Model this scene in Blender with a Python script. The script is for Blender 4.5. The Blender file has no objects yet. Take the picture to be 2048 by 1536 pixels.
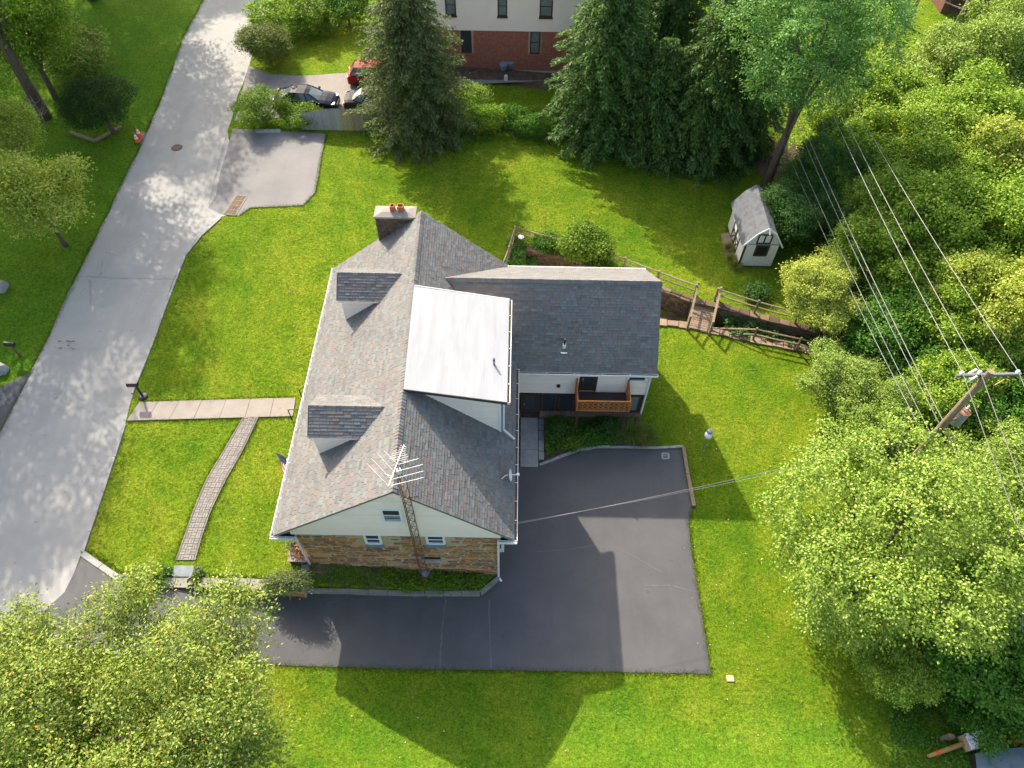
import bpy, bmesh, math, random
import numpy as np
from mathutils import Vector, Matrix
from mathutils.geometry import delaunay_2d_cdt

SC = bpy.context.scene
COL = SC.collection
R = math.radians
rnd = random.Random(7)

# ------------------------------------------------------------------ camera
FPX, CX, CY, CAMH = 1430.0, 1024.0, 768.0, 33.0
PITCH, ROLL = R(53.396), R(-1.025)
cam_d = bpy.data.cameras.new('camera')
cam = bpy.data.objects.new('camera', cam_d)
COL.objects.link(cam)
cam_d.sensor_width = 36.0
cam_d.lens = 36.0 * FPX / 2048.0
cam_d.clip_start = 0.1
cam_d.clip_end = 3000
_f = Vector((0, math.cos(PITCH), -math.sin(PITCH)))
_dn = Vector((0, -math.sin(PITCH), -math.cos(PITCH)))
_rt = Vector((1, 0, 0))
_cr, _sr = math.cos(ROLL), math.sin(ROLL)
_xi = _rt * _cr + _dn * _sr
_yi = -_rt * _sr + _dn * _cr
cam.matrix_world = Matrix(((_xi.x, -_yi.x, -_f.x, 0), (_xi.y, -_yi.y, -_f.y, 0), (_xi.z, -_yi.z, -_f.z, CAMH), (0, 0, 0, 1)))
SC.camera = cam

# ------------------------------------------------------------------ light
SUN_AZ, SUN_EL = R(29), R(36)            # the sun stands up the street, to its far side
world = bpy.data.worlds.new('World')
SC.world = world
world.use_nodes = True
wn = world.node_tree.nodes
wl = world.node_tree.links
sky = wn.new('ShaderNodeTexSky')
sky.sky_type = 'NISHITA'
sky.sun_disc = False
sky.sun_elevation = SUN_EL
sky.sun_rotation = -SUN_AZ
sky.air_density = 1.0
sky.dust_density = 4.0
sky.ozone_density = 0.4
bg = wn['Background']
wl.new(sky.outputs[0], bg.inputs[0])
bg.inputs[1].default_value = 0.14
sun_d = bpy.data.lights.new('sun', 'SUN')
sun_d.energy = 3.4
sun_d.angle = R(0.55)
sun_d.color = (1.0, 0.91, 0.78)
sun = bpy.data.objects.new('sun', sun_d)
COL.objects.link(sun)
SUNV = Vector((-math.sin(SUN_AZ) * math.cos(SUN_EL), math.cos(SUN_AZ) * math.cos(SUN_EL), math.sin(SUN_EL)))
sun.rotation_euler = SUNV.to_track_quat('Z', 'Y').to_euler()
sun.location = (-40, 70, 60)
SC.view_settings.view_transform = 'Standard'
SC.view_settings.look = 'None'
SC.view_settings.exposure = 1.52
SC.view_settings.gamma = 1.0
SC.view_settings.use_curve_mapping = False
SC.render.engine = 'CYCLES'
SC.cycles.max_bounces = 6
SC.cycles.diffuse_bounces = 3
SC.cycles.glossy_bounces = 2
SC.cycles.transmission_bounces = 4
SC.cycles.transparent_max_bounces = 4
SC.cycles.use_denoising = True
SC.cycles.sample_clamp_indirect = 4


# ------------------------------------------------------------------ where things stand (survey of the plot)
def ray(x, y):
    return _f + _xi * ((x - CX) / FPX) + _yi * ((y - CY) / FPX)


def at(x, y, z=0.0):
    r = ray(x, y)
    t = (z - CAMH) / r.z
    return Vector((0, 0, CAMH)) + r * t


def sm(t):
    t = np.clip(t, 0, 1)
    return t * t * (3 - 2 * t)


WALLX = [-40, -19.83, -17.68, -16.26, -14.0, -11.73, -9.32, 0]
WALLY = [13.2, 13.21, 12.02, 11.86, 11.9, 11.9, 11.80, 11.80]
CURBX = [-9.6, -7.4, -3.9, -1.32, -0.41, 0.0]
CURBY = [12.0, 12.02, 12.04, 12.09, 12.88, 13.0]
NX = [0.6, 3.76, 6.42, 9.21, 10.98, 12.71, 16.12, 22, 30]
NY = [34.6, 34.0, 32.89, 31.69, 30.72, 30.25, 29.09, 27.2, 24.5]
SX = [0.6, 7.36, 10.86, 14.34, 18.2, 22, 30]
SY = [29.75, 29.63, 29.21, 28.22, 27.3, 26, 23]


def zdrive(x):
    return 1.4 * sm((-5.0 - np.asarray(x, float)) / 12.0)


def zt(x, y):
    x = np.asarray(x, float)
    y = np.asarray(y, float)
    zd = zdrive(x)
    zl = 1.4 * np.clip(-x / 9.2, 0, 1)
    zn = 1.4 - 0.75 * sm((x + 6) / 16)
    z = zd.copy() if zd.ndim else zd
    lawn = (x < -9.3) & (y > np.interp(x, WALLX, WALLY) + 0.12) & (x > -21.5)
    z = np.where(lawn, 1.4, z)
    bed = (x >= -9.3) & (x < -0.4) & (y > np.interp(x, CURBX, CURBY) + 0.12) & (y < 13.3)
    fr = np.clip((y - np.interp(x, CURBX, CURBY)) / 1.0, 0, 1)
    zb_wall = 1.35 + (0.12 - 1.35) * np.clip((x + 9.2) / 8.8, 0, 1)
    z = np.where(bed, (zd + 0.32) * (1 - fr) + zb_wall * fr, z)
    house = (x >= -9.3) & (x < -0.44) & (y >= 13.3) & (y < 28.9)
    z = np.where(house, zl, z)
    mid = (x >= -0.44) & (y >= 12.9)
    z = np.where(mid, 0.0, z)
    north = np.where(x > 0.6, y > np.interp(x, NX, NY), y > 28.9) & (x > -9.3)
    z = np.where(north, zn, z)
    z = np.where((x <= -9.3) & (y >= 13.3), 1.4, z)
    z = z + np.where(y < 7.35, 0.85 * sm((7.35 - y) / 4.5) * sm((x + 18) / 6), 0)
    chan = (x > 0.6) & (y > np.interp(x, SX, SY)) & (y < np.interp(x, NX, NY)) & (x < 30)
    z = np.where(chan, -0.85, z)
    return z


def Z(x, y):
    return float(zt(x, y))


def G(px, py, z0=1.0):
    """point of the terrain seen at a photograph pixel"""
    z = z0
    for _ in range(8):
        p = at(px, py, z)
        z = 0.5 * z + 0.5 * Z(p.x, p.y)
    p = at(px, py, z)
    return Vector((p.x, p.y, Z(p.x, p.y)))


# ------------------------------------------------------------------ object helpers
ORG = {}


def tag(o, label=None, cat=None, group=None, kind=None):
    if label: o['label'] = label
    if cat: o['category'] = cat
    if group: o['group'] = group
    if kind: o['kind'] = kind
    return o


def thing(name, loc, label, cat, group=None):
    o = bpy.data.objects.new(name, None)
    o.empty_display_size = 0.3
    o.location = loc
    COL.objects.link(o)
    ORG[o] = Vector(loc)
    return tag(o, label, cat, group)


def link(name, me, parent=None, org=None):
    o = bpy.data.objects.new(name, me)
    COL.objects.link(o)
    if parent is not None:
        o.parent = parent
        ORG[o] = ORG[parent]
    else:
        ORG[o] = Vector(org) if org is not None else Vector((0, 0, 0))
        o.location = ORG[o]
    return o


class MB:
    def __init__(self):
        self.v = []
        self.f = []

    def poly(self, pts):
        n = len(self.v)
        self.v += [tuple(p) for p in pts]
        self.f.append(tuple(range(n, n + len(pts))))

    def hexa(self, p):
        """8 corners: bottom ring 0-3, top ring 4-7"""
        n = len(self.v)
        self.v += [tuple(q) for q in p]
        for f in ((3, 2, 1, 0), (4, 5, 6, 7), (0, 1, 5, 4), (1, 2, 6, 5), (2, 3, 7, 6), (3, 0, 4, 7)):
            self.f.append(tuple(n + i for i in f))

    def box(self, x0, x1, y0, y1, z0, z1):
        self.hexa([(x0, y0, z0), (x1, y0, z0), (x1, y1, z0), (x0, y1, z0), (x0, y0, z1), (x1, y0, z1), (x1, y1, z1), (x0, y1, z1)])

    def obox(self, c, ax, ay, az):
        c, ax, ay, az = Vector(c), Vector(ax), Vector(ay), Vector(az)
        self.hexa([c - ax - ay - az, c + ax - ay - az, c + ax + ay - az, c - ax + ay - az, c - ax - ay + az, c + ax - ay + az, c + ax + ay + az, c - ax + ay + az])

    def bar(self, a, b, w, h=None, up=(0, 0, 1)):
        a, b = Vector(a), Vector(b)
        d = b - a
        u = Vector(up)
        s = d.cross(u)
        if s.length < 1e-5: s = d.cross(Vector((1, 0, 0)))
        s.normalize()
        u = s.cross(d).normalized()
        self.obox((a + b) / 2, d / 2, s * (w / 2), u * ((h or w) / 2))

    def slab(self, pts, t):
        """3-D polygon thickened downwards along its normal"""
        p = [Vector(q) for q in pts]
        n = (p[1] - p[0]).cross(p[2] - p[0]).normalized()
        if n.z < 0: n = -n; p.reverse()
        m = len(p)
        k = len(self.v)
        self.v += [tuple(q) for q in p] + [tuple(q - n * t) for q in p]
        self.f.append(tuple(range(k, k + m)))
        self.f.append(tuple(range(k + 2 * m - 1, k + m - 1, -1)))
        for i in range(m):
            j = (i + 1) % m
            self.f.append((k + i, k + m + i, k + m + j, k + j))

    def prism(self, pts, z0, z1):
        m = len(pts)
        k = len(self.v)
        self.v += [(p[0], p[1], z0) for p in pts] + [(p[0], p[1], z1) for p in pts]
        self.f.append(tuple(range(k + m - 1, k - 1, -1)))
        self.f.append(tuple(range(k + m, k + 2 * m)))
        for i in range(m):
            j = (i + 1) % m
            self.f.append((k + i, k + j, k + m + j, k + m + i))

    def tube(self, pts, r, n=8, cap=True):
        pts = [Vector(p) for p in pts]
        rs = r if isinstance(r, (list, tuple)) else [r] * len(pts)
        k = len(self.v)
        prev = None
        for i, p in enumerate(pts):
            d = (pts[min(i + 1, len(pts) - 1)] - pts[max(i - 1, 0)]).normalized()
            if prev is None:
                s = d.orthogonal().normalized()
            else:
                s = (prev - d * prev.dot(d))
                s = s.normalized() if s.length > 1e-6 else d.orthogonal().normalized()
            prev = s
            t = d.cross(s)
            for j in range(n):
                a = 2 * math.pi * j / n
                self.v.append(tuple(p + (s * math.cos(a) + t * math.sin(a)) * rs[i]))
        for i in range(len(pts) - 1):
            for j in range(n):
                a, b = k + i * n + j, k + i * n + (j + 1) % n
                self.f.append((a, b, b + n, a + n))
        if cap:
            self.f.append(tuple(k + j for j in range(n - 1, -1, -1)))
            e = k + (len(pts) - 1) * n
            self.f.append(tuple(e + j for j in range(n)))

    def lathe(self, c, prof, n=16):
        c = Vector(c)
        k = len(self.v)
        for r_, z_ in prof:
            for j in range(n):
                a = 2 * math.pi * j / n
                self.v.append((c.x + r_ * math.cos(a), c.y + r_ * math.sin(a), c.z + z_))
        for i in range(len(prof) - 1):
            for j in range(n):
                a, b = k + i * n + j, k + i * n + (j + 1) % n
                self.f.append((a, b, b + n, a + n))
        self.f.append(tuple(k + j for j in range(n - 1, -1, -1)))
        e = k + (len(prof) - 1) * n
        self.f.append(tuple(e + j for j in range(n)))

    def mesh(self, name, m, org=(0, 0, 0), smooth=False):
        me = bpy.data.meshes.new(name)
        o = Vector(org)
        me.from_pydata([(v[0] - o.x, v[1] - o.y, v[2] - o.z) for v in self.v], [], self.f)
        me.materials.append(m)
        if smooth:
            me.polygons.foreach_set('use_smooth', [True] * len(me.polygons))
        me.update()
        return me

    def build(self, name, m, parent=None, org=None, smooth=False):
        o_ = ORG[parent] if parent is not None else (Vector(org) if org is not None else Vector((0, 0, 0)))
        return link(name, self.mesh(name, m, o_, smooth), parent, o_)


def npmesh(name, v, f, m, smooth=False):
    v = np.ascontiguousarray(v, dtype=np.float32)
    f = np.ascontiguousarray(f, dtype=np.int32)
    me = bpy.data.meshes.new(name)
    me.vertices.add(len(v))
    me.vertices.foreach_set('co', v.ravel())
    k = f.shape[1]
    me.loops.add(f.size)
    me.loops.foreach_set('vertex_index', f.ravel())
    me.polygons.add(len(f))
    me.polygons.foreach_set('loop_start', np.arange(0, f.size, k, dtype=np.int32))
    try:
        me.polygons.foreach_set('loop_total', np.full(len(f), k, dtype=np.int32))
    except Exception:
        pass
    me.materials.append(m)
    me.update(calc_edges=True)
    if smooth:
        me.polygons.foreach_set('use_smooth', np.ones(len(f), dtype=bool))
    me.validate()
    return me


def copy_tree(o, loc=None, rz=None, scale=None):
    c = o.copy()
    COL.objects.link(c)
    if loc is not None: c.location = loc
    if rz is not None: c.rotation_euler = (0, 0, rz)
    if scale is not None: c.scale = scale if hasattr(scale, '__len__') else (scale,) * 3
    for ch in list(o.children):
        d = ch.copy()
        COL.objects.link(d)
        d.parent = c
        for g in list(ch.children):
            e = g.copy()
            COL.objects.link(e)
            e.parent = d
    return c


# ------------------------------------------------------------------ materials
def ramp(nt, cols, fac):
    r = nt.nodes.new('ShaderNodeValToRGB')
    el = r.color_ramp.elements
    while len(el) < len(cols): el.new(0.5)
    for i, c in enumerate(cols):
        el[i].position = i / max(1, len(cols) - 1)
        el[i].color = (*c, 1)
    nt.links.new(fac, r.inputs[0])
    return r.outputs[0]


def noise(nt, co, scale, detail=4, rough=0.55, dist=0.0):
    n = nt.nodes.new('ShaderNodeTexNoise')
    n.inputs['Scale'].default_value = scale
    n.inputs['Detail'].default_value = detail
    n.inputs['Roughness'].default_value = rough
    n.inputs['Distortion'].default_value = dist
    if co is not None: nt.links.new(co, n.inputs['Vector'])
    return n.outputs['Fac']


def math_(nt, op, a, b=None, clamp=False):
    n = nt.nodes.new('ShaderNodeMath')
    n.operation = op
    n.use_clamp = clamp
    for i, v in enumerate((a, b)):
        if v is None: continue
        if isinstance(v, (int, float)): n.inputs[i].default_value = v
        else: nt.links.new(v, n.inputs[i])
    return n.outputs[0]


def mixc(nt, fac, a, b, mode='MIX'):
    n = nt.nodes.new('ShaderNodeMix')
    n.data_type = 'RGBA'
    n.blend_type = mode
    for s, v in ((n.inputs[0], fac), (n.inputs[6], a), (n.inputs[7], b)):
        if isinstance(v, (int, float)): s.default_value = v
        elif isinstance(v, tuple): s.default_value = (*v, 1)
        else: nt.links.new(v, s)
    return n.outputs[2]


def newmat(name):
    m = bpy.data.materials.new(name)
    m.use_nodes = True
    nt = m.node_tree
    return m, nt, nt.nodes['Principled BSDF']


def coords(nt, world_space=True, scale=None, rot=None):
    if world_space:
        g = nt.nodes.new('ShaderNodeNewGeometry').outputs['Position']
    else:
        g = nt.nodes.new('ShaderNodeTexCoord').outputs['Object']
    if scale or rot:
        mp = nt.nodes.new('ShaderNodeMapping')
        if scale: mp.inputs['Scale'].default_value = scale
        if rot: mp.inputs['Rotation'].default_value = rot
        nt.links.new(g, mp.inputs[0])
        g = mp.outputs[0]
    return g


def bump(nt, b, h, strength, dist=0.02):
    n = nt.nodes.new('ShaderNodeBump')
    n.inputs['Strength'].default_value = strength
    n.inputs['Distance'].default_value = dist
    nt.links.new(h, n.inputs['Height'])
    nt.links.new(n.outputs[0], b.inputs['Normal'])


def M(name, cols, rough=0.8, scale=6.0, spec=0.3, metal=0.0, bmp=0.0, bscale=40.0, isl=0.0, obj=0.0, stretch=None, dirt=0.0, coat=0.0):
    m, nt, b = newmat(name)
    co = coords(nt, True, stretch)
    f = noise(nt, co, scale)
    f = math_(nt, 'MULTIPLY_ADD', math_(nt, 'SUBTRACT', f, 0.5), 2.0)
    nt.nodes[-1].inputs[2].default_value = 0.5
    if isl > 0:
        g = nt.nodes.new('ShaderNodeNewGeometry')
        f = math_(nt, 'ADD', math_(nt, 'MULTIPLY', f, 1 - isl), math_(nt, 'MULTIPLY', g.outputs['Random Per Island'], isl))
    if obj > 0:
        oi = nt.nodes.new('ShaderNodeObjectInfo')
        f = math_(nt, 'ADD', math_(nt, 'MULTIPLY', f, 1 - obj), math_(nt, 'MULTIPLY', oi.outputs['Random'], obj))
    if len(cols) == 1:
        c = cols[0]
        cols = [tuple(k * 0.86 for k in c), tuple(min(1, k * 1.1) for k in c)]
    c = ramp(nt, cols, f)
    if dirt > 0:
        d = noise(nt, coords(nt, True), 1.3, 6, 0.65)
        d = math_(nt, 'MULTIPLY', math_(nt, 'SUBTRACT', d, 0.45, True), 2.2 * dirt, True)
        c = mixc(nt, d, c, (0.10, 0.085, 0.06))
    nt.links.new(c, b.inputs['Base Color'])
    b.inputs['Roughness'].default_value = rough
    b.inputs['Specular IOR Level'].default_value = spec
    b.inputs['Metallic'].default_value = metal
    b.inputs['Coat Weight'].default_value = coat
    if bmp > 0:
        bump(nt, b, noise(nt, co, bscale, 5, 0.6), bmp)
    return m


def leafmat(name, cols, trans=0.35, rough=0.55, yellow=None):
    m, nt, b = newmat(name)
    g = nt.nodes.new('ShaderNodeNewGeometry')
    oi = nt.nodes.new('ShaderNodeObjectInfo')
    big = noise(nt, g.outputs['Position'], 0.55, 2)
    f = math_(nt, 'ADD', math_(nt, 'MULTIPLY', g.outputs['Random Per Island'], 0.75), math_(nt, 'MULTIPLY', big, 0.35))
    f = math_(nt, 'ADD', f, math_(nt, 'MULTIPLY', math_(nt, 'SUBTRACT', oi.outputs['Random'], 0.5), 0.12))
    c = ramp(nt, cols, f)
    if yellow:
        k = math_(nt, 'GREATER_THAN', g.outputs['Random Per Island'], 1 - yellow)
        c = mixc(nt, k, c, (0.42, 0.24, 0.03))
    b.inputs['Roughness'].default_value = rough
    b.inputs['Specular IOR Level'].default_value = 0.12
    nt.links.new(c, b.inputs['Base Color'])
    t = nt.nodes.new('ShaderNodeBsdfTranslucent')
    ct = mixc(nt, 0.55, c, (0.9, 1.0, 0.25), 'MULTIPLY')
    ct = mixc(nt, 1.0, ct, (1.5, 1.5, 1.2), 'MULTIPLY')
    nt.links.new(ct, t.inputs[0])
    mx = nt.nodes.new('ShaderNodeMixShader')
    mx.inputs[0].default_value = trans
    nt.links.new(b.outputs[0], mx.inputs[1])
    nt.links.new(t.outputs[0], mx.inputs[2])
    nt.links.new(mx.outputs[0], nt.nodes['Material Output'].inputs[0])
    return m


def grassmat():
    m, nt, b = newmat('lawn_grass')
    co = coords(nt)
    big = noise(nt, co, 0.22, 4, 0.6)
    mid = noise(nt, co, 0.9, 5, 0.65)
    fine = noise(nt, co, 7.0, 4, 0.7)
    vfine = noise(nt, co, 30.0, 3, 0.7)
    f = math_(nt, 'ADD', math_(nt, 'MULTIPLY', big, 0.40), math_(nt, 'MULTIPLY', mid, 0.40))
    f = math_(nt, 'ADD', f, math_(nt, 'MULTIPLY', fine, 0.30))
    c = ramp(nt, [(0.038, 0.112, 0.008), (0.075, 0.153, 0.008), (0.124, 0.190, 0.011), (0.178, 0.223, 0.016), (0.235, 0.240, 0.034)], math_(nt, 'MULTIPLY_ADD', math_(nt, 'SUBTRACT', f, 0.555), 2.5))
    nt.nodes[-2].inputs[2].default_value = 0.5
    # the plot's lower lawn and the lot across the street are of a fresher, finer grass
    sx = nt.nodes.new('ShaderNodeSeparateXYZ')
    nt.links.new(co, sx.inputs[0])
    wob = math_(nt, 'MULTIPLY', math_(nt, 'SUBTRACT', noise(nt, co, 0.25, 3), 0.5), 5.0)
    lower = math_(nt, 'MULTIPLY', math_(nt, 'SUBTRACT', 8.4, math_(nt, 'ADD', sx.outputs[1], wob)), 0.5, True)
    lot_ = math_(nt, 'MULTIPLY', math_(nt, 'SUBTRACT', -24.0, sx.outputs[0]), 1.0, True)
    fresh = math_(nt, 'MAXIMUM', math_(nt, 'MULTIPLY', lower, 0.42), math_(nt, 'MULTIPLY', lot_, 0.6))
    c = mixc(nt, fresh, c, (0.075, 0.185, 0.014))
    # dry, mossy and bare patches
    dry = math_(nt, 'MULTIPLY', math_(nt, 'SUBTRACT', noise(nt, co, 0.42, 6, 0.7, 0.6), 0.60, True), 3.4, True)
    c = mixc(nt, math_(nt, 'MULTIPLY', dry, 0.6), c, (0.26, 0.21, 0.045))
    tuft = math_(nt, 'MULTIPLY', math_(nt, 'SUBTRACT', noise(nt, co, 1.6, 3, 0.6, 0.8), 0.60, True), 5.0, True)
    c = mixc(nt, math_(nt, 'MULTIPLY', tuft, 0.4), c, (0.055, 0.13, 0.008))
    bare = math_(nt, 'MULTIPLY', math_(nt, 'SUBTRACT', noise(nt, co, 0.75, 6, 0.75, 0.3), 0.70, True), 9.0, True)
    c = mixc(nt, math_(nt, 'MULTIPLY', bare, 0.7), c, (0.19, 0.14, 0.06))
    f2 = noise(nt, co, 5.5, 3, 0.75, 0.4)
    f3 = noise(nt, co, 14.0, 2, 0.7, 0.3)
    sp = math_(nt, 'ADD', math_(nt, 'MULTIPLY', vfine, 0.9), math_(nt, 'MULTIPLY', f2, 1.7))
    sp = math_(nt, 'ADD', sp, math_(nt, 'MULTIPLY', f3, 1.9))
    sp = math_(nt, 'MINIMUM', math_(nt, 'MAXIMUM', math_(nt, 'ADD', math_(nt, 'MULTIPLY', sp, 0.95), -1.14), 0.45), 1.4)
    c = mixc(nt, 1.0, c, sp, 'MULTIPLY')
    nt.links.new(c, b.inputs['Base Color'])
    b.inputs['Roughness'].default_value = 0.95
    b.inputs['Specular IOR Level'].default_value = 0.03
    h = math_(nt, 'ADD', math_(nt, 'MULTIPLY', noise(nt, co, 5.0, 4, 0.7), 1.0), math_(nt, 'MULTIPLY', vfine, 0.7))
    bump(nt, b, h, 0.9, 0.10)
    return m


def asphalt(name, c0, c1, grain, patch=0.5, seal=False):
    m, nt, b = newmat(name)
    co = coords(nt)
    f = noise(nt, co, 0.5, 6, 0.65)
    c = ramp(nt, [c0, c1], math_(nt, 'MULTIPLY_ADD', math_(nt, 'SUBTRACT', f, 0.5), 2.2))
    nt.nodes[-2].inputs[2].default_value = 0.5
    g = noise(nt, co, 26.0, 4, 0.8)
    k = math_(nt, 'MULTIPLY_ADD', g, grain)
    nt.nodes[-1].inputs[2].default_value = 1 - grain * 0.5
    c = mixc(nt, 1.0, c, k, 'MULTIPLY')
    # tyre tracks and stains along the lane
    st = math_(nt, 'MULTIPLY', math_(nt, 'SUBTRACT', noise(nt, coords(nt, True, (0.9, 0.12, 1), (0, 0, R(-8))), 1.2, 5, 0.6), 0.52, True), 3.0, True)
    c = mixc(nt, math_(nt, 'MULTIPLY', st, patch), c, tuple(v * 0.72 for v in c0))
    sp = math_(nt, 'GREATER_THAN', noise(nt, co, 3.1, 2, 0.5), 0.735)
    c = mixc(nt, math_(nt, 'MULTIPLY', sp, 0.35), c, tuple(v * 0.4 for v in c0))
    nt.links.new(c, b.inputs['Base Color'])
    b.inputs['Roughness'].default_value = 0.62 if seal else 0.9
    b.inputs['Specular IOR Level'].default_value = 0.35 if seal else 0.2
    bump(nt, b, g, 0.35, 0.01)
    return m


def shinglemat():
    m, nt, b = newmat('asphalt_shingle')
    co = coords(nt)
    g = nt.nodes.new('ShaderNodeNewGeometry')
    oi = nt.nodes.new('ShaderNodeObjectInfo')
    f = math_(nt, 'FRACT', math_(nt, 'ADD', g.outputs['Random Per Island'], oi.outputs['Random']))
    c = ramp(nt, [(0.112, 0.110, 0.106), (0.136, 0.133, 0.127), (0.132, 0.146, 0.142), (0.162, 0.176, 0.168), (0.134, 0.129, 0.121), (0.166, 0.142, 0.129), (0.148, 0.134, 0.123), (0.18, 0.168, 0.154)], f)
    gr = noise(nt, co, 55.0, 3, 0.8)
    c = mixc(nt, 1.0, c, math_(nt, 'ADD', math_(nt, 'MULTIPLY', gr, 0.5), 0.75), 'MULTIPLY')
    w = math_(nt, 'MULTIPLY', math_(nt, 'SUBTRACT', noise(nt, co, 0.6, 5, 0.6), 0.45, True), 1.5, True)
    c = mixc(nt, math_(nt, 'MULTIPLY', w, 0.4), c, (0.29, 0.25, 0.22))
    nt.links.new(c, b.inputs['Base Color'])
    b.inputs['Roughness'].default_value = 0.9
    b.inputs['Specular IOR Level'].default_value = 0.2
    bump(nt, b, gr, 0.4, 0.006)
    return m


def glassmat(name, tint=(0.02, 0.025, 0.03), rough=0.05):
    m, nt, b = newmat(name)
    f = noise(nt, coords(nt), 1.7, 3)
    nt.links.new(ramp(nt, [tint, tuple(v * 2.2 + 0.004 for v in tint)], f), b.inputs['Base Color'])
    b.inputs['Roughness'].default_value = rough
    b.inputs['Specular IOR Level'].default_value = 0.8
    return m


m_grass = grassmat()
m_blade = leafmat('grass_blade', [(0.05, 0.095, 0.006), (0.10, 0.15, 0.008), (0.165, 0.19, 0.014)], 0.25)
m_road = asphalt('old_asphalt', (0.285, 0.278, 0.256), (0.345, 0.334, 0.305), 0.75, 0.45)
m_lot = asphalt('worn_asphalt_lot', (0.165, 0.158, 0.152), (0.215, 0.205, 0.197), 0.45, 0.25)
m_drive = asphalt('sealed_asphalt', (0.060, 0.060, 0.061), (0.090, 0.087, 0.085), 0.4, 0.5, True)
m_darkdrive = asphalt('dark_asphalt', (0.075, 0.078, 0.085), (0.10, 0.10, 0.105), 0.35, 0.3)
m_ndrive = asphalt('brown_asphalt', (0.20, 0.18, 0.155), (0.26, 0.235, 0.20), 0.4, 0.4)
m_conc = M('pale_concrete', [(0.235, 0.205, 0.172), (0.285, 0.25, 0.212)], 0.9, 2.2, bmp=0.2, bscale=30)
m_concg = M('grey_concrete', [(0.26, 0.25, 0.235), (0.40, 0.38, 0.355)], 0.9, 2.5, bmp=0.25, bscale=30, dirt=0.35)
m_cap = M('capstone', [(0.21, 0.195, 0.165), (0.28, 0.26, 0.22)], 0.9, 3, bmp=0.25, obj=0.3, dirt=0.3)
m_slate = M('blue_slate', [(0.13, 0.155, 0.17), (0.22, 0.245, 0.26)], 0.7, 4, bmp=0.15)
m_paver = M('paver', [(0.17, 0.155, 0.14), (0.235, 0.215, 0.19), (0.28, 0.25, 0.215)], 0.9, 4, obj=0.55, bmp=0.3, dirt=0.25)
m_joint = M('sand_joint', [(0.09, 0.085, 0.07), (0.17, 0.155, 0.12)], 0.95, 8)
m_stone = M('fieldstone', [(0.10, 0.075, 0.06), (0.30, 0.17, 0.08), (0.50, 0.25, 0.075), (0.18, 0.12, 0.08), (0.58, 0.29, 0.085), (0.42, 0.16, 0.075), (0.34, 0.25, 0.16), (0.62, 0.36, 0.14), (0.15, 0.115, 0.085), (0.48, 0.26, 0.10), (0.85, 0.72, 0.46)], 0.9, 6, obj=0.85, bmp=0.5, bscale=18)
m_mortar = M('lime_mortar', [(0.40, 0.29, 0.18), (0.50, 0.38, 0.25)], 0.95, 5, bmp=0.3)
m_dstone = M('dark_stone', [(0.05, 0.036, 0.025), (0.09, 0.06, 0.038), (0.13, 0.088, 0.05), (0.20, 0.15, 0.10)], 0.95, 5, obj=0.75, bmp=0.5, bscale=14, dirt=0.25)
m_dmortar = M('old_mortar', [(0.09, 0.07, 0.05), (0.15, 0.12, 0.085)], 0.95, 5, bmp=0.3)
m_rub = M('rubble_stone', [(0.10, 0.072, 0.05), (0.17, 0.12, 0.085), (0.24, 0.175, 0.12)], 0.95, 4, isl=0.6, bmp=0.5, bscale=14)
m_siding = M('cream_siding', [(0.80, 0.65, 0.55), (0.93, 0.755, 0.64)], 0.6, 1.5, bmp=0.08, bscale=12, obj=0.55)  # tone differs from plank to plank, standing in for shade at the laps
m_sidingw = M('white_siding', [(0.82, 0.69, 0.59), (0.93, 0.785, 0.68)], 0.6, 1.4, dirt=0.1, obj=0.55)  # random plank tone again stands in for the shading of each course
m_white = M('white_paint', [(0.72, 0.72, 0.70), (0.80, 0.80, 0.78)], 0.5, 5)
m_gutter = M('white_gutter', [(0.66, 0.65, 0.62), (0.76, 0.75, 0.72)], 0.45, 3, dirt=0.08)
m_leaflitter = M('gutter_litter', [(0.06, 0.04, 0.025), (0.16, 0.11, 0.07)], 0.95, 16)
m_shingle = shinglemat()
m_membrane = M('roof_membrane', [(0.25, 0.256, 0.262), (0.325, 0.33, 0.338)], 0.55, 1.2, stretch=(2.6, 0.3, 1), bmp=0.35, bscale=5, dirt=0.12)
m_flash = M('dark_flashing', [(0.035, 0.034, 0.033), (0.07, 0.066, 0.062)], 0.6, 5)
m_brown = M('brown_trim', [(0.050, 0.030, 0.021), (0.075, 0.045, 0.031)], 0.6, 6)
m_deck = M('brown_deck_board', [(0.052, 0.034, 0.031), (0.078, 0.052, 0.047)], 0.6, 3, obj=0.4, stretch=(0.4, 4, 4))
m_cedar = M('cedar_stain', [(0.36, 0.13, 0.028), (0.52, 0.20, 0.048)], 0.6, 4, stretch=(1, 1, 0.5))
m_brick = M('rowlock_brick', [(0.17, 0.10, 0.07), (0.26, 0.17, 0.115), (0.33, 0.25, 0.18)], 0.9, 4, isl=0.7, bmp=0.3)
m_redbrick = M('red_brick', [(0.30, 0.095, 0.062), (0.40, 0.135, 0.088), (0.48, 0.18, 0.12)], 0.9, 4, isl=0.6)
m_redmortar = M('brick_mortar', [(0.52, 0.40, 0.31), (0.62, 0.49, 0.39)], 0.95, 4)
m_glass = glassmat('window_glass')
m_glassb = glassmat('curtained_glass', (0.10, 0.115, 0.12), 0.12)
m_terra = M('terracotta', [(0.33, 0.10, 0.045), (0.44, 0.16, 0.075)], 0.85, 5)
m_rust = M('rusty_steel', [(0.10, 0.045, 0.022), (0.20, 0.085, 0.04), (0.33, 0.26, 0.19)], 0.8, 7)
m_alu = M('bare_aluminium', [(0.42, 0.40, 0.38), (0.52, 0.50, 0.48)], 0.4, 6, metal=0.3)
m_galv = M('galvanised_grey', [(0.22, 0.25, 0.27), (0.33, 0.36, 0.38)], 0.55, 5, metal=0.2)
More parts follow.
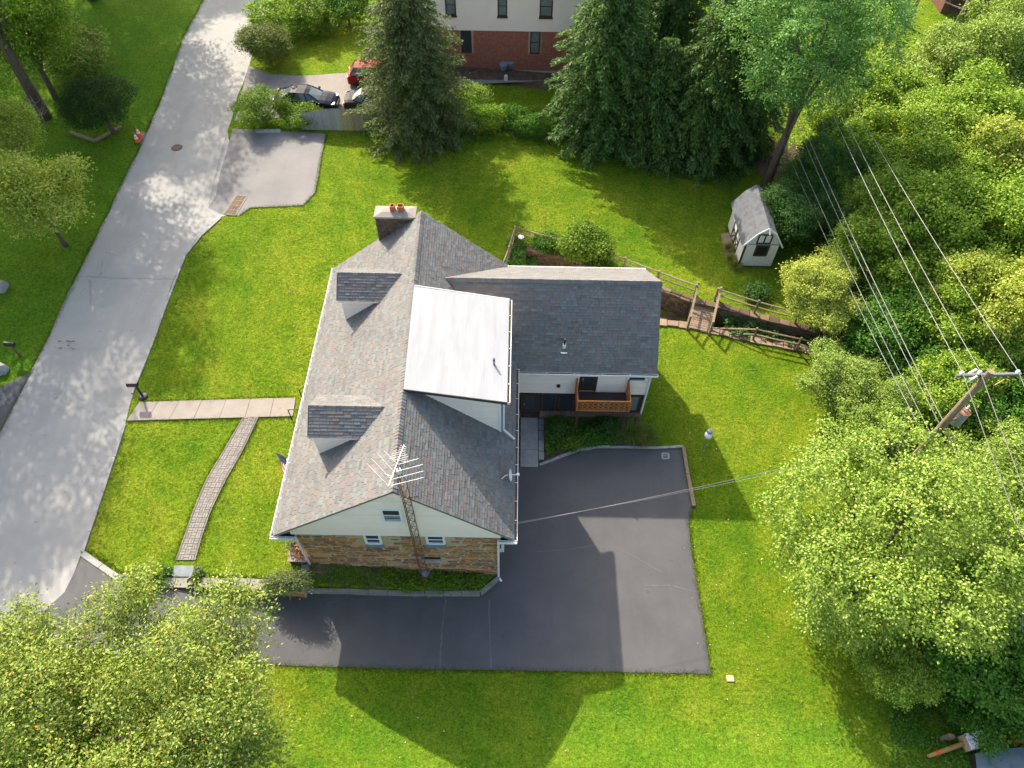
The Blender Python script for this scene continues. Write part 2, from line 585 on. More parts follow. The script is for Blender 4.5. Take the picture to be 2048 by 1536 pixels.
m_black = M('black_plastic', [(0.012, 0.012, 0.013), (0.024, 0.024, 0.025)], 0.45, 8, spec=0.5)
m_iron = M('wrought_iron', [(0.018, 0.015, 0.014), (0.04, 0.032, 0.028)], 0.6, 9)
m_redp = M('red_plastic', [(0.45, 0.035, 0.025), (0.55, 0.05, 0.035)], 0.5, 5)
m_orange = M('orange_plastic', [(0.80, 0.10, 0.015), (0.90, 0.14, 0.02)], 0.5, 5)
m_reflect = M('reflective_white', [(0.75, 0.75, 0.75), (0.85, 0.85, 0.85)], 0.4, 5)
m_rail = M('weathered_rail', [(0.15, 0.105, 0.068), (0.24, 0.175, 0.115), (0.31, 0.24, 0.17)], 0.9, 5, obj=0.4, stretch=(1, 1, 3), bmp=0.4)
m_picket = M('grey_picket', [(0.18, 0.185, 0.185), (0.27, 0.275, 0.27), (0.34, 0.335, 0.31)], 0.9, 5, obj=0.6, stretch=(3, 3, 0.6))
m_picketb = M('tan_picket', [(0.19, 0.16, 0.10), (0.28, 0.24, 0.15), (0.34, 0.29, 0.18)], 0.9, 5, obj=0.6, stretch=(3, 3, 0.6))
m_pole = M('pole_wood', [(0.14, 0.10, 0.07), (0.22, 0.165, 0.115), (0.28, 0.25, 0.16)], 0.9, 4, stretch=(3, 3, 0.5), bmp=0.4)
m_arm = M('grey_crossarm', [(0.12, 0.12, 0.12), (0.19, 0.187, 0.183)], 0.85, 5, stretch=(0.6, 4, 4))
m_wire = M('bare_wire', [(0.14, 0.135, 0.13), (0.22, 0.205, 0.20)], 0.4, 1.2, metal=0.2)
m_wired = M('dark_cable', [(0.16, 0.17, 0.19), (0.30, 0.30, 0.31)], 0.6, 1.0)
m_porc = M('porcelain', [(0.62, 0.64, 0.68), (0.78, 0.79, 0.82)], 0.25, 5, spec=0.6)
m_trunk = M('bark', [(0.070, 0.052, 0.038), (0.125, 0.095, 0.068), (0.18, 0.14, 0.105)], 0.95, 5, stretch=(3, 3, 0.6), bmp=0.7, bscale=14)
m_bare = M('dead_bark', [(0.22, 0.18, 0.14), (0.36, 0.30, 0.25)], 0.95, 5, stretch=(3, 3, 0.6))
m_soil = M('soil', [(0.055, 0.037, 0.024), (0.115, 0.075, 0.048), (0.16, 0.11, 0.07)], 0.95, 2.4, bmp=0.6, bscale=12)
m_creek = M('creek_bed', [(0.050, 0.036, 0.022), (0.10, 0.070, 0.042), (0.17, 0.12, 0.065)], 0.5, 2.4, bmp=0.6, bscale=8)
m_navy = M('dark_blue_car_paint', [(0.006, 0.010, 0.018), (0.008, 0.013, 0.024)], 0.06, 3, spec=0.06, coat=0.0)
m_grey = M('dark_grey_car_paint', [(0.014, 0.017, 0.021), (0.02, 0.024, 0.03)], 0.06, 3, spec=0.06, coat=0.0)
m_red = M('red_car_paint', [(0.20, 0.012, 0.012), (0.25, 0.018, 0.016)], 0.06, 3, spec=0.06, coat=0.0)
m_tyre = M('tyre_rubber', [(0.014, 0.014, 0.014), (0.03, 0.03, 0.03)], 0.9, 9)
m_lamp = M('head_lamp', [(0.6, 0.6, 0.58), (0.75, 0.75, 0.72)], 0.15, 5, spec=0.7)
m_tail = M('tail_lamp', [(0.5, 0.02, 0.02), (0.6, 0.03, 0.03)], 0.2, 5, spec=0.7)
m_carglass = glassmat('car_glass', (0.05, 0.065, 0.06), 0.06)
m_slroof = M('shed_shingle', [(0.085, 0.09, 0.098), (0.125, 0.13, 0.138), (0.155, 0.155, 0.155)], 0.95, 2.5, spec=0.05, isl=0.35, bmp=0.3, dirt=0.2)
m_shedw = M('shed_panel', [(0.62, 0.60, 0.55), (0.72, 0.70, 0.65)], 0.7, 2, dirt=0.15)
def clothmat(name, c):
    m, nt, b = newmat(name)
    b.inputs['Base Color'].default_value = (*c, 1)
    b.inputs['Roughness'].default_value = 0.8
    t = nt.nodes.new('ShaderNodeBsdfTranslucent')
    t.inputs[0].default_value = (*c, 1)
    mx = nt.nodes.new('ShaderNodeMixShader')
    mx.inputs[0].default_value = 0.55
    nt.links.new(b.outputs[0], mx.inputs[1])
    nt.links.new(t.outputs[0], mx.inputs[2])
    nt.links.new(mx.outputs[0], nt.nodes['Material Output'].inputs[0])
    return m


m_blue = clothmat('flag_blue', (0.02, 0.03, 0.12))
m_fred = clothmat('flag_red', (0.62, 0.02, 0.035))
m_flagw = clothmat('flag_cloth_white', (0.8, 0.8, 0.79))
m_fwhite = M('flag_white', [(0.75, 0.75, 0.74), (0.82, 0.82, 0.81)], 0.8, 6)
m_tarp = M('blue_grey_sheet', [(0.06, 0.085, 0.10), (0.13, 0.17, 0.19), (0.20, 0.21, 0.12)], 0.5, 2.0)
m_card = M('cardboard', [(0.42, 0.28, 0.17), (0.55, 0.40, 0.27)], 0.9, 5)
m_log = M('peeled_log', [(0.34, 0.20, 0.055), (0.46, 0.30, 0.10)], 0.8, 5)
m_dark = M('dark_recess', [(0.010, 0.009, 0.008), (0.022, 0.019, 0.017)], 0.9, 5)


# ================================================================== THE SETTING
def inside(poly, x, y):
    x = np.asarray(x)
    y = np.asarray(y)
    c = np.zeros(x.shape, bool)
    n = len(poly)
    j = n - 1
    for i in range(n):
        xi, yi = poly[i]
        xj, yj = poly[j]
        with np.errstate(divide='ignore', invalid='ignore'):
            t = ((yi > y) != (yj > y)) & (x < (xj - xi) * (y - yi) / (yj - yi + 1e-12) + xi)
        c ^= t
        j = i
    return c


def refine(poly, step, jit=0.0):
    out = []
    for i in range(len(poly)):
        a, b = Vector(poly[i]), Vector(poly[(i + 1) % len(poly)])
        n = max(1, int((b - a).length / step))
        d = (b - a)
        nn = Vector((-d.y, d.x)).normalized() if d.length > 0 else Vector((0, 0))
        for k in range(n):
            p = a + d * (k / n)
            if k: p += nn * rnd.uniform(-jit, jit)
            out.append((p.x, p.y))
    return out


def sheet(name, poly, off, m, step=0.5, zf=zt, kind='structure', jit=0.02, parent=None):
    ring = refine([(p[0], p[1]) for p in poly], step, jit)
    xs = np.arange(min(p[0] for p in ring), max(p[0] for p in ring), step)
    ys = np.arange(min(p[1] for p in ring), max(p[1] for p in ring), step)
    gx, gy = np.meshgrid(xs, ys)
    gx = gx.ravel() + 0.011
    gy = gy.ravel() + 0.013
    k = inside(ring, gx, gy)
    vs = [Vector(p) for p in ring] + [Vector((a, b)) for a, b in zip(gx[k], gy[k])]
    n = len(ring)
    v, e, f, *_ = delaunay_2d_cdt(vs, [(i, (i + 1) % n) for i in range(n)], [tuple(range(n))], 1, 1e-4)
    a = np.array([(p.x, p.y) for p in v])
    z = np.asarray(zf(a[:, 0], a[:, 1])) + off
    me = bpy.data.meshes.new(name)
    me.from_pydata([(p[0], p[1], q) for p, q in zip(a, z)], [], [tuple(q) for q in f])
    me.materials.append(m)
    me.update()
    o = link(name, me, parent)
    if parent is None: o['kind'] = kind
    return o


def pix(l, z=None):
    return [tuple((G(a, b) if z is None else at(a, b, z))[:2]) for a, b in l]


def build_ground():
    xs = np.unique(np.concatenate([np.arange(-420, -60, 20), np.arange(-60, -22, 2), np.arange(-22, 26, 0.2), np.arange(26, 60, 2), np.arange(60, 421, 20)]).round(3))
    ys = np.unique(np.concatenate([np.arange(-200, -10, 20), np.arange(-10, 4, 2), np.arange(4, 40, 0.2), np.arange(40, 80, 2), np.arange(80, 621, 20)]).round(3))
    gx, gy = np.meshgrid(xs, ys)
    z = zt(gx, gy)
    v = np.stack([gx, gy, z], -1).reshape(-1, 3)
    ny, nx = gx.shape
    i = np.arange((ny - 1) * nx).reshape(ny - 1, nx)[:, :-1].ravel()
    f = np.stack([i, i + 1, i + 1 + nx, i + nx], -1)
    o = link('ground', npmesh('ground', v, f, m_grass))
    o['kind'] = 'structure'


build_ground()


def zroad(x, y):
    return np.full(np.shape(x), 1.4)


ROAD_L = [(430, -40), (408, 0), (370, 70), (330, 180), (283, 290), (246, 365), (210, 440), (150, 560), (100, 670), (62, 742), (0, 868), (-60, 985)]
ROAD_R = [(-60, 1400), (0, 1300), (60, 1270), (128, 1188), (163, 1108), (205, 985), (252, 843), (275, 765), (330, 610), (368, 510), (400, 470), (440, 435), (478, 424), (455, 262), (478, 185), (500, 128), (522, 60), (537, 0), (548, -40)]
road_poly = pix(ROAD_L[::-1], 1.4) + pix(ROAD_R[::-1], 1.4)
road_poly = pix(ROAD_L, 1.4) + pix(ROAD_R, 1.4)
road = sheet('road', road_poly, 0.022, m_road, 0.9, zroad, jit=0.07)
lot = sheet('parking_apron', pix([(416, 416), (432, 392), (441, 345), (466, 258), (560, 262), (652, 268), (640, 330), (630, 386), (606, 411), (500, 416), (478, 432), (440, 428)], 1.4), 0.027, m_lot, 0.9, zroad)
sheet('side_road', pix([(64, 744), (0, 775), (-120, 830), (-160, 1120), (-62, 985), (0, 866)], 1.4), 0.027, m_darkdrive, 1.2, zroad)
sheet('neighbour_drive', pix([(497, 132), (540, 148), (600, 152), (690, 148), (690, 165), (720, 238), (600, 234), (470, 242), (480, 200)], 1.4), 0.027, m_lot, 1.0, zroad)
sheet('neighbour_drive', pix([(612, 152), (700, 146), (800, 158), (1090, 162), (1090, 150), (900, 148), (900, 168), (800, 240), (690, 238), (632, 236)][:4] + [(1090, 162), (930, 170), (860, 238), (690, 239), (632, 238), (622, 190)], 1.4), 0.032, m_ndrive, 1.0, zroad)


def zdr(x, y):
    return zdrive(x)


def at_drive(px, py):
    z = 0.5
    for _ in range(8):
        p = at(px, py, z)
        z = float(zdrive(p.x))
    return (p.x, p.y)


drive_px = [(132, 1182), (165, 1110), (240, 1166), (300, 1172), (400, 1176), (600, 1186)]
drv = [at_drive(*p) for p in drive_px]
drv += [(-7.4, 12.0), (-3.9, 12.0), (-1.3, 12.05), (-0.43, 12.8), (-0.43, 19.0)]
drv += [at_drive(*p) for p in [(1035, 931), (1078, 933), (1150, 906), (1185, 897), (1310, 899), (1363, 896), (1386, 1016), (1377, 1040), (1381, 1090), (1400, 1210), (1422, 1348), (1260, 1345), (1000, 1341), (700, 1335), (480, 1327), (300, 1318), (150, 1310), (60, 1300), (20, 1290)]]
drive = sheet('driveway', drv, 0.024, m_drive, 0.5, zdr, jit=0.015)

# cracks and seal lines
m_line = M('sealer_line', [(0.10, 0.10, 0.105), (0.13, 0.13, 0.135)], 0.8, 8)
m_crack = M('road_crack', [(0.12, 0.118, 0.112), (0.19, 0.185, 0.175)], 0.9, 8)


def strip(name, pts, w, m, zf, off, parent, jit=0.03):
    b = MB()
    P_ = []
    for i in range(len(pts) - 1):
        a, c = Vector(pts[i]), Vector(pts[i + 1])
        n = max(2, int((c - a).length / 0.18))
        for k in range(n):
            q = a.lerp(c, k / n)
            P_.append(Vector((q.x + rnd.uniform(-jit, jit), q.y + rnd.uniform(-jit, jit))))
    P_.append(Vector(pts[-1]))
    for i in range(len(P_) - 1):
        d = (P_[i + 1] - P_[i]).normalized()
        s = Vector((-d.y, d.x)) * w * rnd.uniform(0.25, 0.6)
        q = [P_[i] - s, P_[i + 1] - s, P_[i + 1] + s, P_[i] + s]
        b.poly([(p.x, p.y, float(zf(p.x, p.y)) + off) for p in q][::-1] if d.cross(Vector((0, 1))) > 9 else [(p.x, p.y, float(zf(p.x, p.y)) + off) for p in q])
    return b.build(name, m, parent)


def dpx(l): return [at_drive(*p) for p in l]


for l in ([(892, 1192), (884, 1260), (880, 1336)], [(978, 1200), (982, 1340)], [(484, 1212), (478, 1262)], [(1072, 1104), (1130, 1100), (1198, 1090)], [(1225, 1090), (1330, 1148)], [(1290, 1172), (1340, 1172), (1394, 1184)]):
    strip('seal_line', dpx(l), 0.07 if l[0][0] < 1000 else 0.045, m_line, zdr, 0.032, drive, 0.02)
zr = lambda x, y: 1.4
for l in ([(158, 553), (205, 556), (260, 557), (348, 559)], [(200, 553), (207, 520)], [(455, 264), (432, 350), (418, 410)], [(125, 780), (108, 800)], [(210, 505), (235, 512)], [(180, 560), (182, 610)]):
    strip('crack', pix(l, 1.4), 0.028, m_crack, zr, 0.034, road, 0.05)
for k in range(16):
    p = at(104 + 40 * rnd.random() + (k % 2) * 18, 690 + rnd.uniform(-8, 9), 1.4)
    b = MB()
    r_ = rnd.uniform(0.03, 0.13)
    b.poly([(p.x + r_ * rnd.uniform(.6, 1.3) * math.cos(a), p.y + 0.5 * r_ * rnd.uniform(.6, 1.3) * math.sin(a), 1.436 + 0.0006 * k) for a in np.linspace(0, 6.28, 8)[:-1]])
    b.build('pothole', m_crack, road)

# kerb stones along the lawn side of the road
kerb = thing('kerb', (-19, 20, 1.4), None, None)
kerb['kind'] = 'structure'


def kerb_run(pts, parent, m, w, h, L=1.1, name='kerb_stone', zf=None, base=-0.25):
    P_ = [Vector((p[0], p[1])) for p in pts]
    for i in range(len(P_) - 1):
        a, c = P_[i], P_[i + 1]
        n = max(1, round((c - a).length / L))
        d = (c - a).normalized()
        s = Vector((-d.y, d.x))
        for k in range(n):
            g = 0.012
            p = a.lerp(c, k / n) + d * g
            q = a.lerp(c, (k + 1) / n) - d * g
            z0 = zf(p.x, p.y) if zf else 1.4
            z1 = zf(q.x, q.y) if zf else 1.4
            j = [rnd.uniform(-.012, .012) for _ in range(4)]
            b = MB()
            A, B, C, D = p - s * (w / 2 + j[0]), q - s * (w / 2 + j[1]), q + s * (w / 2 + j[2]), p + s * (w / 2 + j[3])
            b.hexa([(A.x, A.y, z0 + base), (B.x, B.y, z1 + base), (C.x, C.y, z1 + base), (D.x, D.y, z0 + base), (A.x, A.y, z0 + h + j[0]), (B.x, B.y, z1 + h + j[1]), (C.x, C.y, z1 + h + j[2]), (D.x, D.y, z0 + h + j[3])])
            b.build(name, m, parent)


kerb_run(pix([(442, 436), (402, 472), (370, 512), (332, 612), (300, 700), (264, 788)], 1.4), kerb, m_concg, 0.13, 0.07)
kerb_run(pix([(251, 848), (206, 985), (166, 1105)], 1.4), kerb, m_concg, 0.13, 0.07)

# front walk of concrete slabs
walk = thing('front_path', (-14, 20, 1.4), None, None)
walk['kind'] = 'structure'
tl, tr = at(279, 805, 1.4), at(592, 796, 1.4)
bl, br = at(254, 842, 1.4), at(586, 833, 1.4)
cuts = [0, .12, .255, .4, .555, .71, .86, 1.0]
for a, c in zip(cuts[:-1], cuts[1:]):
    g = 0.0011
    b = MB()
    q = [bl.lerp(br, a + g), bl.lerp(br, c - g), tl.lerp(tr, c - g), tl.lerp(tr, a + g)]
    h = rnd.uniform(0.045, 0.06)
    b.prism([(p.x, p.y) for p in q], 1.25, 1.4 + h)
    b.build('slab', m_conc, walk)

# curved paver path
ppath = thing('paver_path', (-14.5, 16, 1.4), None, None)
ppath['kind'] = 'structure'
LE = pix([(487, 834), (446, 903), (410.6, 961.6), (385.7, 1023), (364, 1085), (350.5, 1121)], 1.4)
RE = pix([(518, 834), (489, 897), (451.6, 961.6), (422, 1023), (404.7, 1073), (391.5, 1121)], 1.4)


def curve(pts, n):
    P_ = np.array(pts)
    d = np.r_[0, np.cumsum(np.hypot(*np.diff(P_, axis=0).T))]
    t = np.linspace(0, d[-1], n)
    return np.stack([np.interp(t, d, P_[:, 0]), np.interp(t, d, P_[:, 1])], -1)


NROW = 30
lc, rc = curve(LE, NROW + 1), curve(RE, NROW + 1)
for _ in range(2):
    for c_ in (lc, rc): c_[1:-1] = (c_[:-2] + 2 * c_[1:-1] + c_[2:]) / 4


def pp(u, v):
    i = min(int(v), NROW - 1)
    t = v - i
    a = lc[i] * (1 - t) + lc[i + 1] * t
    c = rc[i] * (1 - t) + rc[i + 1] * t
    return a * (1 - u) + c * u


b = MB()
for i in range(NROW):
    b.poly([(*pp(0, i), 1.425), (*pp(1, i), 1.425), (*pp(1, i + 1), 1.425), (*pp(0, i + 1), 1.425)][::-1])
b.build('joint_bed', m_joint, ppath)


def paver(u0, u1, v0, v1):
    gu, gv = 0.012, 0.045
    b = MB()
    j = rnd.uniform(-.006, .006)
    q = [pp(u0 + gu, v0 + gv), pp(u1 - gu, v0 + gv), pp(u1 - gu, v1 - gv), pp(u0 + gu, v1 - gv)]
    b.prism([tuple(p) for p in q][::-1], 1.40, 1.444 + j)
    b.build('paver', m_paver, ppath)


for i in range(NROW):
    for k in range(3):
        u0, u1 = 0.10 + k * 0.267, 0.10 + (k + 1) * 0.267
        if (i + k) % 2:
            paver(u0, (u0 + u1) / 2, i, i + 1)
            paver((u0 + u1) / 2, u1, i, i + 1)
        else:
            paver(u0, u1, i, i + 0.5)
            paver(u0, u1, i + 0.5, i + 1)
    if i % 2 == 0:
        for u0, u1 in ((0.0, 0.085), (0.915, 1.0)):
            paver(u0, u1, i, i + 2)
# slate step at the low end of the path and a second one below it
for poly, z in (([(349, 1131), (388, 1132), (385, 1154), (344, 1153)], 1.41), ([(340, 1158), (384, 1159), (386, 1172), (336, 1171)], 1.18)):
    b = MB()
    b.prism([tuple(at(x, y, z)[:2]) for x, y in poly][::-1], z - 0.5, z + 0.03)
    b.build('step', m_slate, ppath)

# retaining wall of stone under slate caps, between lawn and driveway
rwall = thing('retaining_wall', (-14, 11.9, 0.9), 'low stone retaining wall with pale slab caps between front lawn and driveway', 'wall')


def stones_on(parent, name, m, origin, ux, uy, W, H, lw, lh, depth, hole=None, n_max=400, zclip=None, seed=1):
    """irregular coursed stones on the plane origin + a*ux + b*uy"""
    r = random.Random(seed)
    ux, uy = Vector(ux), Vector(uy)
    nz = ux.cross(uy).normalized()
    o = Vector(origin)
    y = 0.0
    cnt = 0
    while y < H - 0.03:
        h = min(lh * r.uniform(0.55, 1.5), H - y)
        if H - y - h < 0.05: h = H - y
        x = -r.random() * lw * 0.5
        while x < W:
            w = lw * r.uniform(0.45, 1.6)
            x0, x1 = max(0, x), min(W, x + w)
            x += w
            if x1 - x0 < 0.06: continue
            g = 0.018
            subs = [(y, y + h)] if (h < lh * 1.1 or r.random() < 0.45) else [(y, y + h * .5), (y + h * .5, y + h)]
            for y0, y1 in subs:
                cx_, cy_ = (x0 + x1) / 2, (y0 + y1) / 2
                if hole and hole(cx_, cy_, x1 - x0, y1 - y0): continue
                if zclip and y0 < zclip(cx_): 
                    if y1 < zclip(cx_) + 0.03: continue
                w2, h2 = (x1 - x0) / 2 - g, (y1 - y0) / 2 - g
                n = 7
                ring = []
                for k in range(n):
                    a = 2 * math.pi * (k + r.uniform(-.25, .25)) / n
                    ca, sa = math.cos(a), math.sin(a)
                    s = 1 / max(abs(ca), abs(sa)) * r.uniform(0.86, 1.0)
                    s = min(s, 1.28)
                    ring.append((cx_ + ca * s * w2, cy_ + sa * s * h2))
                d = depth * r.uniform(0.5, 1.2)
                b = MB()
                k0 = len(b.v)
                b.v += [tuple(o + ux * p[0] + uy * p[1] - nz * 0.02) for p in ring]
                b.v += [tuple(o + ux * (cx_ + (p[0] - cx_) * .88) + uy * (cy_ + (p[1] - cy_) * .88) + nz * d * r.uniform(.7, 1.1)) for p in ring]
                b.f.append(tuple(range(n, 2 * n)))
                for k in range(n):
                    b.f.append((k, (k + 1) % n, n + (k + 1) % n, n + k))
                b.build(name, m, parent)
                cnt += 1
        y += h
    return cnt


b = MB()
wp = [Vector((x, y)) for x, y in zip(WALLX[1:7], WALLY[1:7])]
for a, c in zip(wp[1:-1], wp[2:]):
    za, zc = float(zdrive(a.x)) - 0.2, float(zdrive(c.x)) - 0.2
    b.hexa([(a.x, a.y - .13, za), (c.x, c.y - .13, zc), (c.x, c.y + .22, zc), (a.x, a.y + .22, za), (a.x, a.y - .13, 1.38), (c.x, c.y - .13, 1.38), (c.x, c.y + .22, 1.38), (a.x, a.y + .22, 1.38)])
a, c = wp[0], wp[1]
b.hexa([(a.x, a.y - .13, 1.1), (c.x, c.y - .13, 1.0), (c.x, c.y + .13, 1.0), (a.x, a.y + .13, 1.1), (a.x, a.y - .13, 1.44), (c.x, c.y - .13, 1.39), (c.x, c.y + .13, 1.39), (a.x, a.y + .13, 1.44)])
b.build('wall', m_mortar, rwall)
for a, c in zip(wp[1:-1], wp[2:]):
    d = (c - a)
    L = d.length
    zlow = min(float(zdrive(a.x)), float(zdrive(c.x)))
    stones_on(rwall, 'stone', m_stone, (a.x, a.y - .135, zlow), (d.x / L, d.y / L, 0), (0, 0, 1), L, 1.37 - zlow, .42, .17, .03, zclip=lambda u, A=a, D=d / L, zl=zlow: float(zdrive(A.x + D.x * u)) - zl, seed=int(abs(a.x) * 7))
kerb_run([tuple(p) for p in wp[1:]], rwall, m_cap, 0.46, 0.05, 1.45, 'cap_slab', None, 0.0)
kerb_run([tuple(p) for p in wp[:2]], rwall, m_concg, 0.26, 0.06, 1.3, 'cap_slab', None, 0.02)

# planting bed edging beside the stone gable
bedwall = thing('bed_edging', (-5, 12, 0.3), 'low pale stone edging of the planting bed below the stone gable', 'edging')
kerb_run([(-9.3, 11.92), (-7.4, 12.02), (-3.9, 12.04), (-1.32, 12.09), (-0.85, 12.5), (-0.42, 12.9)], bedwall, m_cap, 0.15, 0.36, 0.85, 'edging_stone', lambda x, y: float(zdrive(x)), -0.1)
sheet('soil', [(-9.25, 12.1), (-7.4, 12.15), (-3.9, 12.15), (-1.3, 12.2), (-0.5, 12.95), (-0.5, 13.05), (-9.25, 13.05)], 0.015, m_soil, 0.3)

# bed by the wing entrance, its stone edging and the timber kerb of the parking court
sheet('soil', pix([(1036, 828), (1282, 838), (1300, 890), (1190, 893), (1120, 915), (1080, 932), (1040, 932)], 0.0), 0.012, m_soil, 0.6, lambda x, y: np.zeros(np.shape(x)))
court = thing('court_edging', (5, 20, 0), 'thin grey stone edging curving round the back of the parking court', 'edging')
kerb_run(pix([(1079, 931), (1120, 915), (1152, 903), (1190, 895), (1250, 895), (1312, 897), (1366, 894)], 0.0), court, m_concg, 0.14, 0.10, 0.7, 'edging_stone', lambda x, y: 0.0, -0.1)
timber = thing('edging_timber', at(1376, 955, 0), 'weathered timber kerb along the right side of the parking court', 'edging')
kerb_run(pix([(1366, 896), (1375, 950), (1387, 1014)], 0.0), timber, m_rail, 0.17, 0.15, 1.6, 'timber', lambda x, y: 0.0, -0.05)

ewalk = thing('entrance_path', (1, 20.7, 0), None, None)
ewalk['kind'] = 'structure'
for y0, y1 in ((19.05, 20.1), (20.12, 21.2), (21.22, 22.15)):
    b = MB()
    b.box(0.52, 1.46, y0, y1, -0.1, 0.075 + rnd.uniform(-.004, .004))
    b.build('slab', m_concg, ewalk)
for k, (y0, y1) in enumerate(((19.5, 20.0), (20.05, 20.7), (20.75, 21.3), (21.35, 22.1))):
    b = MB()
    b.box(1.5, 1.78, y0, y1, -0.1, 0.06 + rnd.uniform(-.01, .01))
    b.build('edging_stone', m_slate if k > 1 else m_concg, ewalk)

# creek channel with rubble walls
sheet('creek', [(x, y - 0.1) for x, y in zip(SX, SY)] + [(x, y + 0.1) for x, y in list(zip(NX, NY))[::-1]], 0.02, m_creek, 0.5, lambda x, y: np.full(np.shape(x), -0.86) + 0.06 * np.sin(np.asarray(x) * 2.1) * np.cos(np.asarray(y) * 2.7))


def creek_wall(xs, ys, top, side, label):
    o = thing('creek_wall', (xs[1], ys[1], 0), label, 'wall')
    for i in range(len(xs) - 1):
        if xs[i] > 19: break
        a, c = Vector((xs[i], ys[i])), Vector((xs[i + 1], ys[i + 1]))
        d = c - a
        L = d.length
        d /= L
        s = Vector((-d.y, d.x)) * side
        ta, tc = top(a.x), top(c.x)
        b = MB()
        A, B, C, D = a - s * .16, c - s * .16, c + s * .24, a + s * .24
        q = [A, B, C, D] if side > 0 else [D, C, B, A]
        ts = [ta, tc, tc, ta]
        b.hexa([(p.x, p.y, -1.0) for p in q] + [(p.x, p.y, t) for p, t in zip(q, ts)])
        b.build('wall', m_dmortar, o)
        if side > 0:
            stones_on(o, 'stone', m_dstone, (A.x, A.y, -.88), (d.x, d.y, 0), (0, 0, 1), L, min(ta, tc) + .9, .42, .17, .05, seed=i + 3)
        # rough cap stones
        n = max(1, int(L / .6))
        for k in range(n):
            p, q_ = a.lerp(c, k / n) + d * .02, a.lerp(c, (k + 1) / n) - d * .02
            z = top(p.x) + rnd.uniform(0, .05)
            j = rnd.uniform(-.03, .05)
            b = MB()
            A, B, C, D = p - s * (.19 + j), q_ - s * (.19 + j * .5), q_ + s * (.26 + j), p + s * (.26 + j)
            r4 = [A, B, C, D] if side > 0 else [D, C, B, A]
            b.prism([(v.x, v.y) for v in r4], z - .06, z + .05)
            b.build('cap_stone', m_rail if side < 0 else m_dstone, o)


creek_wall(NX, NY, lambda x: Z(x, float(np.interp(x, NX, NY)) + .4) - 0.02, 1, 'rough brown stone wall on the far bank of the creek behind the wing')
creek_wall(SX[1:], SY[1:], lambda x: 0.03, -1, 'stone edge of the near creek bank beside the lit lawn')
b = MB()
b.box(0.35, 0.75, 29.6, 34.8, -1.0, 0.9)
tag(b.build('creek_headwall', m_rub, org=(0.55, 32, 0)), 'ivy covered headwall closing the creek behind the house', 'wall')


# ================================================================== THE HOUSE
house = thing('stone_house', (-4.7, 21, 0.7), 'stone and cream siding house with grey shingle roofs and white flat dormer', 'house')
XL, XR, Y0, Y1 = -9.2, -0.45, 13.0, 28.85        # main walls
EL, ER, ZE, ZR = -10.08, 0.2, 4.5, 8.65          # eaves, eave height, ridge height
RY0, RY1 = 12.86, 29.08
RX = lambda y: -4.47 - 0.36 * (y - 12.9) / 16.2   # ridge line


def lslope(x, y): return ZE + (x - EL) * (ZR - ZE) / (RX(y) - EL)
def rslope(x, y): return ZE + (ER - x) * (ZR - ZE) / (ER - RX(y))


# --- walls
b = MB()
b.box(XL, XR, Y0 + 0.10, Y1, -0.3, 4.42)
b.build('wall', m_mortar, house)
b = MB()
b.slab([(XL, Y1 + .02, 4.4), (XR, Y1 + .02, 4.4), (RX(Y1), Y1 + .02, ZR - .2)], 0.1)
b.build('gable_wall', m_siding, house)
gw = MB()
gw.box(XL, XR, Y0 + .02, Y0 + 0.09, -0.1, 4.6)
gw = gw.build('stone_gable', m_mortar, house)
gw['label'] = 'brown fieldstone end wall facing the driveway'


def whole(x, y, w, h):
    for x0, x1, y0, y1 in ((-6.32, -5.48, 3.40, 4.7), (-3.66, -2.72, 3.50, 4.7), (-4.02, -3.08, 1.75, 2.2)):
        if XL + x + w / 2 > x0 and XL + x - w / 2 < x1 and y + h / 2 > y0 and y - h / 2 < y1: return True
    return False


stones_on(gw, 'stone', m_stone, (XL, Y0 + .02, 0.0), (1, 0, 0), (0, 0, 1), XR - XL, 4.56, .56, .185, .06, hole=whole, zclip=lambda u: 1.28 - u * 0.137, seed=11)

# --- gable siding, plank by plank
gs = MB()
gs.slab([(XL - .1, Y0 - .03, 4.64), (XR + .05, Y0 - .03, 4.64), (RX(13), Y0 - .03, ZR - .12)], 0.06)
gsid = gs.build('gable_siding', m_siding, house)
z = 4.62
ex = 0.152


def gx_at(zz):
    t = (zz - ZE) / (ZR - ZE)
    return EL + t * (RX(13) - EL) + .16, ER - t * (ER - RX(13)) - .16


while z < ZR - 0.3:
    z1 = min(z + ex, ZR - 0.2)
    a0, c0 = gx_at(z)
    a1, c1 = gx_at(z1)
    a0, a1 = max(a0, XL - .12), max(a1, XL - .12)
    c0, c1 = min(c0, XR + .08), min(c1, XR + .08)
    b = MB()
    yb, yt = Y0 - .072, Y0 - .042
    b.hexa([(a0, yb, z), (c0, yb, z), (c0, Y0 - .02, z), (a0, Y0 - .02, z), (a1, yt, z1), (c1, yt, z1), (c1, Y0 - .02, z1), (a1, Y0 - .02, z1)])
    b.build('siding_plank', m_siding, gsid)
    z = z1
b = MB()
b.box(XL - .14, XR + .1, Y0 - .075, Y0 + .02, 4.555, 4.62)
b.build('trim_board', m_white, house)


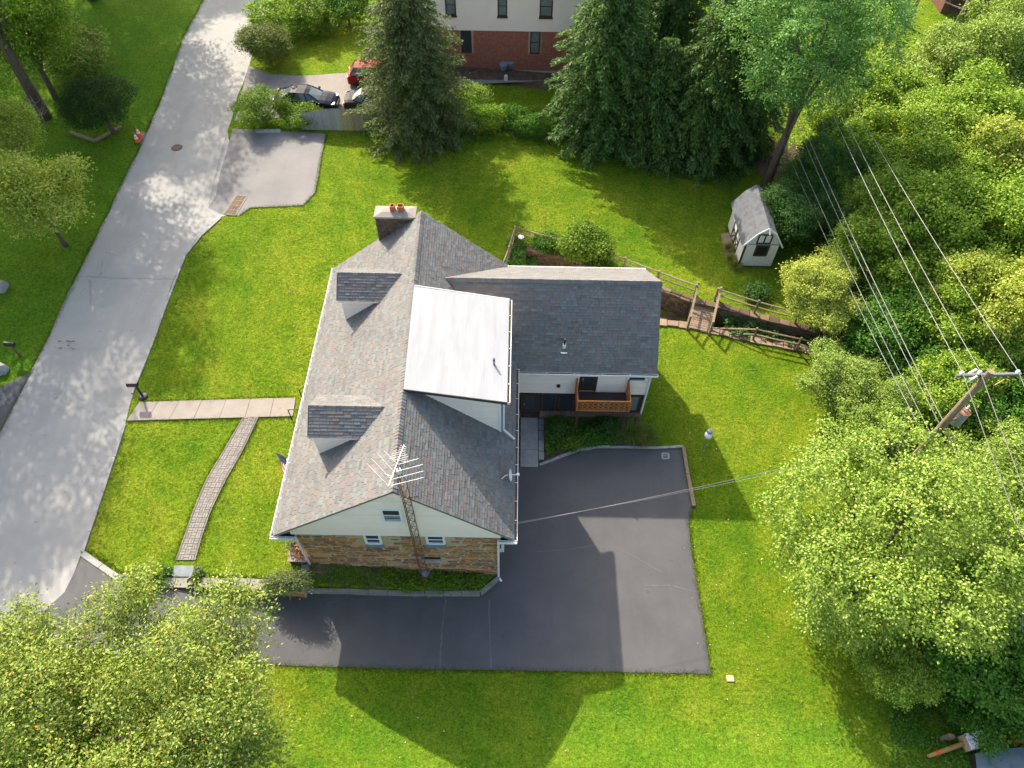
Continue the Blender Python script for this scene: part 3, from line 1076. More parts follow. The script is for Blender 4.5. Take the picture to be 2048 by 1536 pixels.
def window(parent, x0, x1, z0, z1, y, fw=0.09, sill=None, glass=None, frame=None, split=True, name='window'):
    b = MB()
    f = y - 0.055
    b.box(x0, x0 + fw, f, y + .05, z0, z1)
    b.box(x1 - fw, x1, f, y + .05, z0, z1)
    b.box(x0 + fw, x1 - fw, f, y + .05, z1 - fw, z1)
    b.box(x0 + fw, x1 - fw, f - .02, y + .05, z0, z0 + fw)
    w = b.build(name, frame or m_white, parent)
    zm = (z0 + z1) / 2
    for i, (a, c) in enumerate((((z0 + fw), zm - .02), (zm + .02, z1 - fw)) if split else ((z0 + fw, z1 - fw),)):
        b = MB()
        yy = y - (.008 if i == 0 else .022)
        b.poly([(x0 + fw, yy, a), (x1 - fw, yy, a), (x1 - fw, yy, c), (x0 + fw, yy, c)])
        b.build('pane', glass or m_glass, w)
    if split:
        b = MB()
        b.box(x0 + fw, x1 - fw, y - .045, y + .01, zm - .025, zm + .025)
        b.build('meeting_rail', frame or m_white, w)
    return w


w_ = window(house, -5.20, -4.34, 5.96, 7.12, Y0 - .06, .10)
for k, zz in enumerate((6.25, 6.42)):
    b = MB()
    b.box(-5.08, -4.46, Y0 - .064, Y0 - .0635 + .0, zz, zz + .05)
    b = None
window(house, -6.27, -5.53, 3.62, 4.60, Y0 + .0, .10)
window(house, -3.60, -2.77, 3.72, 4.60, Y0 + .0, .10)
for x0, x1, zz in ((-6.27, -5.53, 3.62), (-3.6, -2.77, 3.72)):
    b = MB()
    b.hexa([(x0 - .02, Y0 - .14, zz - .16), (x1 + .02, Y0 - .14, zz - .16), (x1 + .02, Y0 + .06, zz - .16), (x0 - .02, Y0 + .06, zz - .16), (x0 - .02, Y0 - .14, zz - .09), (x1 + .02, Y0 - .14, zz - .09), (x1 + .02, Y0 + .06, zz - .02), (x0 - .02, Y0 + .06, zz - .02)])
    b.build('sill', m_slate, house)
b = MB()
b.box(-3.98, -3.12, Y0 - .0, Y0 + .03, 1.98, 2.16)
b.build('cellar_window', m_dark, house)
b = MB()
b.box(-4.0, -3.1, Y0 - .06, Y0 + .03, 1.80, 1.95)
b.build('sill', m_concg, house)
b = MB()
b.box(-5.0, -4.55, Y0 - .085, Y0 - .02, 7.5, 8.12)
b.build('attic_vent', m_siding, house)

# --- roofs
SH_COUNT = [0]
stuff_sh = MB()


def shingles(o, u, v, U0, U1, V, rows_first=0, lim=None, ex=0.145, wd=0.305, t=0.022, warp=None):
    """courses on the plane o + a*u + b*v (v runs up the slope); lim(b) gives the u range of a course"""
    o, u, v = Vector(o), Vector(u).normalized(), Vector(v).normalized()
    n = u.cross(v).normalized()
    if n.z < 0: n = -n
    k = 0
    y = 0.0
    while y < V - 0.02:
        y1 = min(y + ex, V)
        a0, a1 = lim(y + ex / 2) if lim else (U0, U1)
        x = a0 - rnd.random() * wd
        while x < a1:
            w = wd * rnd.choice((0.75, 1, 1, 1.3))
            p0, p1 = max(x, a0), min(x + w, a1)
            x += w
            if p1 - p0 < 0.02: continue
            g = 0.006
            tt = t * rnd.uniform(.6, 1.35)
            lo = n * (tt + .012)
            hi = n * 0.016
            p0 += g
            p1 -= g
            if p1 <= p0: continue
            if warp:
                A, B, C, D = warp(p0, y / V), warp(p1, y / V), warp(p1, (y1 + .01) / V), warp(p0, (y1 + .01) / V)
            else:
                A, B = o + u * p0 + v * y, o + u * p1 + v * y
                C, D = o + u * p1 + v * (y1 + .01), o + u * p0 + v * (y1 + .01)
            single = k < rows_first and SH_COUNT[0] < 300
            m = MB() if single else stuff_sh
            i = len(m.v)
            m.v += [tuple(A - n * .01), tuple(B - n * .01), tuple(A + lo), tuple(B + lo), tuple(C + hi), tuple(D + hi), tuple(C - n * .01), tuple(D - n * .01)]
            m.f += [(i, i + 1, i + 3, i + 2), (i + 2, i + 3, i + 4, i + 5), (i + 1, i + 6, i + 4, i + 3), (i, i + 2, i + 5, i + 7)]
            if single:
                m.build('shingle', m_shingle, ROOF)
                SH_COUNT[0] += 1
        y = y1
        k += 1


def slope_roof(name, e0, e1, r0, r1, t=0.14):
    b = MB()
    b.slab([e0, e1, r1, r0], t)
    return b.build(name, m_shingle, house)


# right and left main slopes
def main_slope(ex_):
    b = MB()
    for i in range(12):
        a, c = RY0 + (RY1 - RY0) * i / 12, RY0 + (RY1 - RY0) * (i + 1) / 12
        b.slab([(ex_, a, ZE), (ex_, c, ZE), (RX(c), c, ZR), (RX(a), a, ZR)], .07)
    return b.build('roof', m_shingle, house)


for ex_ in (EL, ER):
    b = MB()
    b.bar((ex_, RY0 + .03, ZE - .10), (RX(RY0), RY0 + .03, ZR - .10), .03, .07)
    b.build('rake_board', m_siding, house)
ROOF = main_slope(ER)
V_R = math.hypot(ER - RX(21), ZR - ZE)
d_r = Vector((RX(21) - ER, 0, ZR - ZE))
shingles((ER, RY0, ZE), (0, 1, 0), d_r, 0, RY1 - RY0, V_R, rows_first=6, warp=lambda u_, t_: Vector((ER + (RX(RY0 + u_) - ER) * t_, RY0 + u_, ZE + (ZR - ZE) * t_)))
main_slope(EL)
d_l = Vector((RX(21) - EL, 0, ZR - ZE))
shingles((EL, RY0, ZE), (0, 1, 0), d_l, 0, RY1 - RY0, d_l.length, warp=lambda u_, t_: Vector((EL + (RX(RY0 + u_) - EL) * t_, RY0 + u_, ZE + (ZR - ZE) * t_)))
# the wing
WX0, WX1, WY0, WYR, WY1, WZE0, WZR, WZE1 = -3.4, 7.36, 22.16, 25.35, 28.62, 4.25, 7.58, 5.22
slope_roof('roof', (WX0, WY0, WZE0), (WX1, WY0, WZE0), (WX0, WYR, WZR), (WX1, WYR, WZR))
dn = Vector((0, WYR - WY0, WZR - WZE0))
shingles((0.0, WY0, WZE0), (1, 0, 0), dn, 0, WX1, dn.length, lim=lambda v: (-3.3 * v / dn.length + 0.0, WX1))
slope_roof('roof', (WX1 - .1, WY1, WZE1), (WX0, WY1, WZE1), (WX1, WYR, WZR), (WX0, WYR, WZR))
df = Vector((0, WYR - WY1, WZR - WZE1))
shingles((0.0, WY1, WZE1), (1, 0, 0), df, 0, WX1, df.length, lim=lambda v: (-3.3 * v / df.length - .3, WX1 - .1 * (1 - v / df.length)))


# gable dormers on the street slope
def gable_dormer(yc, half, zr, ze, xf):
    d = []
    yn, yf = yc - half, yc + half
    xb_r = EL + (zr - ZE) * (RX(yc) - EL) / (ZR - ZE) + .25
    slope_roof('dormer_roof', (xf, yn, ze), (xb_r, yn, ze), (xf, yc, zr), (xb_r, yc, zr), .09)
    dv = Vector((0, yc - yn, zr - ze))
    shingles((xf, yn, ze), (1, 0, 0), dv, 0, xb_r - xf, dv.length, lim=lambda v: (0, (xb_r - xf) - (1 - v / dv.length) * 1.0))
    slope_roof('dormer_roof', (xb_r, yf, ze), (xf, yf, ze), (xb_r, yc, zr), (xf, yc, zr), .09)
    dv2 = Vector((0, yc - yf, zr - ze))
    shingles((xf, yf, ze), (1, 0, 0), dv2, 0, xb_r - xf, dv2.length, lim=lambda v: (0, (xb_r - xf) - (1 - v / dv2.length) * 1.0))
    # walls
    xw = xf + .16
    wn_, wf_ = yn + .14, yf - .14
    b = MB()
    b.box(xw + .03, -5.6, wn_ + .03, wf_ - .03, 5.3, ze - .02)
    b.prism([(xw + .03, wn_ + .1), (-5.8, wn_ + .1), (-5.8, wf_ - .1), (xw + .03, wf_ - .1)], ze - .3, ze + .12)
    b.build('dormer_wall', m_sidingw, house)
    z = 5.4
    while z < ze - .03:
        z1 = min(z + .11, ze - .03)
        for s, yy in ((1, wn_), (-1, wf_)):
            b = MB()
            b.hexa([(xw, yy - s * .012, z), (-5.7, yy - s * .012, z), (-5.7, yy + s * .03, z), (xw, yy + s * .03, z), (xw, yy, z1), (-5.7, yy, z1), (-5.7, yy + s * .03, z1), (xw, yy + s * .03, z1)] if s > 0 else
                   [(xw, yy - .03, z), (-5.7, yy - .03, z), (-5.7, yy + .012, z), (xw, yy + .012, z), (xw, yy - .03, z1), (-5.7, yy - .03, z1), (-5.7, yy, z1), (xw, yy, z1)])
            b.build('siding_plank', m_sidingw, house)
        z = z1
    for ya, yb_ in ((wn_ - .02, wn_ + .09), (wf_ - .09, wf_ + .02)):    # corner boards of the front
        b = MB()
        b.box(xw - .02, xw + .04, ya, yb_, 5.3, ze)
        b.build('corner_board', m_white, house)
    b = MB()
    b.hexa([(xw + .0, yn + .15, ze - .05), (xw + .06, yn + .15, ze - .05), (xw + .06, yf - .15, ze - .05), (xw + .0, yf - .15, ze - .05), (xw, yc - .05, zr - .14), (xw + .06, yc - .05, zr - .14), (xw + .06, yc + .05, zr - .14), (xw, yc + .05, zr - .14)])
    b.build('dormer_gable', m_sidingw, house)
    b = MB()
    b.box(xw - .02, xw, yc - .5, yc + .5, 5.9, 7.0)
    b.build('dormer_window', m_glass, house)
    b = MB()                                    # fascia board under the near eave
    b.box(xf, -6.4, yn - .012, yn + .02, ze - .115, ze - .01)
    b.build('fascia', m_siding, house)
    b = MB()                                    # dark drip edge
    b.bar((xf - .01, yn, ze + .01), (xf - .01, yc, zr + .01), .03, .05)
    b.build('drip_edge', m_flash, house)
    ridge_caps((xf, yc, zr + .02), (xb_r - .1, yc, zr + .02), (0, 1, 0), .13, (zr - ze) / half)


def ridge_caps(a, c, side, half, drop):
    a, c, side = Vector(a), Vector(c), Vector(side)
    d = c - a
    n = max(2, int(d.length / .16))
    for k in range(n):
        p, q = a + d * (k / n), a + d * ((k + 1.15) / n)
        h = .022 * rnd.uniform(.7, 1.3)
        b = MB()
        up = Vector((0, 0, h))
        lo = Vector((0, 0, -half * drop))
        b.v += [tuple(p - side * half + lo + up), tuple(p + up * 1.6), tuple(p + side * half + lo + up), tuple(q - side * half + lo), tuple(q + up * .5), tuple(q + side * half + lo), tuple(p - side * half + lo - up), tuple(p - up), tuple(p + side * half + lo - up)]
        b.f += [(0, 1, 4, 3), (1, 2, 5, 4), (6, 7, 1, 0), (7, 8, 2, 1)]
        if SH_COUNT[0] < 0: b.build('ridge_shingle', m_shingle, house)
        else:
            o_ = len(RIDGE.v)
            RIDGE.v += b.v
            RIDGE.f += [tuple(i + o_ for i in f) for f in b.f]


RIDGE = MB()
gable_dormer(25.06, 1.10, 8.10, 7.30, -8.62)
gable_dormer(17.18, 1.10, 8.06, 7.30, -8.58)
ridge_caps((RX(RY0), RY0, ZR + .035), (RX(RY1), RY1, ZR + .035), (1, 0, 0), .16, .80)
ridge_caps((-3.2, WYR, WZR + .03), (WX1, WYR, WZR + .03), (0, 1, 0), .15, .85)
for k in range(0):
    pass
o = RIDGE.build('ridge_capping', m_shingle, house)
o['kind'] = 'stuff'
o = stuff_sh.build('shingle_courses', m_shingle, house)
o['kind'] = 'stuff'

# white flat roofed dormer on the rear slope
DY0, DY1 = 17.66, 23.68
fx = -.20
pts = [(fx, DY0, 7.92), (fx, DY1, 7.92), (RX(DY1) + .02, DY1, ZR + .075), (RX(DY0) + .02, DY0, ZR + .075)]
b = MB()
b.slab(pts, 0.16)
fr = b.build('flat_roof', m_membrane, house)
fr['label'] = 'white membrane roof of the rear dormer'
b = MB()
b.bar(Vector(pts[0]) + Vector((0, -.02, -.08)), Vector(pts[3]) + Vector((0, -.02, -.06)), .03, .17)
b.build('roof_edge', m_flash, house)
b = MB()
b.bar(Vector(pts[1]) + Vector((0, .02, -.08)), Vector(pts[2]) + Vector((0, .02, -.06)), .03, .17)
b.build('roof_edge', m_white, house)
dw = MB()
dw.box(-4.3, -.55, 17.99, 23.35, 5.0, 7.78)
dw = dw.build('dormer_wall', m_sidingw, house)
z = 5.0
while z < 8.3:
    z1 = z + .13
    zz0 = z
    xlo = ER - (z - ZE) * (ER - RX(18)) / (ZR - ZE) - .02       # start at the main slope
    xhi = -.5
    def topx(q): return -.2 - (q - 7.78) / (ZR + .02 - 7.92) * 4.3
    if z1 > 7.76: xhi = min(xhi, topx(z1) - .05)
    if xhi - xlo > .1:
        b = MB()
        b.hexa([(xlo, 17.945, z), (xhi, 17.945, z), (xhi, 17.99, z), (xlo, 17.99, z), (xlo - .14, 17.968, z1), (xhi, 17.968, z1), (xhi, 17.99, z1), (xlo - .14, 17.99, z1)])
        b.build('siding_plank', m_sidingw, dw)
    z = z1
b = MB()
b.box(-.58, -.46, 17.93, 18.03, 5.05, 7.78)
b.build('corner_board', m_white, dw)
b = MB()
for yy in np.arange(18.6, 23, 1.5):
    b.box(-.49, -.47, yy, yy + .9, 6.2, 7.3)
b.build('dormer_window', m_glass, dw)


# gutters
def gutter(a, c, out, w=.13, h=.1, litter=True, hangers=0.9):
    a, c, out = Vector(a), Vector(c), Vector(out)
    b = MB()
    e = .014
    up = Vector((0, 0, 1))
    for off, zz0, zz1, th in ((0.0, -h, 0, e), (w, -h, .012, .03)):
        p, q = a + out * off, c + out * off
        b.obox((p + q) / 2 + up * (zz0 + zz1) / 2, (q - p) / 2, out * th / 2, up * (zz1 - zz0) / 2)
    p, q = a + out * (w / 2), c + out * (w / 2)
    b.obox((p + q) / 2 - up * (h + e), (q - p) / 2, out * (w / 2 + .01), up * e / 2)
    d = (c - a).normalized()
    for s, pt in ((1, a), (-1, c)):
        b.obox(pt + out * w / 2 - up * h / 2 + d * s * .005, d * .006, out * w / 2, up * h / 2)
    g = b.build('gutter', m_gutter, house)
    if litter:
        b = MB()
        b.obox((p + q) / 2 - up * (h * .55), (q - p) / 2 * .995, out * (w / 2 - .012), up * .006)
        b.build('leaf_litter', m_leaflitter, g)
    n = int((c - a).length / hangers)
    for k in range(1, n):
        pt = a.lerp(c, k / n)
        b = MB()
        b.obox(pt + out * (w / 2) + up * .012, d * .012, out * (w / 2 + .02), up * .008)
        b.build('hanger', m_white, g)


gutter((ER + .01, RY0, ZE - .02), (ER + .01, WY0 - .02, ZE - .02), (1, 0, 0))
gutter((EL - .01, RY0, ZE - .02), (EL - .01, RY1, ZE - .02), (-1, 0, 0), litter=False)
gutter((.30, WY0 - .01, WZE0 - .02), (WX1 + .05, WY0 - .01, WZE0 - .02), (0, -1, 0), hangers=1.4)
gutter((-.35, WY1 + .01, WZE1 - .02), (WX1 - .1, WY1 + .01, WZE1 - .02), (0, 1, 0), litter=False, hangers=1.4)
gutter((fx + .01, DY0, 7.86), (fx + .01, DY1, 7.86), (1, 0, 0), w=.11)
for x0, x1, s in ((EL - .14, XL - .02, -1), (XR + .02, ER + .14, 1)):
    gutter((x0, RY0 - .01, ZE - .03), (x1, RY0 - .01, ZE - .03), (0, -1, 0), w=.11, litter=False, hangers=.3)
    b = MB()
    b.box(x0 + .02, x1, RY0 + .0, Y1 + .1, ZE - .2, ZE - .15)
    b.build('soffit', m_white, house)
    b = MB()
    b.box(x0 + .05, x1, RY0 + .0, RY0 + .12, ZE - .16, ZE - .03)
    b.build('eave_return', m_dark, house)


def downspout(pts, w=.085):
    b = MB()
    for p, q in zip(pts[:-1], pts[1:]):
        b.bar(p, q, w, w * .8, up=(0, 1, 0) if abs(Vector(q).z - Vector(p).z) > .3 else (0, 0, 1))
    b.build('downspout', m_gutter, house)


downspout([(XL + .02, Y0 - .12, ZE - .12), (XL + .02, Y0 - .12, 1.45)])
downspout([(XR - .02, Y0 - .12, ZE - .12), (XR - .02, Y0 - .12, .3), (XR + .12, Y0 - .3, .2)])
downspout([(-.34, 18.02, 7.74), (-.34, 17.9, 5.36), (.16, 17.85, 4.66)])
downspout([(WX1 - .22, 22.36, WZE0 - .12), (WX1 - .22, 22.36, .15)])
# meter pipe and white box on the right wall
b = MB()
b.bar((XR + .06, 13.7, 1.0), (XR + .06, 13.7, 4.3), .06)
b.build('conduit', m_rust, house)
b = MB()
b.box(XR - .02, XR + .22, 13.6, 13.85, 1.5, 1.8)
b.build('meter_box', m_gutter, house)

# --- wing walls
wy = 22.45
b = MB()
b.box(-.4, 7.14, wy + .12, 28.25, -.9, 4.3)
b.build('wing_wall', m_sidingw, house)
b = MB()
b.slab([(7.15, wy + .1, 4.2), (7.15, 28.3, 4.9), (7.15, WYR, WZR - .2)], .06)
b.build('wing_gable', m_sidingw, house)
z = 2.06
holes = ((3.50, 4.46, 0, 5), (0.78, 1.62, 3.55, 5), (5.96, 7.0, 3.20, 5))
while z < 4.2:
    z1 = min(z + .132, 4.2)
    cuts = sorted([(a, c) for a, c, q0, q1 in holes if z1 > q0 + .02 and z < q1])
    x = .0
    for a, c in cuts + [(7.16, 9)]:
        if a - x > .05:
            b = MB()
            b.hexa([(x, wy - .03, z), (a, wy - .03, z), (a, wy + .11, z), (x, wy + .11, z), (x, wy, z1), (a, wy, z1), (a, wy + .11, z1), (x, wy + .11, z1)])
            b.build('siding_plank', m_sidingw, house)
        x = c
    z = z1
b = MB()
b.box(7.10, 7.22, wy - .045, wy + .05, .35, 4.2)
b.build('corner_board', m_white, house)
window(house, .78, 1.62, 3.55, 4.25, wy - .0, .07, split=False)
window(house, 5.96, 7.0, 3.22, 4.25, wy - .0, .12, split=False)
b = MB()
b.box(2.36, 2.54, wy - .12, wy - .02, 2.68, 2.86)
b.build('wall_lamp', m_black, house)


def leaf_door(x0, x1, z0, z1, y, name, fw=.13):
    b = MB()
    b.box(x0, x0 + .09, y - .05, y + .05, z0, z1)
    b.box(x1 - .09, x1, y - .05, y + .05, z0, z1)
    b.box(x0 + .09, x1 - .09, y - .05, y + .05, z1 - .09, z1)
    d = b.build(name, m_brown, house)
    b = MB()
    b.box(x0 + .1, x0 + .1 + fw, y - .02, y + .02, z0 + .01, z1 - .1)
    b.box(x1 - .1 - fw, x1 - .1, y - .02, y + .02, z0 + .01, z1 - .1)
    b.box(x0 + .1 + fw, x1 - .1 - fw, y - .02, y + .02, z0 + .01, z0 + .42)
    b.box(x0 + .1 + fw, x1 - .1 - fw, y - .02, y + .02, z1 - .24, z1 - .1)
    b.build('door_frame', m_brown, d)
    b = MB()
    b.box(x0 + .1 + fw, x1 - .1 - fw, y - .008, y + .008, z0 + .42, z1 - .24)
    b.build('pane', m_glass, d)
    b = MB()
    b.box(x0 + .14, x0 + .2, y - .075, y - .02, z0 + .95, z0 + 1.07)
    b.build('handle', m_galv, d)


leaf_door(3.52, 4.44, 2.34, 4.25, wy - .0, 'balcony_door')
# ground floor: dark timber glazing above a low brick sill
b = MB()
b.box(.0, 7.1, wy + .02, wy + .11, 0.0, 2.06)
b.build('lower_wall', m_brown, house)
leaf_door(.52, 1.52, .06, 2.0, wy - .03, 'entrance_door')
for x0, x1 in ((.05, .46), (1.60, 2.42), (2.50, 3.38), (4.3, 5.2), (6.08, 6.95)):
    window(house, x0, x1, .46, 1.98, wy - .0, .09, split=False, frame=m_brown, glass=m_glassb if x0 > 6 else m_glass)
b = MB()
b.box(6.7, 6.86, wy - .004, wy, .7, 1.6)
b.build('curtain', m_fwhite, house)
bk = MB()
n = 0
for xa, xb in ((0.0, .48), (1.56, 7.1)):
    x = xa
    while x < xb:
        j = rnd.uniform(-.008, .008)
        bk.box(x + .006, x + .062, wy - .28 + j, wy - .01, .30, .38 + j)
        x += .07
    for r_ in range(4):
        x = xa - (r_ % 2) * .1
        while x < xb:
            bk.box(max(x, xa), min(x + .195, xb), wy - .26 + rnd.uniform(-.004, .004), wy - .2, r_ * .075 + .0, r_ * .075 + .066)
            x += .205
o = bk.build('sill_bricks', m_brick, house)
o['kind'] = 'stuff'
b = MB()
b.box(0.0, .48, wy - .25, wy + .02, -.1, .3)
b.box(1.56, 7.1, wy - .25, wy + .02, -.1, .3)
b.build('knee_wall', m_mortar, house)

# --- balcony
bal = thing('balcony', (4.7, 21.8, 2.3), 'small brown deck with orange cedar lattice railing above the garden bed', 'balcony')
bx0, bx1, by0, bz = 3.38, 6.08, 21.10, 2.30
y = by0 + .03
while y < wy - .09:
    b = MB()
    b.box(bx0, bx1, y + .004, y + .134, bz - .035, bz + rnd.uniform(-.002, .002))
    b.build('floor_board', m_deck, bal)
    y += .138
b = MB()
b.box(bx0 - .04, bx1 + .04, by0 - .03, by0 + .02, bz - .26, bz - .02)
b.box(bx0 - .04, bx0, by0 + .02, wy - .05, bz - .26, bz - .04)
b.box(bx1, bx1 + .04, by0 + .02, wy - .05, bz - .26, bz - .04)
b.build('fascia', m_deck, bal)
for x in (bx0 + .1, bx1 - .1):
    b = MB()
    b.box(x - .06, x + .06, by0 + .08, by0 + .2, 0, bz - .04)
    b.build('post', m_brown, bal)
rz0, rz1 = bz + .06, bz + .92


def rail_side(p, q, n):
    p, q = Vector(p), Vector(q)
    d = q - p
    L = d.length
    u = d.normalized()
    up = Vector((0, 0, 1))
    nrm = Vector((-u.y, u.x, 0))
    for z in (rz1, rz0):
        b = MB()
        b.bar(p + up * (z - bz), q + up * (z - bz), .07 if z == rz1 else .05, .05)
        b.build('rail', m_cedar, bal)
    for k in range(n + 1):
        b = MB()
        a = p + d * (k / n)
        b.bar(a + up * (rz0 - bz), a + up * (rz1 - bz), .045 if 0 < k < n else .085, .03 if 0 < k < n else .085, up=nrm)
        b.build('baluster', m_cedar, bal)
    lat = MB()
    for k in range(n):
        a, c = p + d * ((k + .08) / n), p + d * ((k + .92) / n)
        nz = 3
        for i in range(nz):
            z0 = rz0 - bz + .05 + i * (rz1 - rz0 - .08) / nz
            z1 = rz0 - bz + .05 + (i + 1) * (rz1 - rz0 - .08) / nz
            lat.bar(a + up * z0 + nrm * .008, c + up * z1 + nrm * .008, .032, .012, up=nrm)
            lat.bar(a + up * z1 - nrm * .008, c + up * z0 - nrm * .008, .032, .012, up=nrm)
            
    o = lat.build('lattice', m_cedar, bal)
    o['kind'] = 'stuff'


rail_side((bx0, by0 + .02, bz), (bx1, by0 + .02, bz), 10)
rail_side((bx0, wy - .08, bz), (bx0, by0 + .06, bz), 5)
rail_side((bx1, by0 + .06, bz), (bx1, wy - .08, bz), 5)
for x in (bx0, bx1):
    b = MB()
    b.bar((x, wy - .1, bz), (x, wy - .1, bz + 1.15), .09, .09, up=(0, 1, 0))
    b.build('newel', m_cedar, bal)

# --- chimney
ch = MB()
ch.box(-7.24, -5.2, 28.86, 29.62, 1.0, 8.38)
ch = ch.build('chimney', m_dmortar, house)
stones_on(ch, 'stone', m_dstone, (-7.24, 28.86, 6.3), (1, 0, 0), (0, 0, 1), 2.04, 2.06, .34, .15, .04, seed=5)
stones_on(ch, 'stone', m_dstone, (-7.24, 29.62, 5.0), (0, -1, 0), (0, 0, 1), .76, 3.36, .34, .15, .04, seed=6)
b = MB()
b.hexa([(-7.31, 28.78, 8.36), (-5.13, 28.78, 8.36), (-5.13, 29.7, 8.36), (-7.31, 29.7, 8.36), (-7.30, 28.79, 8.46), (-5.14, 28.79, 8.46), (-5.14, 29.69, 8.46), (-7.30, 29.69, 8.46)])
b.hexa([(-7.29, 28.80, 8.46), (-5.15, 28.80, 8.46), (-5.15, 29.68, 8.46), (-7.29, 29.68, 8.46), (-6.9, 29.1, 8.56), (-5.5, 29.1, 8.56), (-5.5, 29.4, 8.56), (-6.9, 29.4, 8.56)])
b.build('chimney_cap', m_conc, ch)
for x, w in ((-6.46, .24), (-6.08, .32)):
    b = MB()
    z0, z1, t = 8.5, 8.86, .035
    y0, y1 = 29.12, 29.40
    b.box(x, x + w, y0, y0 + t, z0, z1)
    b.box(x, x + w, y1 - t, y1, z0, z1)
    b.box(x, x + t, y0 + t, y1 - t, z0, z1)
    b.box(x + w - t, x + w, y0 + t, y1 - t, z0, z1)
    b.build('flue_pot', m_terra, ch)
    b = MB()
    b.box(x + t, x + w - t, y0 + t, y1 - t, z0, z0 + .1)
    b.build('flue_fill', m_dark, ch)  # near-black block closing the bottom of the flue


# --- vent pipes
def zw(y): return WZE0 + (y - WY0) * (WZR - WZE0) / (WYR - WY0)
b = MB()
b.bar((2.44, 22.85, zw(22.85) + .03), (2.76, 22.85, zw(22.85) + .03), .16, .02)
b.build('pipe_flashing', m_white, house)
b = MB()
b.tube([(2.6, 23.05, zw(23.05) - .1), (2.6, 23.05, zw(23.05) + .22)], .085, 12)
b.build('pipe_collar', m_white, house)
b = MB()
b.tube([(2.6, 23.05, zw(23.05)), (2.6, 23.05, zw(23.05) + .62)], .05, 12)
b.build('vent_pipe', m_flash, house)
p = at(988, 728, 8.05)
b = MB()
b.tube([(p.x, p.y, 7.9), (p.x, p.y, 8.3)], .05, 12)
b.build('vent_pipe', m_galv, house)
b = MB()
b.tube([(p.x, p.y, 8.28), (p.x, p.y, 8.42)], .052, 12)
b.build('vent_pipe', m_flash, house)

# --- front steps, railings
steps = thing('front_steps', (-10, 21, 1.4), 'pale concrete front steps half hidden under the street eave', 'steps')
c0, c1 = at(584, 832, 1.5), at(588, 796, 1.5)
for k in range(3):
    b = MB()
    b.box(-10.55 + k * .32, -9.2, c0.y - .35 + k * .05, c1.y + 1.15 - k * .25, 1.3, 1.55 + .16 * k)
    b.build('step', m_conc, steps)


def railing(p, q, label):
    p, q = Vector(p), Vector(q)
    o = thing('railing', p, label, 'railing')
    up = Vector((0, 0, 1))
    b = MB()
    b.bar(p, p + up * .92, .04)
    b.build('post', m_iron, o)
    for h in (.9, .15):
        b = MB()
        b.bar(p + up * h, q + up * h, .045 if h > .5 else .025, .03)
        b.build('rail', m_iron, o)
    n = 6
    for k in range(1, n + 1):
        a = p.lerp(q, k / n)
        b = MB()
        b.bar(a + up * .15, a + up * .9, .016)
        b.build('baluster', m_iron, o)


railing((at(584, 839, 1.4).x, at(584, 839, 1.4).y, 1.4), (-9.6, at(584, 839, 1.4).y - .02, 1.75), 'near black iron stair railing beside the lower dormer end of the walk')
a_ = at(606, 798, 1.5)
railing((a_.x - .02, a_.y, 1.45), (-9.6, a_.y + 1.2, 1.75), 'far black iron stair railing rising over the lawn side of the steps')

# --- flag on the street side
flag = thing('flag', (-9.3, 15.7, 3.6), 'stars and stripes flag on a short pole under the street eave', 'flag')
tip = at(552, 906, 4.0)
root_ = Vector((-9.2, tip.y - .55, 3.3))
b = MB()
b.tube([root_, tip + Vector((-.06, .04, .03))], .018, 8)
b.build('flagpole', m_pole, flag)
pd = (root_ - tip)
Lp = pd.length
pd.normalize()
FH, FL = 0.92, 1.25                       # hoist along the pole, fly hangs down


def fpt(u, v):
    """u along the hoist from the tip, v down the fly"""
    p = tip + pd * (u * FH) + Vector((.25 * v * FL * .2, -.32 * v * FL, -v * FL * .80))
    w = .05 * math.sin(u * 9 + v * 5) * (.3 + v)
    return p + Vector((w * .4, w, 0)) + pd * (.28 * v * (1 - u) * FH * .6)


def fpatch(u0, u1, v0, v1, nu, nv, name, m, off=0.0):
    b = MB()
    for i in range(nu):
        for j in range(nv):
            a, c = u0 + (u1 - u0) * i / nu, u0 + (u1 - u0) * (i + 1) / nu
            d, e = v0 + (v1 - v0) * j / nv, v0 + (v1 - v0) * (j + 1) / nv
            o_ = Vector((-off, -off * .6, off))
            b.poly([fpt(a, d) + o_, fpt(c, d) + o_, fpt(c, e) + o_, fpt(a, e) + o_])
    return b.build(name, m, flag)


for k in range(13):
    u0, u1 = k / 13, (k + 1) / 13
    fpatch(u0, u1, 0.40 if k < 7 else 0.0, 1.0, 1, 8, 'stripe', m_fred if k % 2 == 0 else m_flagw)
cant = fpatch(0, 7 / 13, 0, .40, 4, 4, 'canton', m_blue)
b = MB()
for r_ in range(9):
    for c_ in range(6 if r_ % 2 == 0 else 5):
        u = (r_ + .8) / 10.5 * 7 / 13
        v = ((c_ + .5) / 6 + (0 if r_ % 2 == 0 else 1 / 12)) * .40
        c0_ = fpt(u, v) + Vector((-.012, -.008, .012))
        e1 = (fpt(u + .01, v) - fpt(u, v)).normalized()
        e2 = (fpt(u, v + .01) - fpt(u, v)).normalized()
        b.poly([c0_ + (e1 * math.cos(a * math.pi / 5) + e2 * math.sin(a * math.pi / 5)) * (.024 if a % 2 == 0 else .010) for a in range(10)])
o = b.build('stars', m_fwhite, flag)
o['kind'] = 'stuff'

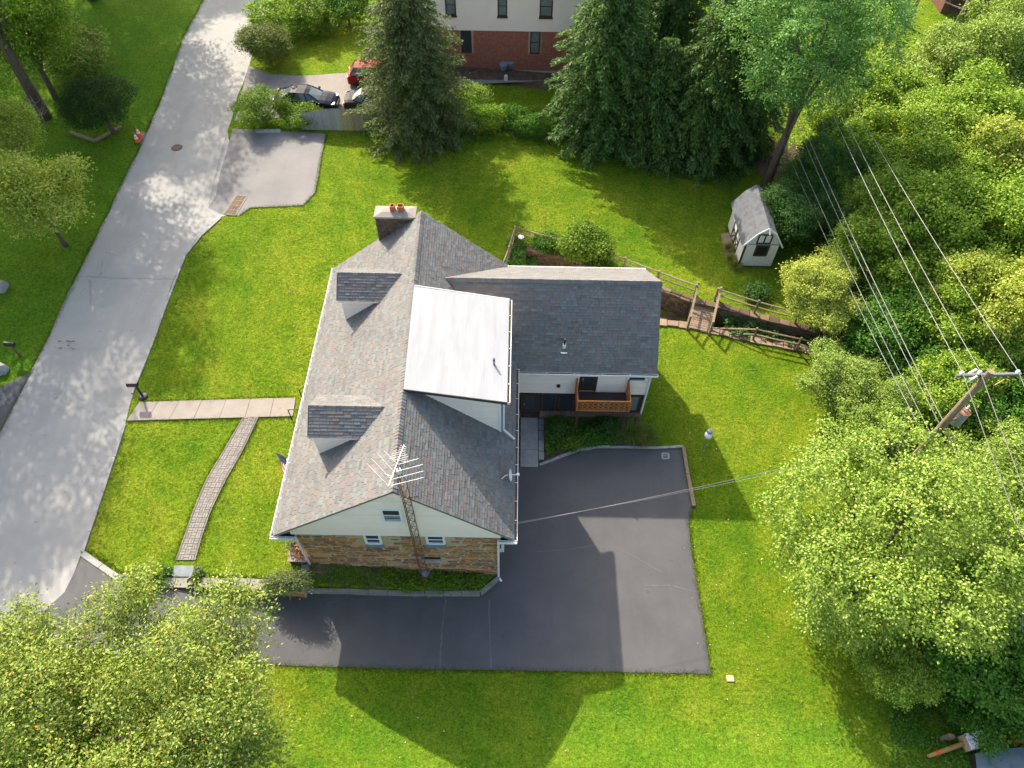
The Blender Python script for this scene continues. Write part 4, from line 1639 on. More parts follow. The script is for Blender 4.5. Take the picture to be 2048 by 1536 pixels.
# --- antenna tower and aerial
tow = thing('antenna_tower', (-4.0, 12.8, .5), 'rusty lattice mast standing in the planting bed against the stone gable', 'mast')
tb, tt = Vector((-3.98, 12.72, .4)), Vector((-4.0, 12.74, 9.9))
legs = []
for k in range(3):
    a = 2 * math.pi * k / 3 + 2.6
    off = Vector((math.cos(a), math.sin(a), 0)) * .2
    b = MB()
    b.tube([tb + off * 1.05, tt.lerp(tb, .02) + off * .9, tt + Vector((0, 0, .45)) + off * .12], .02, 6)
    b.build('leg', m_rust, tow)
    legs.append(off)
zz = .7
sd = 0
while zz < 9.7:
    for k in range(3):
        p, q = legs[k], legs[(k + 1) % 3]
        c = Vector((tb.x, tb.y, 0))
        b = MB()
        b.bar(c + p + Vector((0, 0, zz)), c + q + Vector((0, 0, zz + (.36 if sd % 2 else 0.0))), .016)
        b.build('brace', m_rust, tow)
    zz += .36
    sd += 1
for q0, q1 in (((tb.x - .2, 12.75, 8.45), (tb.x - .28, 13.0, 8.45)), ((tb.x + .2, 12.75, 8.45), (tb.x + .4, 13.0, 8.1))):
    b = MB()
    b.bar(q0, q1, .04)
    b.build('wall_bracket', m_flash, tow)
ant = thing('tv_aerial', (-4.0, 12.78, 10.0), 'bare aluminium television aerial with long swept rods on the mast', 'aerial')
b = MB()
b.tube([(tt.x, tt.y, 9.9), (tt.x, tt.y, 11.05)], .03, 8)
b.build('mast', m_alu, ant)
b = MB()
b.tube([(tt.x, tt.y, 10.35), (tt.x, tt.y, 10.6)], .085, 10)
b.build('rotator', m_gutter, ant)
AZ = 10.95
bn, bf = at(777, 972, AZ), at(808, 890, AZ)
b = MB()
b.bar(bn, bf, .035)
b.build('boom', m_alu, ant)
for (rx_, ry_), (px_, py_) in (((776, 971), (734, 927)), ((781, 957), (742, 916)), ((787, 942), (753, 905)), ((792, 926), (768, 901)), ((783, 971), (847, 955)), ((787, 958), (847, 942)), ((793, 943), (846, 929)), ((797, 929), (837, 917))):
    b = MB()
    b.tube([at(rx_, ry_, AZ), at(px_, py_, AZ)], .009, 6)
    b.build('rod', m_alu, ant)
for k in range(9):
    t = .62 + k * .043
    c = bn.lerp(bf, t)
    w = (.36, .34, .3, .3, .24, .14, .12, .12, .12)[k]
    sdv = Vector((bf.y - bn.y, -(bf.x - bn.x), 0)).normalized()
    b = MB()
    b.bar(c - sdv * w, c + sdv * w, .011)
    b.build('rod', m_alu, ant)
b = MB()
b.tube([at(768, 948, AZ - .1), at(787, 955, AZ - .1)], .035, 8)
b.build('balun_arm', m_alu, ant)

# --- satellite dish
dish = thing('satellite_dish', (0.0, 15.8, 4.6), 'small white satellite dish on the right eave of the stone house', 'satellite dish')
foot = at(1003, 958, rslope(-.4, 15.7))
c = at(1018, 950, 5.1)
b = MB()
b.tube([foot, (foot + c) / 2 + Vector((0, 0, .12)), c - Vector((.05, 0, 0))], .022, 8)
b.build('mount', m_gutter, dish)
b = MB()
ax = Vector((.97, -.05, .22)).normalized()
s = Vector((0, 1, 0))
s = (s - ax * s.dot(ax)).normalized()
t_ = ax.cross(s)
rings = []
for i, r_ in enumerate((0.0001, .1, .2, .28, .285)):
    dep = (r_ / .28) ** 2 * .07
    rings.append([c + ax * dep + (s * math.cos(a) + t_ * math.sin(a)) * r_ for a in np.linspace(0, 2 * math.pi, 21)[:-1]])
for i in range(len(rings) - 1):
    for k in range(20):
        b.poly([rings[i][k], rings[i][(k + 1) % 20], rings[i + 1][(k + 1) % 20], rings[i + 1][k]])
b.build('reflector', m_gutter, dish, smooth=True)
b = MB()
q = at(1036, 949, 5.1)
b.bar(c, q, .03)
b.build('feed_arm', m_gutter, dish)
b = MB()
b.obox(q, (.06, 0, 0), (0, .05, 0), (0, 0, .05))
b.build('feed_horn', m_porc, dish)

# stone planter box at the street corner of the gable
pl = thing('stone_planter', (-9.6, 13.2, 1.4), 'stone flower box with flat cap at the street corner of the gable', 'planter')
x0, x1, y0, y1 = -10.05, -9.25, 12.86, 14.4
b = MB()
b.box(x0, x1, y0, y1, 1.2, 1.85)
b.build('box', m_dmortar, pl)
stones_on(pl, 'stone', m_dstone, (x0, y0, 1.4), (1, 0, 0), (0, 0, 1), x1 - x0, .45, .26, .15, .03, seed=8)
stones_on(pl, 'stone', m_dstone, (x0, y1, 1.4), (0, -1, 0), (0, 0, 1), y1 - y0, .45, .26, .15, .03, seed=9)
for k in range(3):
    w = (x1 - x0 + .1) / 3
    b = MB()
    b.box(x0 - .06 + k * w + .008, x0 - .06 + (k + 1) * w - .008, y0 - .07, y0 + .22, 1.85, 1.92 + rnd.uniform(-.01, .01))
    b.build('cap_stone', m_conc, pl)
for k in range(3):
    b = MB()
    b.box(x0 - .06, x0 + .18, y0 + .23 + k * .43, y0 + .64 + k * .43, 1.85, 1.92 + rnd.uniform(-.01, .01))
    b.build('cap_stone', m_conc, pl)
b = MB()
b.box(x0 + .18, x1, y0 + .22, y1, 1.86, 1.88)
b.build('soil', m_soil, pl)
b = MB()
b.box(-9.55, -9.25, 12.05, 12.84, 1.2, 1.46)
tag(b.build('stone_ledge', m_cap, org=(-9.4, 12.4, 1.4)), 'short pale stone ledge between the flower box and the driveway wall', 'ledge')


# ================================================================== OUTBUILDINGS, FENCES, STREET THINGS
# --- garden shed
SX0, SX1, SY0, SY1, SZ = 14.42, 16.55, 33.83, 37.7, 0.64
shed = thing('garden_shed', (15.5, 35.7, SZ), 'white and brown garden shed with grey barn roof beside the trees', 'shed')
HE, HK, HA = 2.58 - .05, 3.52, 3.98
prof = [(SX0, HE), (SX0 + .55, HK - .05), (15.48, HA - .06), (SX1 - .55, HK - .05), (SX1, HE)]
b = MB()
b.box(SX0 + .03, SX1 - .03, SY0 + .03, SY1 - .03, SZ - .1, HE)
n = len(prof)
k0 = len(b.v)
b.v += [(x, SY0 + .03, z) for x, z in prof] + [(x, SY1 - .03, z) for x, z in prof]
b.f += [tuple(range(k0, k0 + n)), tuple(range(k0 + 2 * n - 1, k0 + n - 1, -1))]
b.build('wall', m_shedw, shed)
for i in range(8):                                  # grooved front panels
    x0, x1 = SX0 + (SX1 - SX0) * i / 8, SX0 + (SX1 - SX0) * (i + 1) / 8
    b = MB()
    b.box(x0 + .008, x1 - .008, SY0, SY0 + .03, SZ + .04, HE - .03)
    b.build('wall_panel', m_shedw, shed)
for i in range(14):
    y0, y1 = SY0 + (SY1 - SY0) * i / 14, SY0 + (SY1 - SY0) * (i + 1) / 14
    b = MB()
    b.box(SX0, SX0 + .03, y0 + .008, y1 - .008, SZ + .04, HE - .03)
    b.build('wall_panel', m_shedw, shed)
rp = [(SX0 - .22, HE - .08), (SX0 + .5, HK), (15.48, HA), (SX1 - .5, HK), (SX1 + .2, HE - .08)]
for i in range(4):
    b = MB()
    (xa, za), (xb, zb) = rp[i], rp[i + 1]
    b.slab([(xa, SY0 - .14, za), (xb, SY0 - .14, zb), (xb, SY1 + .14, zb), (xa, SY1 + .14, za)], .05)
    ro = b.build('roof', m_slroof, shed)
    d = Vector((xb - xa, 0, zb - za))
    L = d.length
    d.normalize()
    nn = Vector((-d.z, 0, d.x))
    m = MB()
    nr = max(2, int(L / .16))
    for r_ in range(nr):
        y = SY0 - .14 - rnd.random() * .3
        while y < SY1 + .14:
            a, c = max(y, SY0 - .14), min(y + .33, SY1 + .14)
            y += .335
            if c - a < .03: continue
            rr = r_ if i < 2 else nr - 1 - r_
            s0, s1 = (r_ / nr * L, (r_ + 1) / nr * L)
            lo, hi = (.016, .004) if i < 2 else (.004, .016)
            p0 = Vector((xa, 0, za)) + d * s0 + nn * lo
            p1 = Vector((xa, 0, za)) + d * s1 + nn * hi
            m.poly([(p0.x, a + .004, p0.z), (p0.x, c - .004, p0.z), (p1.x, c - .004, p1.z), (p1.x, a + .004, p1.z)][::-1])
    o = m.build('shingles', m_slroof, ro)
    o['kind'] = 'stuff'
b = MB()
for i in range(4):
    (xa, za), (xb, zb) = rp[i], rp[i + 1]
    b.bar((xa, SY0 - .15, za - .05), (xb, SY0 - .15, zb - .05), .03, .10, up=(0, 0, 1))
b.build('barge_board', m_white, shed)
for q in ((SX0 - .03, SX0 + .1, SY0 - .032, SY0 + .02, SZ + .06, HE), (SX0 - .03, SX1 + .03, SY0 - .03, SY0 + .02, SZ - .08, SZ + .06), (SX0 - .03, SX0 + .02, SY0 + .02, SY1, SZ - .08, SZ + .06)):
    b = MB()
    b.box(*q)
    b.build('corner_board', m_brown, shed)
b = MB()
b.box(SX0 + .2, SX1, SY0 - .03, SY0 + .0, HE - .03, HE + .02)
b.build('band', m_galv, shed)
w_ = window(shed, 15.12, 15.98, SZ + .95, HE - .05, SY0 - .0, .12, split=False, frame=m_brown, glass=m_dark)
# loft doors in the gable
b = MB()
for xx in (15.05, 15.46, 15.87):
    b.box(xx, xx + .08, SY0 - .03, SY0, HE + .1, HE + .82 if xx == 15.46 else HE + .74)
b.box(15.05, 15.95, SY0 - .03, SY0, HE + .05, HE + .14)
b.box(15.13, 15.87, SY0 - .03, SY0, HE + .74, HE + .83)
b.build('loft_door', m_brown, shed)
b = MB()
b.bar((15.48, SY0 - .15, HA - .02), (15.52, SY0 - .42, HA - .32), .06)
b.build('hoist_beam', m_white, shed)
# double doors on the long side
for y0, y1 in ((34.9, 35.75), (35.78, 36.6)):
    d = MB()
    xx = SX0 - .035
    d.box(xx, SX0 + .01, y0, y0 + .08, SZ + .05, HE - .15)
    d.box(xx, SX0 + .01, y1 - .08, y1, SZ + .05, HE - .15)
    for zc in (SZ + .05, SZ + .85, HE - .25):
        d.box(xx, SX0 + .01, y0 + .08, y1 - .08, zc, zc + .09)
    for za, zb in ((SZ + .14, SZ + .85),):
        d.bar((xx + .01, y0 + .08, za), (xx + .01, y1 - .08, zb), .05, .03, up=(1, 0, 0))
        d.bar((xx + .01, y1 - .08, za), (xx + .01, y0 + .08, zb), .05, .03, up=(1, 0, 0))
    d.build('door', m_brown, shed)
b = MB()
b.hexa([(13.75, 34.6, SZ - .05), (14.4, 34.6, SZ - .05), (14.4, 36.9, SZ - .05), (13.75, 36.9, SZ - .05), (13.75, 34.6, SZ + .0), (14.4, 34.6, SZ + .12), (14.4, 36.9, SZ + .12), (13.75, 36.9, SZ + .0)])
b.build('ramp', m_rail, shed)


# --- split rail fences
def fence_run(fence, tops, h=1.12, rails=(1.0, .55), post_every=True, sag=.03):
    """tops: plan points of posts"""
    for i, p in enumerate(tops):
        z = Z(p[0], p[1])
        if post_every:
            b = MB()
            lean = (rnd.uniform(-.03, .03), rnd.uniform(-.03, .03))
            b.tube([(p[0], p[1], z - .1), (p[0] + lean[0] * .5, p[1], z + h * .6), (p[0] + lean[0], p[1] + lean[1], z + h)], [.075, .07, .062], 8)
            b.build('post', m_rail, fence)
    for p, q in zip(tops[:-1], tops[1:]):
        zp, zq = Z(p[0], p[1]), Z(q[0], q[1])
        for r_ in rails:
            b = MB()
            a, c = Vector((p[0], p[1], zp + r_)), Vector((q[0], q[1], zq + r_))
            mid = (a + c) / 2 + Vector((rnd.uniform(-.02, .02), rnd.uniform(-.02, .02), -sag))
            b.tube([a, mid, c], [.045, .055, .045], 7)
            b.build('rail', m_rail, fence)


def top_at(px, py, h=1.1, z=.7):
    for _ in range(5):
        p = at(px, py, z + h)
        z = Z(p.x, p.y)
        if z < -.3: z = .65
    return (p.x, p.y)


nf = [(0.02, 35.5), (2.3, 34.72), (4.6, 34.2), (6.95, 33.2), (9.0, 32.15), (11.2, 31.0)]
f1 = thing('rail_fence', (5, 34, .8), 'two rail wooden fence along the far creek bank from the ivy corner to the footbridge', 'fence')
fence_run(f1, nf)
f1b = thing('rail_fence', (0, 34, .9), 'short two rail fence at the ivy corner running toward the house', 'fence')
fence_run(f1b, [(0.0, 35.38), (-0.35, 33.5), (-0.75, 31.9)], rails=(.95, .3))
f2 = thing('rail_fence', (14, 29.5, .6), 'two rail wooden fence right of the footbridge on the shed side', 'fence')
fence_run(f2, [(12.45, 30.75), (14.7, 29.75), (17.0, 28.95), (19.2, 28.2)])
f3 = thing('rail_fence', (15, 28, .1), 'two rail wooden fence casting long shadows along the near creek bank', 'fence')
fence_run(f3, [(12.02, 28.92), (14.5, 28.12), (16.95, 27.42), (19.3, 26.7)])

# --- footbridge
br_ = thing('footbridge', (11.6, 29.8, .2), 'small plank footbridge with wooden handrails over the creek', 'bridge')
A, B, C, D = Vector((10.62, 29.0, .12)), Vector((11.92, 28.62, .12)), Vector((12.62, 30.7, .62)), Vector((11.30, 31.1, .62))
N = 14
for k in range(N):
    t0, t1 = (k + .06) / N, (k + .94) / N
    q = [A.lerp(D, t0), B.lerp(C, t0), B.lerp(C, t1), A.lerp(D, t1)]
    j = rnd.uniform(-.01, .01)
    b = MB()
    b.hexa([(p.x, p.y, p.z - .05) for p in q] + [(p.x, p.y, p.z + j) for p in q])
    b.build('plank', m_rail, br_)
for p, q in ((A, D), (B, C)):
    for e, s in ((p, -.1), (q, .12)):
        b = MB()
        b.bar(e + Vector((0, s, -.4)), e + Vector((0, s, 1.12)), .12, up=(0, 1, 0))
        b.build('post', m_rail, br_)
    for h in (1.02, .55):
        b = MB()
        b.bar(p + Vector((0, -.1, h)), q + Vector((0, .12, h)), .1, .06)
        b.build('handrail', m_rail, br_)
    b = MB()
    b.bar(p + Vector((0, -.1, -.12)), q + Vector((0, .12, -.12)), .14, .16)
    b.build('beam', m_rail, br_)

# --- stockade fence by the neighbour's drive
sf = thing('stockade_fence', (-13.5, 46.7, 1.4), 'grey picket stockade fence with arched top in front of the parked cars', 'fence')
x = -15.95
fy = 46.7
while x < -11.3:
    w = .098
    t = (x + 15.95)
    if x < -13.0: h, mm = 1.28 + .55 * math.sin(min(1, t / 2.9) * math.pi / 2), m_picket
    else: h, mm = 1.80, m_picketb
    b = MB()
    j = rnd.uniform(-.012, .012)
    hh = h + rnd.uniform(-.02, .02)
    b.box(x + .006, x + w - .006, fy + j, fy + .028 + j, 1.3, 1.4 + hh - .1)
    k0 = len(b.v)
    b.v += [(x + .006, fy + j, 1.4 + hh - .1), (x + w - .006, fy + j, 1.4 + hh - .1), (x + w / 2, fy + j, 1.4 + hh), (x + .006, fy + .028 + j, 1.4 + hh - .1), (x + w - .006, fy + .028 + j, 1.4 + hh - .1), (x + w / 2, fy + .028 + j, 1.4 + hh)]
    b.f += [(k0, k0 + 1, k0 + 2), (k0 + 5, k0 + 4, k0 + 3), (k0, k0 + 2, k0 + 5, k0 + 3), (k0 + 1, k0 + 4, k0 + 5, k0 + 2)]
    b.build('picket', mm, sf)
    x += w
for h in (.4, 1.1):
    b = MB()
    b.box(-15.9, -11.35, fy + .03, fy + .1, 1.4 + h, 1.4 + h + .08)
    b.build('rail', m_picketb, sf)

# --- neighbour's house
nh = thing('neighbour_house', (-1, 59, 1.3), 'two storey house of cream siding over red brick beyond the trees', 'house')
NY0 = 55.69
b = MB()
b.box(-9.5, 6.6, NY0 + .1, NY0 + 8, 1.0, 4.5)
b.build('brick_wall', m_redmortar, nh)
bk = MB()
z = 1.2
row = 0
bh, bw = .0745, .215
nwin = ((-4.55, -3.70, 2.62, 4.5), (0.95, 1.75, 2.62, 4.5), (-8.2, -7.4, 2.62, 4.5))
while z < 4.42:
    x = -6.2 - (row % 2) * bw / 2
    while x < 4.2:
        if not any(x + bw > a and x < c and z + bh > q0 and z < q1 for a, c, q0, q1 in nwin):
            j = rnd.uniform(-.004, .004)
            bk.box(x + .006, x + bw - .006, NY0 + .075 + j, NY0 + .11, z + .006, z + bh - .006)
        x += bw
    z += bh
    row += 1
o = bk.build('bricks', m_redbrick, nh)
o['kind'] = 'stuff'
b = MB()
b.box(-9.6, 6.7, NY0 + .0, NY0 + 8.05, 4.5, 8.1)
b.build('upper_wall', m_siding, nh)
upw = ((-5.62, -4.80, 5.62, 7.2), (-1.62, -.88, 5.62, 7.2), (1.60, 2.60, 5.62, 7.2))
sp = MB()
z = 4.48
while z < 8.0:
    z1 = z + .118
    x = -9.6
    for a, c, q0, q1 in sorted(upw) + [(6.7, 9, 0, 9)]:
        if not (z1 > q0 and z < q1) and a < 6: continue
        if a > x:
            sp.hexa([(x, NY0 - .045, z), (a, NY0 - .045, z), (a, NY0 + .01, z), (x, NY0 + .01, z), (x, NY0 - .012, z1), (a, NY0 - .012, z1), (a, NY0 + .01, z1), (x, NY0 + .01, z1)])
        x = c
    z = z1
o = sp.build('siding', m_siding, nh)
o['kind'] = 'stuff'
for a, c, q0, q1 in nwin + upw:
    up_ = q0 > 5
    window(nh, a, c, q0, q1, NY0 + (.0 if up_ else .075), .10, frame=m_brown, glass=m_glassb if up_ or a > 0 else m_glass)
    b = MB()
    b.box(a - .04, c + .04, NY0 - (.12 if up_ else .02), NY0 + .1, q0 - .12, q0)
    b.build('sill', m_brown if up_ else m_redbrick, nh)
b = MB()
b.slab([(-10, NY0 - .5, 8.0), (7.1, NY0 - .5, 8.0), (7.1, NY0 + 4, 10.6), (-10, NY0 + 4, 10.6)], .15)
b.slab([(7.1, NY0 + 8.5, 8.0), (-10, NY0 + 8.5, 8.0), (-10, NY0 + 4, 10.6), (7.1, NY0 + 4, 10.6)], .15)
b.build('roof', m_shingle, nh)
b = MB()
b.slab([(6.65, NY0 + .05, 8.0), (6.65, NY0 + 8, 8.0), (6.65, NY0 + 4, 10.4)], .1)
b.slab([(-9.5, NY0 + .05, 8.0), (-9.5, NY0 + 8, 8.0), (-9.5, NY0 + 4, 10.4)], .1)
b.build('gable', m_siding, nh)
sheet('neighbour_bed', [(-6, 53.6), (4, 53.3), (4.5, NY0), (-6, NY0)], 0.04, m_soil, .7)
for (px, py) in ((1007, 139), (1021, 134)):
    p = at(px, py, 1.4)
    b = MB()
    b.lathe((p.x, p.y, 1.35), [(.22, 0), (.32, .3), (.34, .5), (.36, .52), (.30, .56)], 14)
    tag(b.build('planter_pot', m_galv, org=(p.x, p.y, 1.4)), '%s grey planter pot standing before the brick wall' % ('left' if px < 1010 else 'right'), 'pot', 'pots before the brick house')
p = at(1012, 160, 1.4)
b = MB()
b.lathe((p.x, p.y, 1.4), [(.16, 0), (.15, .25), (.12, .4), (.03, .45)], 10)
tag(b.build('marker_post', m_gutter, org=p), 'short white marker post at the edge of the neighbouring lawn', 'post')

# a brown outbuilding at the far right
p = at(1935, -14, 2.5)
ob = thing('brown_outbuilding', (p.x, p.y, .9), 'dark brown low outbuilding at the far edge of the lawn behind the bushes', 'shed')
b = MB()
b.box(p.x - 1.6, p.x + 5, p.y, p.y + 4, .6, 3.0)
b.build('wall', M('brown_board_wall', [(.10, .045, .028), (.16, .075, .045)], .9, 4), ob)
b = MB()
b.slab([(p.x - 2, p.y - .4, 2.9), (p.x + 5.4, p.y - .4, 2.9), (p.x + 5.4, p.y + 2, 4.2), (p.x - 2, p.y + 2, 4.2)], .1)
b.slab([(p.x + 5.4, p.y + 4.4, 2.9), (p.x - 2, p.y + 4.4, 2.9), (p.x - 2, p.y + 2, 4.2), (p.x + 5.4, p.y + 2, 4.2)], .1)
b.build('roof', m_shingle, ob)
b = MB()
b.box(p.x - 1, p.x - .1, p.y - .02, p.y + .02, 1.0, 2.8)
b.build('door', m_brown, ob)


# --- cars
def make_car(loc, yaw, paint, label, kind='sedan'):
    car = thing('parked_car', loc, label, 'car', 'cars on the neighbour drive')
    ORG[car] = Vector((0, 0, 0))
    car.rotation_euler = (0, 0, yaw)
    # side profile: x along the car (rear -2.4 .. front 2.4)
    xs = [-2.40, -2.30, -2.0, -1.55, -1.0, -.3, .5, 1.05, 1.6, 2.05, 2.32, 2.42]
    belt = [.72, .92, .98, 1.0, .98, .96, .95, .93, .89, .82, .70, .55]
    half = [.66, .80, .87, .90, .915, .92, .92, .91, .90, .86, .76, .60]
    b = MB()
    ring = []
    for x, z, w in zip(xs, belt, half):
        ring.append([(x, -w * .94, .24), (x, -w, .45), (x, -w * 1.0, z - .16), (x, -w * .93, z - .03), (x, -w * .6, z + .02), (x, 0, z + .035), (x, w * .6, z + .02), (x, w * .93, z - .03), (x, w * 1.0, z - .16), (x, w, .45), (x, w * .94, .24)])
    for i in range(len(ring) - 1):
        for j in range(10):
            b.poly([ring[i][j], ring[i + 1][j], ring[i + 1][j + 1], ring[i][j + 1]][::-1])
        b.poly([ring[i][0], ring[i][10], ring[i + 1][10], ring[i + 1][0]][::-1])
    b.poly(ring[0])
    b.poly(ring[-1][::-1])
    bo = b.build('body', paint, car, smooth=True)
    # cabin: base and roof outlines
    if kind == 'sedan':
        base = [(-1.72, .66), (-.9, .80), (.3, .82), (1.12, .70)]
        roofl = [(-1.02, .52), (-.55, .59), (.10, .60), (.42, .54)]
        zr, zb = 1.44, .97
    else:
        base = [(-2.15, .70), (-.9, .82), (.3, .82), (1.05, .70)]
        roofl = [(-1.75, .58), (-.75, .62), (.05, .62), (.38, .55)]
        zr, zb = 1.58, .97
    b = MB()                                        # roof panel
    L = [(x, -w, zr - (.05 if i in (0, 3) else 0)) for i, (x, w) in enumerate(roofl)]
    Mid = [(x, 0, zr + .035 - (.05 if i in (0, 3) else 0)) for i, (x, w) in enumerate(roofl)]
    Rr = [(x, w, zr - (.05 if i in (0, 3) else 0)) for i, (x, w) in enumerate(roofl)]
    for i in range(3):
        b.poly([L[i], L[i + 1], Mid[i + 1], Mid[i]])
        b.poly([Mid[i], Mid[i + 1], Rr[i + 1], Rr[i]])
    b.build('roof', paint, car, smooth=True)
    # pillars: thick dark body behind glass
    b = MB()
    for s in (-1, 1):
        for i in range(4):
            (xb, wb), (xr, wr) = base[i], roofl[i]
            b.bar((xb, s * wb, zb - .02), (xr, s * wr, zr - (.05 if i in (0, 3) else 0)), .07 if i in (0, 3) else .05, .06)
        for i in range(3):
            b.bar((roofl[i][0], s * roofl[i][1], L[i][2]), (roofl[i + 1][0], s * roofl[i + 1][1], L[i + 1][2]), .05, .04)
    b.build('pillars', paint, car)
    g = .985
    for s in (-1, 1):
        for i in range(3):
            b = MB()
            q = [(base[i][0], s * base[i][1] * g, zb), (base[i + 1][0], s * base[i + 1][1] * g, zb), (roofl[i + 1][0], s * roofl[i + 1][1] * g, L[i + 1][2]), (roofl[i][0], s * roofl[i][1] * g, L[i][2])]
            b.poly(q if s < 0 else q[::-1])
            b.build('side_window', m_glass, car)
    b = MB()
    b.poly([(base[3][0], -base[3][1], zb - .02), (base[3][0] + .08, 0, zb), (base[3][0], base[3][1], zb - .02), Rr[3], Mid[3], L[3]])
    b.build('windscreen', m_carglass, car)
    b = MB()
    b.poly([(base[0][0], -base[0][1], zb), L[0], Mid[0], Rr[0], (base[0][0], base[0][1], zb), (base[0][0] - .05, 0, zb + .02)])
    b.build('rear_window', m_carglass, car)
    b = MB()
    for s in (-1, 1):
        for i in range(3):
            b.bar((base[i][0], s * (base[i][1] + .015), zb - .015), (base[i + 1][0], s * (base[i + 1][1] + .015), zb - .015), .02, .02)
    b.build('window_trim', m_alu, car)
    for s in (-1, 1):
        for x in (-1.45, 1.42):
            b = MB()
            b.lathe((0, 0, 0), [(.20, -.10), (.31, -.10), (.335, -.06), (.335, .06), (.31, .10), (.20, .10)], 20)
            b.v = [(v[0] + x, s * .82 + v[2], .335 + v[1]) for v in b.v]
            w = b.build('wheel', m_tyre, car)
            b = MB()
            b.lathe((0, 0, 0), [(.0, .07), (.06, .075), (.19, .06), (.215, .09)], 14)
            b.v = [(v[0] + x, s * (.825 + v[2]), .335 + v[1]) for v in b.v]
            b.build('rim', m_galv, w)
        b = MB()
        b.obox((2.20, s * .60, .70), (.13, -s * .06, 0), (.02, s * .14, 0), (0, 0, .07))
        b.build('headlight', m_lamp, car)
        b = MB()
        b.obox((-2.32, s * .64, .80), (.06, 0, 0), (0, .16, 0), (0, 0, .07))
        b.build('tail_light', m_tail, car)
        b = MB()
        b.obox((.82, s * 1.0, 1.02), (.07, 0, 0), (0, .10, 0), (0, 0, .07))
        b.build('door_mirror', paint, car)
    b = MB()
    b.box(2.36, 2.43, -.45, .45, .42, .60)
    b.build('grille', m_black, car)
    b = MB()
    b.obox((-.85, 0, zr + .06), (.09, 0, 0), (0, .02, 0), (0, 0, .035))
    b.build('aerial_fin', m_black, car)
    return car


pc = (at(545, 222, 1.4) + at(672, 222, 1.4)) / 2
make_car((-16.05, 49.75, 1.4), R(-4), m_navy, 'dark blue saloon car parked behind the arched grey picket fence')
make_car((-10.75, 49.7, 1.4), R(1), m_grey, 'dark grey saloon car half under the cedar, tail toward the blue car')
make_car((-11.0, 53.3, 1.4), R(2), m_red, 'red hatchback car half hidden by the cedar near the far lawn', 'hatch')

# --- mailboxes
mb_ = thing('mailbox', at(286, 793, 1.4), 'black mailbox with a red flag on a post by the front walk', 'mailbox')
o_ = Vector(at(286, 793, 1.4))
b = MB()
b.lathe((o_.x, o_.y, 1.38), [(.26, 0), (.26, .07), (.2, .1), (.12, .12)], 16)
b.build('base', m_black, mb_)
b = MB()
b.tube([o_, o_ + Vector((0, 0, .98))], .06, 10)
b.build('post', m_black, mb_)


def box_on(parent, c, d, m):
    """half round topped box, d is its long axis"""
    c, d = Vector(c), Vector(d).normalized()
    s = Vector((-d.y, d.x, 0))
    pr = [(-.1, 0), (.1, 0), (.1, .13)] + [(.1 * math.cos(a), .13 + .1 * math.sin(a)) for a in np.linspace(.3, math.pi - .3, 6)] + [(-.1, .13)]
    b = MB()
    k0 = len(b.v)
    n = len(pr)
    for e in (-.28, .28):
        b.v += [tuple(c + d * e + s * p[0] + Vector((0, 0, p[1]))) for p in pr]
    b.f += [tuple(range(k0 + n - 1, k0 - 1, -1)), tuple(range(k0 + n, k0 + 2 * n))]
    for i in range(n):
        j = (i + 1) % n
        b.f.append((k0 + i, k0 + j, k0 + n + j, k0 + n + i))
    return b.build('box', m, parent)


box_on(mb_, o_ + Vector((-.13, 0, .98)), (1, .05, 0), m_black)
b = MB()
b.box(o_.x - .3, o_.x - .08, o_.y - .125, o_.y - .104, o_.z + 1.04, o_.z + 1.1)
b.build('flag', m_redp, mb_)
o2 = Vector(at(41, 712, 1.4))
mb2 = thing('mailbox', o2, 'black mailbox on a plain wooden post across the street', 'mailbox')
b = MB()
b.bar(o2, o2 + Vector((-.02, 0, .95)), .09, up=(0, 1, 0))
b.build('post', m_rust, mb2)
box_on(mb2, o2 + Vector((-.05, 0, .95)), (1, -.12, 0), m_black)
# --- traffic cones on a white pad
for i, (px, py) in enumerate(((276, 284), (280, 273))):
    p = at(px, py, 1.42)
    c = thing('traffic_cone', p, ('front' if i == 0 else 'rear') + ' orange and white traffic cone on the pale pad by the road', 'traffic cone', 'cones at the road edge')
    for nm, mm, z0, z1 in (('base_band', m_orange, .03, .30), ('white_band', m_reflect, .30, .43), ('middle_band', m_orange, .43, .48), ('white_band', m_reflect, .48, .62), ('tip', m_orange, .62, .80)):
        r0, r1 = .19 - .165 * z0 / .8, .19 - .165 * z1 / .8
        b = MB()
        b.lathe((p.x, p.y, p.z), [(r0, z0), (r1, z1)], 14)
        b.build(nm, mm, c)
    b = MB()
    b.box(p.x - .2, p.x + .2, p.y - .2, p.y + .2, p.z, p.z + .035)
    b.build('foot', m_orange if i else m_black, c)
q = [at(x, y, 1.43) for x, y in ((268, 287), (281, 287), (292, 265), (283, 262))]
b = MB()
b.prism([(v.x, v.y) for v in q], 1.38, 1.433)
tag(b.build('concrete_pad', m_cap, org=q[0]), 'pale concrete pad under the two traffic cones', 'pad')

